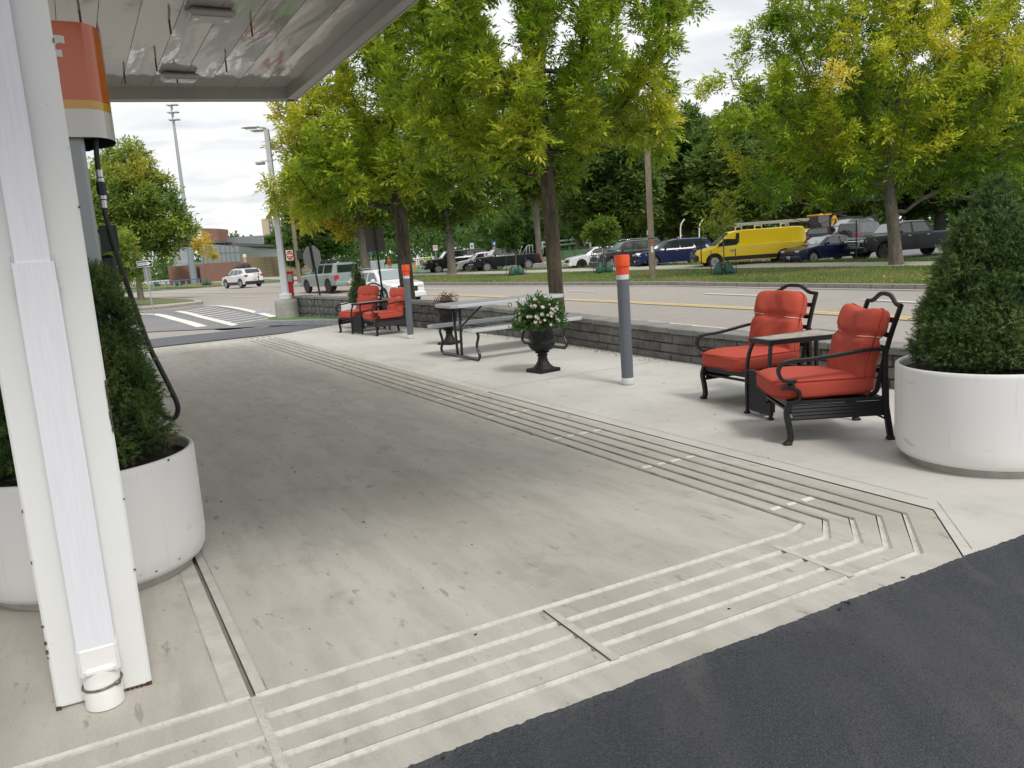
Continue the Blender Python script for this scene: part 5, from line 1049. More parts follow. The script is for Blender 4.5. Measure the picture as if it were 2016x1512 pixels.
PR = dict(
 suv=dict(top=[(0, .40), (.012, .50), (.04, .565), (.24, .64), (.27, .665), (.40, .95), (.5, 1.), (.8, .985), (.90, .945), (.965, .70), (.985, .60), (1, .42)], win=[[(.315, .665), (.41, .90), (.525, .92), (.525, .655)], [(.545, .655), (.545, .92), (.69, .915), (.71, .67)], [(.73, .68), (.71, .915), (.83, .89), (.89, .75)]], ws=(.275, .395), rw=(.905, .958), belt=.62, doors=[.30, .535, .72]),
 sedan=dict(top=[(0, .40), (.012, .50), (.06, .565), (.28, .67), (.42, .955), (.50, 1.), (.62, .985), (.68, .95), (.82, .745), (.965, .70), (.99, .6), (1, .42)], win=[[(.335, .69), (.425, .91), (.545, .94), (.545, .685)], [(.565, .685), (.565, .94), (.66, .91), (.745, .735), (.735, .70)]], ws=(.285, .415), rw=(.685, .815), belt=.655, doors=[.31, .555, .74]),
 hatch=dict(top=[(0, .40), (.012, .50), (.06, .57), (.26, .67), (.41, .955), (.50, 1.), (.75, .975), (.88, .91), (.965, .72), (.985, .6), (1, .42)], win=[[(.32, .69), (.415, .91), (.54, .93), (.54, .68)], [(.56, .68), (.56, .93), (.72, .905), (.82, .73), (.78, .69)]], ws=(.265, .405), rw=(.885, .958), belt=.65, doors=[.30, .55, .76]),
 pickup=dict(top=[(0, .46), (.008, .58), (.03, .635), (.235, .665), (.265, .68), (.34, .95), (.41, 1.), (.57, .985), (.605, .94), (.63, .70), (.637, .665), (.98, .665), (1, .64), (1.0, .42)], win=[[(.285, .685), (.352, .915), (.425, .94), (.425, .68)], [(.445, .68), (.445, .94), (.565, .92), (.592, .73), (.585, .69)]], ws=(.272, .335), rw=(.608, .628), belt=.65, doors=[.262, .435, .605]),
 capped=dict(top=[(0, .46), (.008, .58), (.03, .635), (.235, .665), (.265, .68), (.34, .95), (.41, .985), (.60, .985), (.62, .985), (.64, 1.), (.95, .99), (.985, .68), (1, .64), (1.0, .42)], win=[[(.285, .685), (.352, .915), (.425, .94), (.425, .68)], [(.445, .68), (.445, .94), (.575, .93), (.592, .70)], [(.645, .72), (.645, .93), (.92, .92), (.95, .72)]], ws=(.272, .335), rw=(.955, .98), belt=.65, doors=[.262, .435, .605]),
 van=dict(top=[(0, .34), (.012, .44), (.04, .50), (.15, .575), (.175, .60), (.31, .945), (.36, .985), (.5, 1.), (.90, 1.), (.97, .985), (.988, .93), (1.0, .40)], win=[[(.185, .565), (.30, .90), (.395, .92), (.392, .68), (.365, .60)]], ws=(.178, .305), rw=None, belt=.60, doors=[.41, .70]),
 boxy=dict(top=[(0, .42), (.01, .55), (.04, .60), (.26, .63), (.275, .65), (.345, .96), (.40, .995), (.6, 1.), (.93, .99), (.965, .96), (.985, .60), (1, .42)], win=[[(.31, .665), (.36, .93), (.50, .94), (.50, .66)], [(.525, .66), (.525, .94), (.67, .94), (.67, .66)], [(.70, .67), (.70, .94), (.91, .93), (.92, .67)]], ws=(.28, .342), rw=(.968, .982), belt=.625, doors=[.29, .51, .685]))
def vehicle(name, label, cat, kind, Lc, Wc, H, px, Y, az, pm, wr=.35, wh=(.185, .80), rim=rim_s, clad=0., rack=False, grp='cars parked in the lot', lights=True, glass=None, chromed=False, bump=None, sz=0., amber=False, zg=None, rt=None, rimn=5):
    p = PR[kind]; glass = glass or glass_m; x = AT(px, 500, Y)[0]; z0 = (T(x, Y)+.02 if zg is None else zg)+sz
    a = R_(az); hd = math.atan2(-math.cos(a), -math.sin(a)); root = empty(name, (x, Y, z0), hd, label, cat, grp)
    TX = np.array([q[0] for q in p['top']]); TZ = np.array([q[1] for q in p['top']])*H; X = lambda f: Lc*(.5-f)
    wc = [wh[0], wh[1]]; Ra = wr*1.17; zr = .155*H if kind not in ('pickup', 'capped', 'boxy') else .22*H
    def ring(f):
        zt = float(np.interp(f, TX, TZ)); w_ = Wc/2*(1-.16*max(0, (abs(f-.5)-.40)/.10)**2.2); zb = min(p['belt']*H, zt-.02)
        gh = max(0, min(1, (zt-p['belt']*H)/(H*(1-p['belt'])))); wt = w_*(.94-.17*gh) if kind != 'van' else w_*(.96-.10*gh)
        zl = zr+.10*H*max(0, (abs(f-.5)-.42)/.08)
        for c in wc:
            d = abs(f-c)*Lc
            if d < Ra: zl = max(zl, wr+math.sqrt(Ra*Ra-d*d)-.02)
        zl = min(zl, zb-.06); z3 = zl+(zb-zl)*.35
        return [(0, zl), (w_*.88, zl), (w_*.985, zl+.02), (w_, z3), (w_*.995, zb-.05*(zb-zl)), (w_*.965, zb), ((w_*.955+wt)/2, (zb+zt-.05*gh)/2), (wt, zt-.05*gh-.008), (wt*.85, zt-.008*gh-.003), (0, zt)]
    fs_ = sorted(set([round(v, 4) for v in list(np.linspace(0, 1, 40))+list(TX)+[c+s*Ra/Lc*k for c in wc for s in (-1, 1) for k in (.999, .93, .8, .55, .25)]+[c for c in wc]]))
    fs_ = [f for f in fs_ if 0 <= f <= 1]; rings = []
    for f in fs_:
        h_ = ring(f); rings.append([(X(f), -y, z) for y, z in h_]+[(X(f), y, z) for y, z in h_[-2:0:-1]])
    b = MB(); b.loft(rings, cap=True)
    body = b.build('body', pm, root, auto=32)
    def sy(f, z):
        h_ = ring(f)[2:9]; return float(np.interp(z, [q[1] for q in h_], [q[0] for q in h_]))
    def patch(nm, poly, m, par=body, o=.008, sides=(-1, 1), each=True):
        for s in sides:
            vs = [(X(f), s*(sy(f, z*H)+o), z*H) for f, z in poly]; c = MB(); f_ = tuple(range(len(vs))); c.add(vs, [f_ if s < 0 else f_[::-1]])
            vs2 = [(v[0], v[1]-s*(o+.004), v[2]) for v in vs]; n = len(vs); c.add(vs+vs2, [(i, (i+1) % n, (i+1) % n+n, i+n) for i in range(n)]); c.build(nm, m, par)
    for wpoly in p['win']: patch('side_window', wpoly, glass)
    def top_patch(nm, f0, f1, m, k=.84, o=.01):
        rows = []
        for f in np.linspace(f0, f1, 5):
            h_ = ring(f); zt = h_[-1][1]; w_ = h_[-2][0]/.85*k; rows.append([(X(f)+o*.5*(1 if f1 < .5 else -1), y, zt+o*(1-.3*abs(y)/w_)) for y in (-w_, -w_*.5, 0, w_*.5, w_)])
        MB().loft(rows, closed=False).build(nm, m, root, smooth=True)
    top_patch('windshield', p['ws'][0], p['ws'][1], glass_l if glass is glass_m else glass)
    if p['rw']: top_patch('rear_window', p['rw'][0], p['rw'][1], glass_m)
    c = MB()
    for f in p['doors']:
        zt = p['belt']*H; vs = [(f-.0012, .26), (f+.0012, .26), (f+.0012, p['belt']-.01), (f-.0012, p['belt']-.01)]
        for s in (-1, 1): q = [(X(g), s*(sy(g, z*H)+.004), z*H) for g, z in vs]; c.add(q, [(0, 1, 2, 3)])
    c.build('door_seams', seam_m, body)
    for f in p['doors'][:-1] if kind != 'van' else []:
        for s in (-1, 1): c = MB(); g = f+.19*(p['doors'][1]-p['doors'][0])/.235; c.box((X(g), s*(sy(g, (p['belt']-.055)*H)+.012), (p['belt']-.055)*H), (.17, .03, .03), bev=.008); c.build('door_handle', chrome if chromed else pm, body)
    for s in (-1, 1):
        c = MB(); f = p['win'][0][0][0]+.03; c.box((X(f), s*(Wc/2+.07), (p['belt']+.06)*H), (.11, .20, .14), bev=.035); c.build('mirror', trimb if kind == 'van' or clad else pm, root)
    if clad or kind == 'van':
        cl = clad or .30
        segs = [(wc[0]+Ra/Lc+.004, wc[1]-Ra/Lc-.004)]
        for s0, s1 in segs: patch('lower_cladding', [(s0, .17 if kind != 'van' else .19), (s1, .17 if kind != 'van' else .19), (s1, cl), (s0, cl)], trimb, o=.010)
        for c0 in wc:
            for s in (-1, 1):
                c = MB(); rows = []
                for t in np.linspace(.10, math.pi-.10, 14):
                    rr_ = [(c0-math.cos(t)*r_/Lc, wr-.02+math.sin(t)*r_) for r_ in (Ra+.0, Ra+.06)]; rows.append([(X(f), s*(sy(f, z)+.012), z) for f, z in rr_])
                c.loft(rows, closed=False); c.build('arch_trim', trimb, body)
    # wheels
    c = MB(); wd = .22*Wc/1.85
    prof = [(wr*.62, wd/2-.02), (wr*.70, wd/2), (wr*.93, wd/2-.005), (wr, wd/2-.04), (wr, -wd/2+.04), (wr*.93, -wd/2+.005), (wr*.70, -wd/2), (wr*.62, -wd/2+.02)]
    rings = [[(r_*math.cos(t), y, r_*math.sin(t)) for t in np.linspace(0, 2*math.pi, 28, endpoint=False)] for r_, y in prof]; c.loft(rings)
    w0 = c.build('wheel', tyre_m, root, auto=40)
    c = MB(); rim_r = wr*.66
    rings = [[(r_*math.cos(t), y, r_*math.sin(t)) for t in np.linspace(0, 2*math.pi, 28, endpoint=False)] for r_, y in ((rim_r, wd/2-.008), (rim_r*.93, wd/2-.012), (rim_r*.90, wd/2-.07), (.01, wd/2-.08))]; c.loft(rings, mi=1); c.f = c.f; c.m[:28] = [0]*28
    for k in range(rimn):
        t = 2*math.pi*k/rimn+.3; cs, sn = math.cos(t), math.sin(t); w1, w2 = .045*wr/.35, .075*wr/.35
        q = [(.02, -w1), (rim_r*.97, -w2), (rim_r*.97, w2), (.02, w1)]; vs = [(a_*cs-b_*sn, wd/2-.012, a_*sn+b_*cs) for a_, b_ in q]+[(a_*cs-b_*sn, wd/2-.05, a_*sn+b_*cs) for a_, b_ in q]
        c.add(vs, [(0, 1, 2, 3), (0, 4, 5, 1), (2, 6, 7, 3)], 0)
    rings = [[(r_*math.cos(t), y, r_*math.sin(t)) for t in np.linspace(0, 2*math.pi, 12, endpoint=False)] for r_, y in ((.055, wd/2-.03), (.05, wd/2-.002), (0.001, wd/2))]; c.loft(rings)
    rm = c.build('rim', [rim, trimb], w0)
    for i, (cf, s) in enumerate(((wc[0], 1), (wc[0], -1), (wc[1], 1), (wc[1], -1))):
        o = w0 if i == 0 else copy_tree(w0, root); o.location = (X(cf), s*(Wc/2-wd/2-.015), wr); o.rotation_euler = (0, 0, 0 if s > 0 else math.pi)
    c = MB(); c.box((0, 0, zr+.12), (Lc*.84, Wc*.72, .26)); c.build('underbody', trimb, root)
    # front and rear
    fh = ring(.0); wf = fh[3][0]; xf, xr = Lc/2, -Lc/2
    zg_ = float(np.interp(0, TX, TZ)); tall = kind in ('pickup', 'capped', 'boxy', 'van')
    c = MB(); c.box((xf-.03, 0, (.40 if not tall else .47)*H), (.12, wf*1.15, .15*H), bev=.03); c.build('grille', chrome if chromed and tall else trimb, root)
    if tall and chromed:
        c = MB()
        for zf in (.52, .455, .39): c.box((xf+.035, 0, zf*H), (.03, wf*1.12, .022*H), bev=.006)
        c.build('grille_bar', chrome, root)
    c = MB(); c.box((xf-.05, 0, (.23 if not tall else .30)*H), (.26, Wc*.93, .16*H), bev=.05); c.build('front_bumper', bump or pm, root)
    c = MB(); c.box((xr+.05, 0, (.25 if not tall else .30)*H), (.24, Wc*.93, .15*H), bev=.05); c.build('rear_bumper', bump or (trimb if clad else pm), root)
    hz = (.475 if not tall else .53)
    if kind == 'van': hz = .43
    for s in (-1, 1):
        if lights:
            patch('headlight', [(.012, hz-.045), (.10 if kind != 'boxy' else .04, hz-.01), (.085 if kind != 'boxy' else .04, hz+.045), (.02, hz+.035)], lamp_o if amber else lamp_c, root, .012, (s,))
            c = MB(); c.box((xf-.05, s*wf*.80, hz*H), (.14, wf*.36, .07*H), bev=.02); c.build('headlight', lamp_c, root)
        tz = (.60, .05) if kind in ('suv', 'hatch', 'sedan') else (.50, .09)
        patch('taillight', [(.93 if kind not in ('van', 'pickup', 'capped', 'boxy') else .975, tz[0]-tz[1]), (.987, tz[0]-tz[1]), (.975, tz[0]+tz[1]), (.95 if kind not in ('van', 'pickup', 'capped', 'boxy') else .975, tz[0]+tz[1]*.8)], lamp_r, root, .012, (s,))
        c = MB(); c.box((xr+.06, s*Wc*.40, tz[0]*H), (.10, Wc*.15, tz[1]*2*H), bev=.02); c.build('taillight', lamp_r, root)
    for xx, zf, nm in ((xf+.07, .25, 'number_plate'), (xr-.075 if not clad else xr-.04, .44 if not tall else .30, 'number_plate')):
        c = MB(); c.box((xx, 0, zf*H), (.02, .32, .15), bev=.004); c.build(nm, plate_m, root)
    if rack:
        for s in (-1, 1): c = MB(); c.tube(bez([(X(.42), s*Wc*.34, H-.03), (X(.46), s*Wc*.34, H+.05), (X(.6), s*Wc*.34, H+.06), (X(.84), s*Wc*.34, H+.03), (X(.88), s*Wc*.34, H-.05)], 4), .018, 6); c.build('roof_rail', trimb if rt is None else rt, root, smooth=True)
    root['_X'] = 0; del root['_X']
    return root, X, H
# parked cars, left to right
car_black = paint('paint_black', (.012, .013, .016)); car_white = paint('paint_white', (.72, .73, .74), 0.); car_navy = paint('paint_navy', (.012, .022, .075), .4); car_dk = paint('paint_dark_slate', (.012, .018, .024), .4); car_char = paint('paint_charcoal', (.045, .043, .048), .4); car_silver = paint('paint_silver', (.30, .31, .32), .5); car_teal = paint('paint_grey_blue', (.235, .29, .295), .1)
vehicle('pickup_truck', 'black pickup with a bed cap parked leftmost in the lot, half behind a trunk', 'pickup truck', 'capped', 5.7, 2.0, 1.94, 897, 71.5, 75, car_black, wr=.42, rimn=6, chromed=False)
vehicle('crossover_car', 'white crossover with black wheel arches parked behind the two black pickups', 'car', 'suv', 4.45, 1.8, 1.60, 947, 69.5, 76, car_white, wr=.35, clad=.27)
vehicle('pickup_truck', 'black pickup with open bed and red tail lamps parked beside the white crossover', 'pickup truck', 'pickup', 5.5, 1.92, 1.80, 993, 65.2, 74, car_black, wr=.40, rimn=6)
vehicle('hatchback_car', 'white hatchback parked low between the near ash trunk and the round-headed sapling', 'car', 'hatch', 4.45, 1.78, 1.46, 1176, 57.8, 80, car_white, wr=.325, rim=rim_k, rimn=5)
vehicle('suv_car', 'charcoal sport utility with chrome window line parked behind the nearer bollard top', 'car', 'suv', 4.85, 1.92, 1.78, 1237, 54.2, 76, car_char, wr=.38, rack=True, rt=chrome)
vehicle('suv_car', 'navy blue sport utility parked between the utility pole and the yellow van', 'car', 'suv', 4.9, 1.9, 1.69, 1326, 52., 85, car_navy, wr=.37, chromed=True)
yel_m = paint('paint_yellow', (.95, .68, .012), 0., .32)
vn, X, H = vehicle('delivery_van', 'bright yellow panel van with a white ladder rack on its roof', 'van', 'van', 6.05, 2.05, 2.02, 1472, 46.3, 94, yel_m, wr=.37, wh=(.165, .80), bump=trimb, rimn=7)
whr = mat('rack_white', (.66, .65, .58), .5)
for f in (.42, .60, .84):
    c = MB(); 
    for s in (-1, 1): c.box((X(f), s*.80, H+.10), (.06, .05, .22), bev=.008)
    c.box((X(f), 0, H+.17), (.06, 1.66, .05), bev=.008); c.box((X(f), -.82, H+.25), (.05, .04, .22)); c.box((X(f), .82, H+.25), (.05, .04, .22)); c.build('rack_crossbar', whr, vn)
for k, (y_, f0, f1, z_) in enumerate(((.6, .22, .98, .23), (.25, .30, 1.04, .23), (.6, .36, 1.03, .31))):
    ld = empty('ladder', tuple(vn.matrix_world.translation), 0, ('pale ladder on the near side of the yellow van roof, lowest', 'pale ladder lying along the middle of the yellow van roof', 'pale ladder stacked topmost on the yellow van roof')[k], 'ladder'); ld.location = vn.location; ld.rotation_euler = vn.rotation_euler
    c = MB()
    for dy in (-.18, .18): c.box(((X(f0)+X(f1))/2, y_+dy, H+z_+.02), (abs(X(f0)-X(f1)), .03, .075), bev=.006)
    c.build('rail', whr, ld); c = MB()
    for q in np.arange(X(f1)+.15, X(f0), .3): c.tube([(q, y_-.18, H+z_+.02), (q, y_+.18, H+z_+.02)], .016, 6)
    c.build('rung', whr, ld)
c = MB()
for k in range(15): 
    q = X(.355)-.03*k*1.0
c.box((X(.33), 1.034, .30*H+.33), (.34, .004, .05)); c.box((X(.33)+.0, 1.034, .30*H+.27), (.30, .004, .018)); c.build('logo_strip', mat('logo_blue', (.10, .30, .45), .5), vn)
vehicle('sedan_car', 'dark blue sedan with its tan-tinged bonnet parked behind the yellow van', 'car', 'sedan', 4.75, 1.78, 1.43, 1626, 44.8, 72, car_navy, wr=.32, amber=True, rimn=9)
vehicle('pickup_truck', 'large dark slate pickup with chrome grille behind the spreading ash trunk', 'pickup truck', 'pickup', 6.3, 2.06, 1.93, 1786, 43.6, 80, car_dk, wr=.43, rim=rim_k, chromed=True, amber=True, rimn=6)
vehicle('crossover_car', 'black crossover seen from behind over the sedan roof', 'car', 'suv', 4.55, 1.84, 1.68, 1621, 61, 212, car_black, wr=.36, glass=glass_m)
vehicle('hatchback_car', 'white car just showing behind the rear of the yellow van', 'car', 'hatch', 4.4, 1.8, 1.5, 1598, 66, 212, car_white, wr=.33)
vehicle('suv_car', 'grey car between the black crossover and the boxy jeep', 'car', 'suv', 4.6, 1.85, 1.66, 1662, 64, 60, car_silver, wr=.36)
vehicle('suv_car', 'silver-blue sport utility standing highest, beyond the boxy jeep', 'car', 'suv', 5.1, 2.0, 1.95, 1672, 78, 70, paint('paint_silver_blue', (.13, .16, .18)), wr=.40, sz=.35)
jp, X, H = vehicle('off_road_car', 'boxy grey jeep with a spare wheel on its tailgate', 'car', 'boxy', 4.6, 1.86, 1.86, 1700, 60, 232, paint('paint_gunmetal', (.09, .09, .092)), wr=.41, rimn=6)
c = MB(); c.loft([[(-4.6/2-d_, .1+r_*math.cos(t), .95+r_*math.sin(t)) for t in np.linspace(0, 6.283, 24, endpoint=False)] for r_, d_ in ((.40, .0), (.41, .03), (.41, .2), (.38, .24), (.12, .24))], cap=True); c.build('spare_wheel', tyre_m, jp, auto=40)
# yellow digger in the lot
bx, by = AT(1613, 460, 82)[0], 82.; dg = empty('backhoe_loader', (bx, by, .0), R_(200), 'yellow backhoe digger with a glazed cab standing far back in the lot', 'digger'); cy_ = mat('digger_yellow', (.60, .30, .02), .45, var=.1, vs=3)
c = MB(); c.box((0, 0, 2.86), (1.75, 1.6, .14), bev=.04); c.box((0, .3, 2.97), (.16, .16, .14), bev=.03); c.build('cab_roof', cy_, dg)
c = MB()
for sx_, sy_ in ((-1, -1), (1, -1), (1, 1), (-1, 1)): c.bar([(sx_*.8, sy_*.7, 1.2), (sx_*.76, sy_*.68, 2.8)], .10, .10)
c.build('cab_frame', trimb, dg); c = MB(); c.box((0, 0, 2.1), (1.46, 1.3, 1.4)); c.build('cab_glass', glass_m, dg)
c = MB(); c.box((1.3, 0, 1.25), (1.8, .95, .75), bev=.1); c.box((0, 0, 1.0), (2.0, 1.3, .5), bev=.08); c.build('body', cy_, dg)
for sx_, r_ in ((-.5, .62), (1.6, .42)):
    for s in (-1, 1): c = MB(); c.loft([[(sx_+q*math.cos(t), s*.85+d_, r_+q*math.sin(t)) for t in np.linspace(0, 6.283, 20, endpoint=False)] for q, d_ in ((r_*.5, -.2), (r_, -.18), (r_, .18), (r_*.5, .2))], cap=True); c.build('wheel', tyre_m, dg, auto=40)
c = MB(); c.bar([(-1.1, 0, 1.0), (-1.9, 0, 2.7)], .22, .3); c.bar([(-1.9, 0, 2.7), (-2.6, 0, 1.4)], .18, .24); c.build('digging_arm', cy_, dg); c = MB(); c.box((-2.6, 0, 1.1), (.5, .6, .5), bev=.1); c.build('bucket', trimb, dg)
c = MB(); c.bar([(.9, -.6, 1.3), (2.6, -.6, .8)], .14, .2); c.bar([(.9, .6, 1.3), (2.6, .6, .8)], .14, .2); c.box((2.9, 0, .55), (.5, 2.0, .7), bev=.12); c.build('front_loader', cy_, dg)
# white box trailer glimpsed above the jeep
tr_, X, H = None, None, None
tb = empty('box_trailer', (AT(1672, 440, 100)[0], 100., .2), .1, 'white box trailer glimpsed under the ash leaves above the boxy jeep', 'trailer'); c = MB(); c.box((0, 0, 1.55), (3.6, 2.2, 2.0), bev=.05); c.build('box_body', car_white, tb); c = MB(); c.box((0, 0, .5), (3.2, 1.8, .12)); c.build('chassis', trimb, tb)
for sx_ in (-.6, .6): c = MB(); c.loft([[(sx_+q*math.cos(t), -1.0+d_, .36+q*math.sin(t)) for t in np.linspace(0, 6.283, 16, endpoint=False)] for q, d_ in ((.2, -.12), (.36, -.1), (.36, .1))], cap=True); c.build('wheel', tyre_m, tb)
# moving cars on the street
r4, X, H = vehicle('off_road_car', 'grey-blue four by four with a roof rack driving away behind the stop sign', 'car', 'boxy', 4.8, 1.93, 1.76, 646, 50.5, 180-38, car_teal, wr=.40, rim=rim_k, grp='cars driving on the street', rimn=6, sz=-.02)
c = MB(); c.box((X(.62), 0, H+.10), (2.3, 1.25, .05), bev=.01)
for k in range(5): c.box((X(.40)-.5*k, 0, H+.14), (.05, 1.3, .05))
c.box((X(.62), .6, H+.15), (2.3, .05, .07)); c.box((X(.62), -.6, H+.15), (2.3, .05, .07)); c.build('roof_rack', trimb, r4)
rv, X, H = vehicle('suv_car', 'small white sport utility with a black roof box driving away past the school', 'car', 'suv', 4.6, 1.86, 1.68, 471, 73, 180-44, car_white, wr=.36, clad=.30, grp='cars driving on the street')
c = MB(); rings = []
for f, w_, h_ in ((.36, .15, .08), (.38, .34, .22), (.48, .42, .34), (.66, .43, .38), (.76, .38, .32), (.80, .2, .15)): rings.append([(X(f), w_*math.cos(t)*(1 if abs(math.cos(t)) < .9 else .97), H+.08+h_*max(0, math.sin(t))+(0 if math.sin(t) > 0 else .0)) for t in np.linspace(0, 6.283, 16, endpoint=False)])
c.loft(rings, cap=True); c.build('roof_box', trimb, rv, auto=50); c = MB()
for f in (.45, .7): c.box((X(f), 0, H+.05), (.06, 1.1, .05))
c.build('roof_bar', trimb, rv); c = MB(); c.bar([(X(1)-.1, -.3, .45), (X(1)-.15, -.3, 1.15)], .05, .05); c.bar([(X(1)-.15, -.55, 1.1), (X(1)-.15, .1, 1.1)], .04, .04); c.build('cycle_carrier', trimb, rv)
ws_, X, H = vehicle('suv_car', 'white sport utility driving towards us just behind the wall, half hidden by red chairs', 'car', 'suv', 4.5, 1.80, 1.58, 752, 38.5, 180-146+0, car_white, wr=.36, grp='cars driving on the street', rack=True, rt=rim_s, sz=-.06)
ws_.rotation_euler.z = math.atan2(-.80, .60)
# ================================================================== SIGNS, POLES, BUILDINGS
alu = mat('sign_aluminium', (.26, .27, .27), .4, metal=.5); galv = mat('galvanised', (.40, .42, .43), .45, metal=.5, var=.1, vs=5); blackp = mat('black_post', (.022, .022, .02), .6, var=.3, vs=6); wood_m = layered('pole_wood', (.22, .18, .13), [(4., .4, .65, (.30, .26, .20), .8, (1, 1, .1)), (20., .5, .7, (.10, .08, .06), .6, (1, 1, .1))], rough=.9)
white_s = mat('sign_white', (.72, .72, .70), .5); red_s = mat('sign_red', (.48, .03, .03), .45); blue_s = mat('sign_blue', (.03, .14, .45), .5); black_s = mat('sign_black', (.012, .012, .012), .5)
def pole(b, h, r0, r1=None, n=10, z0=0): return b.lathe([(r0, z0), (r1 or r0, h)], n=n)
# lamp post on its round concrete base
lb = W(5.02, 21.05); LP = empty('lamp_post', (lb[0], lb[1], 0), 0, 'white lamp post with two flat heads on a round concrete base at the wall end', 'lamp post')
conc_b = mat('base_concrete', (.40, .40, .37), .9, var=.15, vs=4, bump=.2, bs=30)
b = MB(); b.lathe([(.335, -.3), (.335, .17), (.328, .175), (.335, .18), (.335, .33), (.328, .335), (.335, .34), (.335, .49), (.328, .495), (.335, .50), (.335, .60), (.325, .615), (0, .62)], n=36, cap=False); b.build('concrete_base', conc_b, LP, auto=40)
lampw = mat('lamp_white', (.70, .71, .74), .4, var=.04, vs=3)
ztop = AT(531, 254, lb[1])[2]
b = MB(); b.box((0, 0, .70), (.30, .30, .17), bev=.02); b.build('base_cover', lampw, LP)
b = MB(); b.loft([[(sx_*w_, sy_*w_, z) for sx_, sy_ in ((-1, -1), (1, -1), (1, 1), (-1, 1))] for w_, z in ((.085, .62), (.06, ztop))], cap=True); b.build('pole', lampw, LP)
for k, (dy, ln) in enumerate(((.25, .42), (-.32, .50))):
    b = MB(); b.tube(bez([(0, 0, ztop-.03), (-.03, dy*.2, ztop+.03), (-.14, dy*.6, ztop+.03)], 4), .028, 8); b.build('bracket_arm', lampw, LP, smooth=True)
    b = MB(); rings = []
    for t, w_, h_ in ((0, .05, .03), (.12, .11, .05), (.5, .16, .06), (.85, .13, .04), (1, .05, .02)): rings.append([(-.10-t*ln, dy+w_*math.cos(a), ztop+.02+h_*math.sin(a)*(.9 if math.sin(a) > 0 else .35)) for a in np.linspace(0, 6.283, 14, endpoint=False)])
    b.loft(rings, cap=True); h_ = b.build('lamp_head', lampw, LP, smooth=True); b = MB(); b.box((-.10-ln*.5, dy, ztop-.005), (ln*.6, .18, .012)); b.build('lens', lens_m, h_)
zl_ = AT(533, 318, lb[1])[2]
b = MB(); b.box((0, 0, zl_+.04), (.15, .15, .05)); b.box((-.16, 0, zl_+.02), (.2, .04, .04)); b.build('bracket', lampw, LP); b = MB(); b.box((-.28, 0, zl_-.03), (.24, .2, .07), bev=.02); b.build('flood_light', galv, LP)
# red call box
cbp = AT(573, 570, 25.2); cb = empty('call_box', (cbp[0], cbp[1], T(cbp[0], cbp[1])), R_(20), 'red emergency call box on a pedestal behind the lamp post', 'call box')
cz = AT(573, 559, 25.2)[2]-cb.location.z; ct = AT(571, 535, 25.2)[2]-cb.location.z
b = MB(); b.box((0, 0, cz/2), (.15, .15, cz), bev=.01); b.build('pedestal', red_s, cb); b = MB(); b.box((0, 0, (cz+ct)/2), (.22, .17, ct-cz), bev=.02); b.box((0, 0, ct), (.26, .21, .03), bev=.01); b.build('box', red_s, cb); b = MB(); b.box((0, -.09, (cz+ct)/2), (.13, .012, (ct-cz)*.6), bev=.004); b.build('panel', galv, cb)
def signpost(name, px, py, Y, label, cat, ph, r=.03, m=galv, rz=0., lean=0., z=None, post='post', group=None):
    p = AT(px, py, Y); g = T(p[0], p[1]) if z is None else z
    o = empty(name, (p[0], p[1], g), rz, label, cat, group); o.rotation_euler = (0, lean, rz)
    b = MB(); b.box((0, .0, ph/2), (r*2, r*1.4, ph), bev=.004); b.build(post, m, o); return o
# stop sign seen from behind
pz = AT(606, 482, 27)[2]; gz = T(*AT(634, 582, 27)[:2])
st = signpost('stop_sign', 634, 582, 27., 'grey back of an octagonal stop sign on a leaning black post', 'road sign', pz-gz+.05, .028, blackp, R_(55), R_(-6))
b = MB(); c_ = pz-gz-.40; oc = [(.40*math.cos(a+math.pi/8), .40*math.sin(a+math.pi/8)) for a in np.linspace(0, 2*math.pi, 8, endpoint=False)]
b.loft([[(x, .030+d, c_+z) for x, z in oc] for d in (0, .004)], cap=True); b.build('sign_plate', alu, st); b = MB(); b.loft([[(x*.985, .0355+d, c_+z*.985) for x, z in oc] for d in (0, .001)], cap=True); b.build('red_face', red_s, st)
pz = AT(747, 446, 24.5)[2]; gz = T(*AT(758, 602, 24.5)[:2])
s2 = signpost('road_sign', 758, 602, 24.5, 'dark square sign seen from behind on a black post beside the forked ash trunk', 'road sign', pz-gz+.1, .028, blackp, R_(12), R_(-2))
b = MB(); b.box((-.02, .035, pz-gz-.38), (.56, .006, .66)); b.build('sign_plate', mat('sign_back_brown', (.10, .095, .085), .5, metal=.3), s2)
# one-way sign
ow = signpost('one_way_sign', 301, 607, 39.3, 'black and white one way sign on a thin grey post on the corner island', 'road sign', 2.62, .028, galv, R_(-8), R_(-1.5), z=T(*AT(301, 607, 39.3)[:2])+.12)
b = MB(); b.box((-.02, -.035, 2.43), (.80, .006, .29)); pl_ = b.build('sign_plate', white_s, ow)
b = MB(); b.box((-.02, -.040, 2.43), (.76, .004, .25)); b.build('black_field', black_s, pl_)
b = MB(); ar = [(-.34, -.065), (.14, -.065), (.14, -.105), (.335, 0), (.14, .105), (.14, .065), (-.34, .065)]; b.loft([[(x-.02, -.0445+d, 2.43+z) for x, z in ar] for d in (0, .002)], cap=True); b.build('arrow', white_s, pl_)
text_mesh('ONE WAY', .105, 'lettering', black_s, pl_, (-.10, -.0475, 2.43), (math.pi/2, 0, 0), .001, 1.0)
b = MB(); b.box((-.0, .02, 1.95), (.36, .005, .62)); b.build('sign_back', alu, ow)
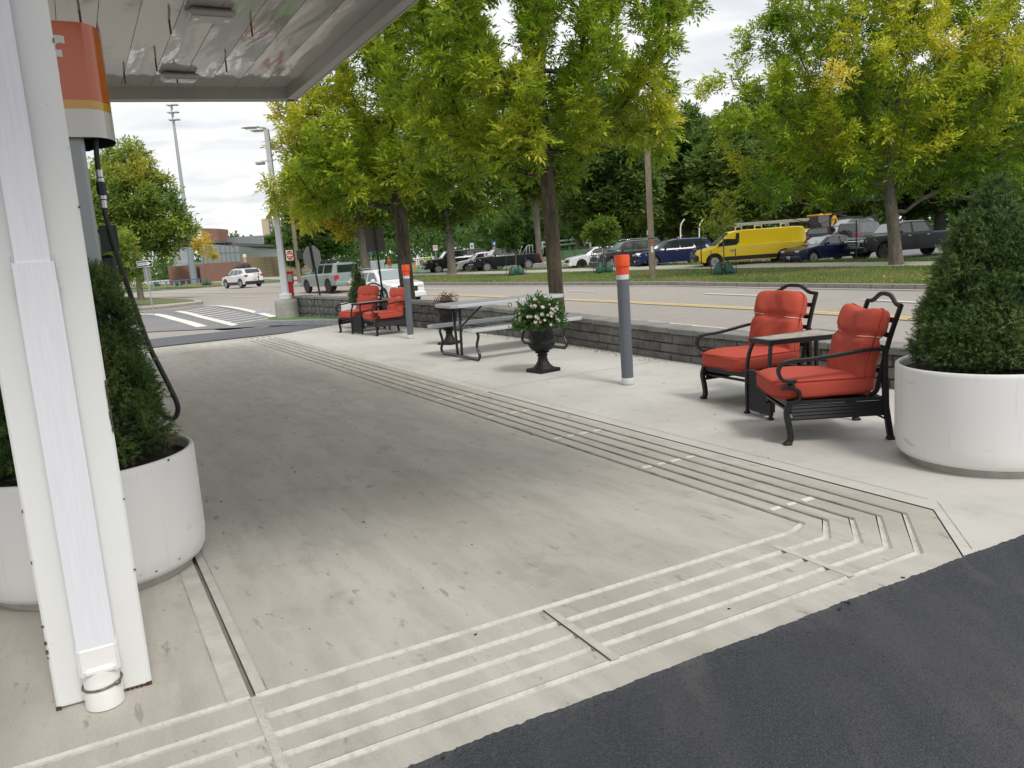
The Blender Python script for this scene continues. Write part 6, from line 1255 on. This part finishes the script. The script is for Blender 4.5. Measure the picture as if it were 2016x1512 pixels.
# do not enter sign on a wooden pole
up = G(590, 557, .05); pl2 = empty('utility_pole', up, 0, 'brown wooden pole carrying the do not enter sign beyond the grey-blue car', 'utility pole'); b = MB(); pole(b, 10.5, .19, .15); b.build('shaft', wood_m, pl2)
dn = empty('do_not_enter_sign', (up[0]-.55, up[1]-.25, AT(579, 502, up[1])[2]), R_(52), 'red and white do not enter sign fixed to the brown wooden pole', 'road sign')
b = MB(); b.box((0, 0, 0), (.76, .006, .9), bev=.002); b.build('sign_plate', white_s, dn); b = MB(); b.loft([[(.35*math.cos(a), -.006-d, .40*math.sin(a)) for a in np.linspace(0, 6.283, 26, endpoint=False)] for d in (0, .003)], cap=True); dd = b.build('red_disc', red_s, dn); b = MB(); b.box((0, -.012, 0), (.58, .003, .13)); b.build('white_bar', white_s, dd)
text_mesh('DO NOT', .13, 'lettering', white_s, dd, (0, -.011, .19), (math.pi/2, 0, 0), .001); text_mesh('ENTER', .13, 'lettering', white_s, dd, (0, -.011, -.19), (math.pi/2, 0, 0), .001)
b = MB(); b.box((.28, -.1, dn.location.z-up[2]), (.4, .3, .75), bev=.02); b.build('control_box', trimb, pl2)
# wooden utility pole at right
up = G(1285, 545.5, .14); p3 = empty('utility_pole', up, 0, 'tall weathered utility pole with a small white tag standing on the verge', 'utility pole'); b = MB(); pole(b, 8.2, .165, .13, 14); b.build('shaft', wood_m, p3, auto=40)
tz = AT(1283, 491, up[1])[2]-up[2]; b = MB(); b.box((0, -.155, tz), (.10, .012, .30)); b.build('tag', white_s, p3)
b = MB(); tz = AT(1283, 477.5, up[1])[2]-up[2]; b.lathe([(.160, tz-.03), (.162, tz), (.160, tz+.03)], n=14); b.build('band', red_s, p3); b = MB(); tz = AT(1283, 469.5, up[1])[2]-up[2]; b.lathe([(.160, tz-.02), (.162, tz), (.160, tz+.02)], n=14); b.build('band', black_s, p3)
b = MB(); tz = AT(1277, 458, up[1])[2]-up[2]; b.box((-.17, 0, tz), (.06, .1, .22)); b.build('meter_box', galv, p3)
for px, y0, y1, Y, lb_ in ((1381, 466, 520, 43.2, 'thin dark post left of the yellow van nose'), (1686, 433, 512, 41.5, 'thin dark post in front of the dark slate pickup grille'), (1866, 452, 510, 41.5, 'thin dark post before the rear door of the dark slate pickup')):
    za, zb_ = AT(px, y1, Y)[2], AT(px, y0, Y)[2]; signpost('signpost', px, y1, Y, lb_, 'post', zb_-za, .026, blackp, z=za, group='thin posts along the lot edge')
def flat_sign(px, py, Y, w_, h_, label, faces, name='parking_sign', z=0.):
    p = AT(px, py, Y); o = empty(name, (p[0], p[1], z), 0, label, 'sign', 'signs at the parking lot'); b = MB(); b.box((0, 0, (p[2]-z+h_/2)/2), (.06, .05, p[2]-z+h_/2)); b.build('post', galv, o)
    for k, (m, fx, fz, fw, fh) in enumerate(faces): b = MB(); b.box((fx*w_, -.035-.006*k, p[2]-z+fz*h_), (fw*w_, .006, fh*h_)); b.build('sign_plate' if k == 0 else 'symbol', m, o)
flat_sign(929, 484, 76, .34, .52, 'blue and white accessible parking sign left, above the white crossover', [(white_s, 0, 0, 1, 1), (blue_s, 0, -.05, .5, .4)])
flat_sign(973, 479.5, 76, .34, .40, 'blue parking sign above a red and white plate over the black pickup roof', [(blue_s, 0, 0, 1, 1), (white_s, 0, 0, .4, .5), (mat('sign_pink', (.55, .28, .28), .5), 0, -1.2, 1.1, .9)])
flat_sign(857, 488, 82, .44, .50, 'red and white parking sign above the nose of the capped pickup', [(white_s, 0, 0, 1, 1), (MC['sign_pink'], 0, .1, .7, .5)])
flat_sign(482, 508, 100, .42, .95, 'white and red parking sign in front of the tan school wall', [(white_s, 0, .3, 1, .4), (MC['sign_pink'], 0, -.25, .9, .6)])
# stadium light mast
sm = AT(337, 205, 150); mb_ = empty('stadium_light', (AT(337, 205, 150)[0], 150, 0), 0, 'tall grey stadium light mast rising behind the left street tree', 'light mast'); b = MB(); pole(b, sm[2], .46, .2, 14); b.build('mast', galv, mb_, auto=40)
for k in range(3):
    zc = sm[2]-.3-1.25*k; b = MB(); b.box((.35, 0, zc), (1.9, .12, .12)); b.build('crossarm', galv, mb_)
    for q in (-.45, .35, 1.0): b = MB(); b.lathe([(.12, .22), (.36, -.16), (.34, -.20), (.0, -.12)], (q, -.4, zc+.25), 12, cap=False); b.build('floodlight', lampw, mb_, smooth=True)
# school: brick wing, metal-clad upper walls, tan block wing, brick shaft, rooftop box
def brickmat(name, c1, c2, mort, scale, row=.5):
    m = bpy.data.materials.new(name); m.use_nodes = True; MC[name] = m; t = m.node_tree; b = t.nodes['Principled BSDF']; b.inputs['Roughness'].default_value = .9
    tc_ = t.nodes.new('ShaderNodeTexCoord'); mp = t.nodes.new('ShaderNodeMapping'); mp.inputs['Rotation'].default_value = (math.pi/2, 0, 0); t.links.new(tc_.outputs['Object'], mp.inputs[0])
    bt = t.nodes.new('ShaderNodeTexBrick'); bt.inputs['Scale'].default_value = scale; bt.inputs['Color1'].default_value = (*c1, 1); bt.inputs['Color2'].default_value = (*c2, 1); bt.inputs['Mortar'].default_value = (*mort, 1); bt.inputs['Mortar Size'].default_value = .025
    t.links.new(mp.outputs[0], bt.inputs['Vector']); t.links.new(bt.outputs[0], b.inputs['Base Color']); return m
bk = brickmat('red_brick', (.26, .105, .07), (.20, .085, .06), (.30, .25, .21), 1.6); tanb = brickmat('tan_block', (.36, .27, .16), (.30, .225, .14), (.24, .20, .14), .9); clad_m = mat('metal_cladding', (.36, .385, .41), .4, metal=.3, var=.05, vs=.15); roof_e = mat('roof_edge', (.16, .165, .17), .5)
sc = empty('school_building', (0, 0, 0), 0, 'low school building of red brick, grey metal panels and tan block across the street', 'school')
def wallq(b, A, B, z0, z1, mi=0, th=.3, z1b=None):
    A, B = np.array(A), np.array(B); d = (B-A)/np.linalg.norm(B-A); n_ = np.array([-d[1], d[0]])*th; z1b = z1 if z1b is None else z1b
    b.add([(A[0], A[1], z0), (B[0], B[1], z0), (B[0], B[1], z1b), (A[0], A[1], z1), (A[0]+n_[0], A[1]+n_[1], z0), (B[0]+n_[0], B[1]+n_[1], z0), (B[0]+n_[0], B[1]+n_[1], z1b), (A[0]+n_[0], A[1]+n_[1], z1)], [(0, 1, 2, 3), (5, 4, 7, 6), (3, 2, 6, 7), (1, 5, 6, 2), (4, 0, 3, 7)], mi)
def pt_(px, Y): return AT(px, 520, Y)[:2]
P0, P1, P2, P3 = pt_(330, 118), pt_(400, 121), pt_(474, 127), pt_(612, 168)
zr0, zr1, zr2, zr3 = [AT(px, py, Y)[2] for px, py, Y in ((400, 479, 121), (474, 484.5, 127), (474, 484.5, 127), (612, 494.5, 168))]
zm0, zm1 = AT(410, 519, 121)[2], AT(470, 514, 127)[2]; zmid = (zm0+zm1)/2
b = MB(); wallq(b, P0, P1, 0, zmid); wallq(b, P1, P2, 0, zmid); b.build('brick_wall', bk, sc)
b = MB(); wallq(b, P1, P2, zmid+.0, zr0, z1b=zr1); b.build('metal_panels', clad_m, sc)
b = MB(); L_ = 8
for k in range(1, L_): q = np.array(P1)+(np.array(P2)-np.array(P1))*k/L_; b.box((q[0], q[1]-.02, (zmid+zr0)/2), (.07, .06, zr0-zmid))
wallq(b, np.array(P1)-(0, .05), np.array(P2)-(0, .05), zmid+1.3, zmid+1.42); b.build('panel_joints', roof_e, sc)
zt2 = AT(480, 504, 128)[2]; zt3 = AT(612, 498.5, 168)[2]-.2
b = MB(); wallq(b, P2, P3, 0, zt2-.2, z1b=zt2-.2); b.build('tan_wall', tanb, sc)
b = MB(); wallq(b, np.array(P2)+(-.3, -.3), np.array(P3)+(-.3, -.3), zt2-.2, zr2, z1b=zr3); b.build('metal_panels', clad_m, sc)
b = MB(); b2_ = np.array(P2)+(-.5, -1.1); wallq(b, np.array(P1)+(-.3, -.6), b2_, zr0, zr0+.55, z1b=zr1+.55, th=8); wallq(b, b2_, np.array(P3)+(1, -1.1), zr2, zr2+.55, z1b=zr3+.5, th=8); b.build('roof', roof_e, sc)
b = MB(); lv = np.array(P2)+(np.array(P3)-np.array(P2))*.60; d = (np.array(P3)-np.array(P2)); d /= np.linalg.norm(d)
for k in range(5): wallq(b, lv-d*3+(-.2, -.2), lv+d*3+(-.2, -.2), 3.1+.32*k, 3.26+.32*k, th=.1)
b.build('louvre', clad_m, sc)
b = MB(); a0_, a1_ = AT(466, 470, 135), AT(518, 470, 142); wallq(b, a0_[:2], a1_[:2], zr1, AT(470, 466, 135)[2], th=7, z1b=AT(516, 463.5, 142)[2]); b.build('rooftop_box', clad_m, sc)
b = MB(); a0_, a1_ = AT(398, 470, 132), AT(430, 470, 132); wallq(b, a0_[:2], a1_[:2], 4, AT(398, 449, 132)[2], th=5, z1b=AT(428, 450, 132)[2]); b.build('brick_shaft', bk, sc)
b = MB(); c0 = AT(380, 540, 114); pole_h = AT(376, 488, 114)[2]; b.lathe([(.42, 0), (.42, pole_h)], (c0[0], c0[1], 0), 18); b.build('round_column', mat('column_blue_grey', (.22, .27, .31), .5), sc, auto=40)
b = MB(); wallq(b, pt_(343, 116), pt_(372, 116), AT(350, 521, 116)[2], AT(350, 488, 116)[2], th=1.5); b.build('grey_canopy_panel', clad_m, sc)
b = MB(); wallq(b, pt_(386, 119), pt_(392, 119.3), 0, 2.4, th=.1); b.build('door', trimb, sc)
b = MB(); zb_ = AT(340, 523, 115)[2]; wallq(b, pt_(340, 115), pt_(386, 115), zb_-.1, zb_+.25, th=3); b.build('entrance_slab', clad_m, sc)
tw = empty('tan_tower', (AT(529, 440, 420)[0], 420, 0), .3, 'distant tan tower block with a dark window strip on the skyline', 'building'); zt_ = AT(527, 431, 420)[2]; b = MB(); b.box((0, 0, zt_/2), (6.6, 6, zt_)); b.build('block', mat('tower_tan', (.50, .42, .30), .8), tw); b = MB(); b.box((.9, -1.2, zt_/2+1.2), (1.7, 4.6, zt_+2)); b.build('stair_tower', mat('tower_dark', (.10, .10, .12), .6), tw)
for k in range(4): b = MB(); b.box((.9, -3.6, zt_-1.0-2.4*k), (.9, .2, 1.3)); b.build('window', mat('tower_pane', (.35, .38, .42), .4), tw)
# fence, goal, playground, people
fnc = mat('chain_rail', (.09, .10, .10), .5, metal=.5); scr = mat('green_screen', (.12, .26, .15), .8, var=.2, vs=.6)
fo = empty('field_fence', (0, 0, 0), 0, 'long chain fence with green screens along the near edge of the playing field', 'fence'); b = MB(); A, B = pt_(770, 112), pt_(1230, 92)
nf = 22; A, B = np.array(A), np.array(B); zf = AT(1100, 492, 98)[2]
for k in range(nf+1): q = A+(B-A)*k/nf; b.tube([(q[0], q[1], 0), (q[0], q[1], 1.35)], .04, 5)
b.build('posts', fnc, fo); b = MB(); b.tube([(A[0], A[1], 1.35), (B[0], B[1], 1.35)], .035, 5); b.tube([(A[0], A[1], .08), (B[0], B[1], .08)], .03, 5); b.build('rail', fnc, fo); b = MB(); C_ = A+(B-A)*.73; wallq(b, C_, B, .1, 1.15, th=.02); b.build('screen', scr, fo)
def tube_thing(name, label, cat, org_, lines, r, m, part='frame', rz=0, group=None):
    o = empty(name, org_, rz, label, cat, group); b = MB()
    for ln in lines: b.tube(ln, r, 7)
    b.build(part, m, o, smooth=True); return o
wt_m = mat('play_white', (.70, .71, .70), .4)
pg = AT(1330, 475, 125); tube_thing('soccer_goal', 'small white soccer goal left of the utility pole cars, on the far field', 'soccer goal', (pg[0], 125, .9), [[(-1.2, 0, 0), (-1.2, 0, 1.9), (1.2, 0, 2.0), (1.2, 0, 0)], [(-1.2, 0, 1.9), (-.2, 1.4, 0)], [(1.2, 0, 2), (2.0, 1.4, 0)], [(-.2, 1.4, 0), (2., 1.4, 0)]], .06, wt_m)
pg = AT(1125, 490, 125); sw = tube_thing('swing_frame', 'white tubular swing frame with a red leg right of the near ash trunk', 'play equipment', (pg[0], 125, .3), [bez([(-4.5, 0, 2.0), (-2, 0, 2.15), (1.2, 0, 2.2), (1.9, 0, 1.9), (2.1, 0, 1.2)], 4), [(-4.5, 0, 1.5), (1.6, 0, 1.65)]], .13, wt_m, 'tube'); b = MB(); b.tube([(2.1, 0, 1.25), (2.15, 0, -.6)], .2, 8); b.build('red_leg', red_s, sw)
pg = AT(1040, 490, 130); tube_thing('climbing_frame', 'white bar climbing frame over the tail of the black pickup', 'play equipment', (pg[0], 130, .6), [[(-2.6, 0, 0), (-2.6, 0, 1.2)], [(-3.2, 0, 1.2), (-1.8, 0, 1.2), (-1.0, 0, .2), (-.2, 0, 1.5), (.8, 0, 1.6)], [(-1.6, .5, 0), (-.9, .5, 1.6)], [(.2, 0, 0), (.2, 0, 1.7)], [(.7, 0, 0), (.7, 0, 1.7)], [(-.4, 0, 0), (-.2, 0, 1.5)]], .06, wt_m)
pg = AT(1085, 482, 135); tube_thing('climbing_frame', 'white arch frame between the two tree trunks beyond the pickup', 'play equipment', (pg[0], 135, .6), [[(-1.4, 0, 0), (-1.4, 0, 2.0), (.3, 0, 2.0), (.3, 0, 0)], [(-2.4, 0, .1), (-1.4, 0, 1.2)]], .07, wt_m)
pg = AT(1244, 470, 122); of = tube_thing('orange_fence', 'orange safety fence left of the utility pole, on the far field', 'fence', (pg[0], 122, 1.2), [[(-1.6, 0, -.8), (-1.6, 0, 1.0)], [(1.3, 0, -.8), (1.3, 0, 1.4)], [(-1.6, 0, .5), (1.3, 0, .9)]], .05, mat('orange_mesh', (.55, .20, .08), .7), 'posts'); b = MB(); b.box((-1.1, 0, .3), (1.0, .1, 1.3)); b.build('panel', mat('tan_panel', (.40, .27, .20), .8), of)
for px, y0, y1, Y, lb_ in ((1163, 402, 492, 130, 'thin white lamp pole behind the round-headed sapling'), (1561, 384, 444, 120, 'thin white lamp pole rising behind the yellow van roof')):
    za, zb_ = 0, AT(px, y0, Y)[2]; p = AT(px, y1, Y); o = empty('lamp_pole', (p[0], Y, 0), 0, lb_, 'lamp post', 'thin lamp poles by the playground'); b = MB(); pole(b, zb_, .16, .09, 8); b.build('pole', wt_m, o); b = MB(); b.box((-.3, 0, zb_), (.9, .3, .12), bev=.03); b.build('lamp_head', wt_m, o)
for px, lb_ in ((1340, 'curved white pole behind the navy sport utility'), (1377, 'curved white pole just left of the yellow van')):
    zb_ = AT(px, 432, 90)[2]; p = AT(px, 470, 90); tube_thing('curved_pole', lb_, 'pole', (p[0], 90, 0), [bez([(0, 0, 0), (0, 0, zb_*.6), (.1, 0, zb_*.85), (.5, 0, zb_)], 6)], .07, wt_m, group='curved poles by the playground')
bb = AT(724, 500, 150); so = empty('scoreboard', (bb[0], 150, 0), 0, 'blue and white scoreboard standing at the far side of the field', 'scoreboard'); zc_ = AT(724, 491, 150)[2]
b = MB(); b.box((0, 0, zc_), (1.6, .2, 1.7)); b.build('board', blue_s, so)
for q in ((-.35, .45, .6, .25), (-.2, -.35, .9, .22), (.5, .1, .4, .2)): b = MB(); b.box((q[0], -.12, zc_+q[1]), (q[2], .03, q[3])); b.build('white_panel', white_s, so)
b = MB()
for sx_ in (-.6, .6): b.tube([(sx_, 0, 0), (sx_, 0, zc_-.8)], .07, 6)
b.build('legs', galv, so); 
bb = AT(735, 506, 148); sb = empty('storage_container', (bb[0], 148, 0), 0, 'pale grey storage container below the blue scoreboard', 'container'); b = MB(); b.box((0, 0, .75), (3.4, 1.6, 1.5), bev=.04); b.build('body', mat('container_grey', (.42, .44, .50), .6, var=.1, vs=1.5), sb); b = MB(); b.box((1.0, -.82, .7), (.8, .03, 1.2)); b.build('door', galv, sb)
tn = AT(822, 503, 160); to = empty('field_tent', (tn[0], 160, 0), 0, 'small white tent beyond the field right of the forked ash trunk', 'tent'); b = MB(); b.loft([[(x, y, 1.15) for x, y in ((-.5, -.5), (.5, -.5), (.5, .5), (-.5, .5))], [(x*.1, y*.1, 1.7) for x, y in ((-.5, -.5), (.5, -.5), (.5, .5), (-.5, .5))]], cap=True); b.box((0, 0, .6), (.9, .9, 1.15)); b.build('canopy_cloth', white_s, to)
cone_m = mat('cone_orange', (.65, .13, .03), .6)
for px, py, Y, lb_ in ((817, 527, 108, 'orange cone on the near edge of the playing field, right of the forked ash'),): 
    p = AT(px, py, Y); o = empty('traffic_cone', (p[0], Y, .03), 0, lb_, 'traffic cone'); b = MB(); b.lathe([(.16, .05), (.04, .95), (0, .97)], n=12, cap=False); b.build('cone', cone_m, o, smooth=True); b = MB(); b.box((0, 0, .03), (.45, .45, .06), bev=.01); b.build('base', cone_m, o)
skin = mat('skin', (.35, .20, .14), .6)
def person(px, Y, label, shirt, trousers, pose=0, h=1.7, rz=0.):
    p = AT(px, 505, Y); root = empty('person', (p[0], Y, .04), rz, label, 'person', 'people on the playing field'); s = h/1.75; a = (.12, .25, -.1)[pose % 3]
    J = [(0, 0, .95), (0, 0, 1.15), (0, 0, 1.40), (0, 0, 1.52), (0, -.01, 1.62), (0, -.01, 1.72), (.19, 0, 1.40), (.26, -a, 1.13), (.24, -a*2.4, .90), (-.19, 0, 1.40), (-.26, a*.7, 1.13), (-.25, a*.9, .88), (.10, 0, .90), (.12, -a, .48), (.12, a*.4, .06), (.12, a*.4-.14, .03), (-.10, 0, .90), (-.12, a, .48), (-.12, a*1.6, .06), (-.12, a*1.6-.14, .03)]
    E_ = [(0, 1), (1, 2), (2, 3), (3, 4), (4, 5), (2, 6), (6, 7), (7, 8), (2, 9), (9, 10), (10, 11), (0, 12), (12, 13), (13, 14), (14, 15), (0, 16), (16, 17), (17, 18), (18, 19)]
    Rr = [.15, .15, .16, .06, .095, .08, .07, .045, .03, .07, .045, .03, .10, .07, .045, .035, .10, .07, .045, .035]
    me = bpy.data.meshes.new('body'); me.from_pydata([tuple(k*s for k in j) for j in J], E_, []); o = link('body', me, root); me.materials.append(skin); md = o.modifiers.new('skin', 'SKIN'); 
    lay = me.skin_vertices[0] if me.skin_vertices else None
    if lay:
        for i, q in enumerate(Rr): lay.data[i].radius = (q*s, q*s*.8)
        lay.data[0].use_root = True
    o.modifiers.new('s', 'SUBSURF').render_levels = 1
    b = MB()
    b.loft([[(w_*s*math.cos(t), d_*s*math.sin(t), z*s) for t in np.linspace(0, 6.283, 12, endpoint=False)] for w_, d_, z in ((.19, .15, .88), (.18, .145, 1.1), (.215, .15, 1.32), (.20, .12, 1.44), (.08, .07, 1.5))]); b.tube([(.19*s, 0, 1.42*s), (.265*s, -a*s, 1.13*s)], [.09, .075], 8); b.tube([(-.19*s, 0, 1.42*s), (-.265*s, a*.7*s, 1.13*s)], [.09, .075], 8); b.build('shirt', shirt, root, smooth=True)
    b = MB()
    for q in ((12, 13, 14), (16, 17, 18)): b.tube([tuple(k*s for k in J[i]) for i in q], [.125, .09, .07], 8)
    b.lathe([(.17*s, .84*s), (.18*s, .98*s)], n=10); b.build('trousers', trousers, root, smooth=True)
    b = MB(); b.lathe([(.098*s, 0), (.105*s, .06*s), (.085*s, .12*s), (0, .145*s)], (0, .015, 1.66*s), 10, cap=False); b.build('hair', trimb, root, smooth=True); return root
hv = mat('hi_vis', (.45, .72, .06), .7); wsht = mat('white_shirt', (.68, .68, .68), .8); redj = mat('red_jersey', (.45, .06, .05), .8); dkt = mat('dark_trousers', (.03, .03, .04), .8)
person(714, 150, 'person in a bright yellow vest left of the storage container', hv, dkt, 0)
person(754, 150, 'person in a pale green top right of the storage container', mat('pale_top', (.45, .62, .42), .8), dkt, 1)
person(765, 124, 'person in red kit standing between the two black posts', redj, redj, 2, 1.8)
person(815, 150, 'person in a white shirt leftmost right of the forked ash trunk', wsht, dkt, 0)
person(827, 150, 'person in a white shirt just right of the white tent', wsht, redj, 1)
person(832, 152, 'person in a white shirt second right of the white tent', wsht, dkt, 2)
person(838, 148, 'person in a bright yellow vest, left of the pair in yellow', hv, dkt, 1)
person(843, 150, 'person in a bright yellow vest, right of the pair in yellow', hv, dkt, 0)
person(852, 140, 'person in a white shirt beside the red and white parking sign', wsht, redj, 1)
person(1079, 120, 'person in dark clothes on the playground left of the near ash trunk', dkt, dkt, 0)
# low precast stone by the garden kerb
ps = G(523, 638, 0); o = empty('kerb_end_stone', (ps[0], ps[1], 0), R_(10), 'pale sloped kerb end stone lying at the driveway edge', 'kerb stone'); b = MB(); b.loft([[(-.36, -.14, 0), (.28, -.14, 0), (.28, .14, 0), (-.36, .14, 0)], [(-.22, -.10, .13), (.22, -.10, .13), (.22, .10, .13), (-.22, .10, .13)]], cap=True); b.build('stone', mat('pale_stone', (.55, .56, .57), .7, var=.1, vs=8), o)
# blue barriers on the school verge
for k, (px, Y) in enumerate(((322, 96), (346, 98), (372, 100))):
    p = AT(px, 550, Y); o = empty('blue_bench', (p[0], Y, 0.05), 0, ('short blue bench on the school walk, left', 'blue rail bench before the round column', 'blue and white rail right of the round column')[k], 'bench'); b = MB(); b.box((0, 0, .78), (3.0, .35, .10), bev=.02); b.build('seat', mat('bench_blue', (.06, .12, .33), .5), o)
    for s in (-1, 1): b = MB(); b.box((s*1.2, 0, .37), (.08, .3, .74)); b.build('leg', galv, o)
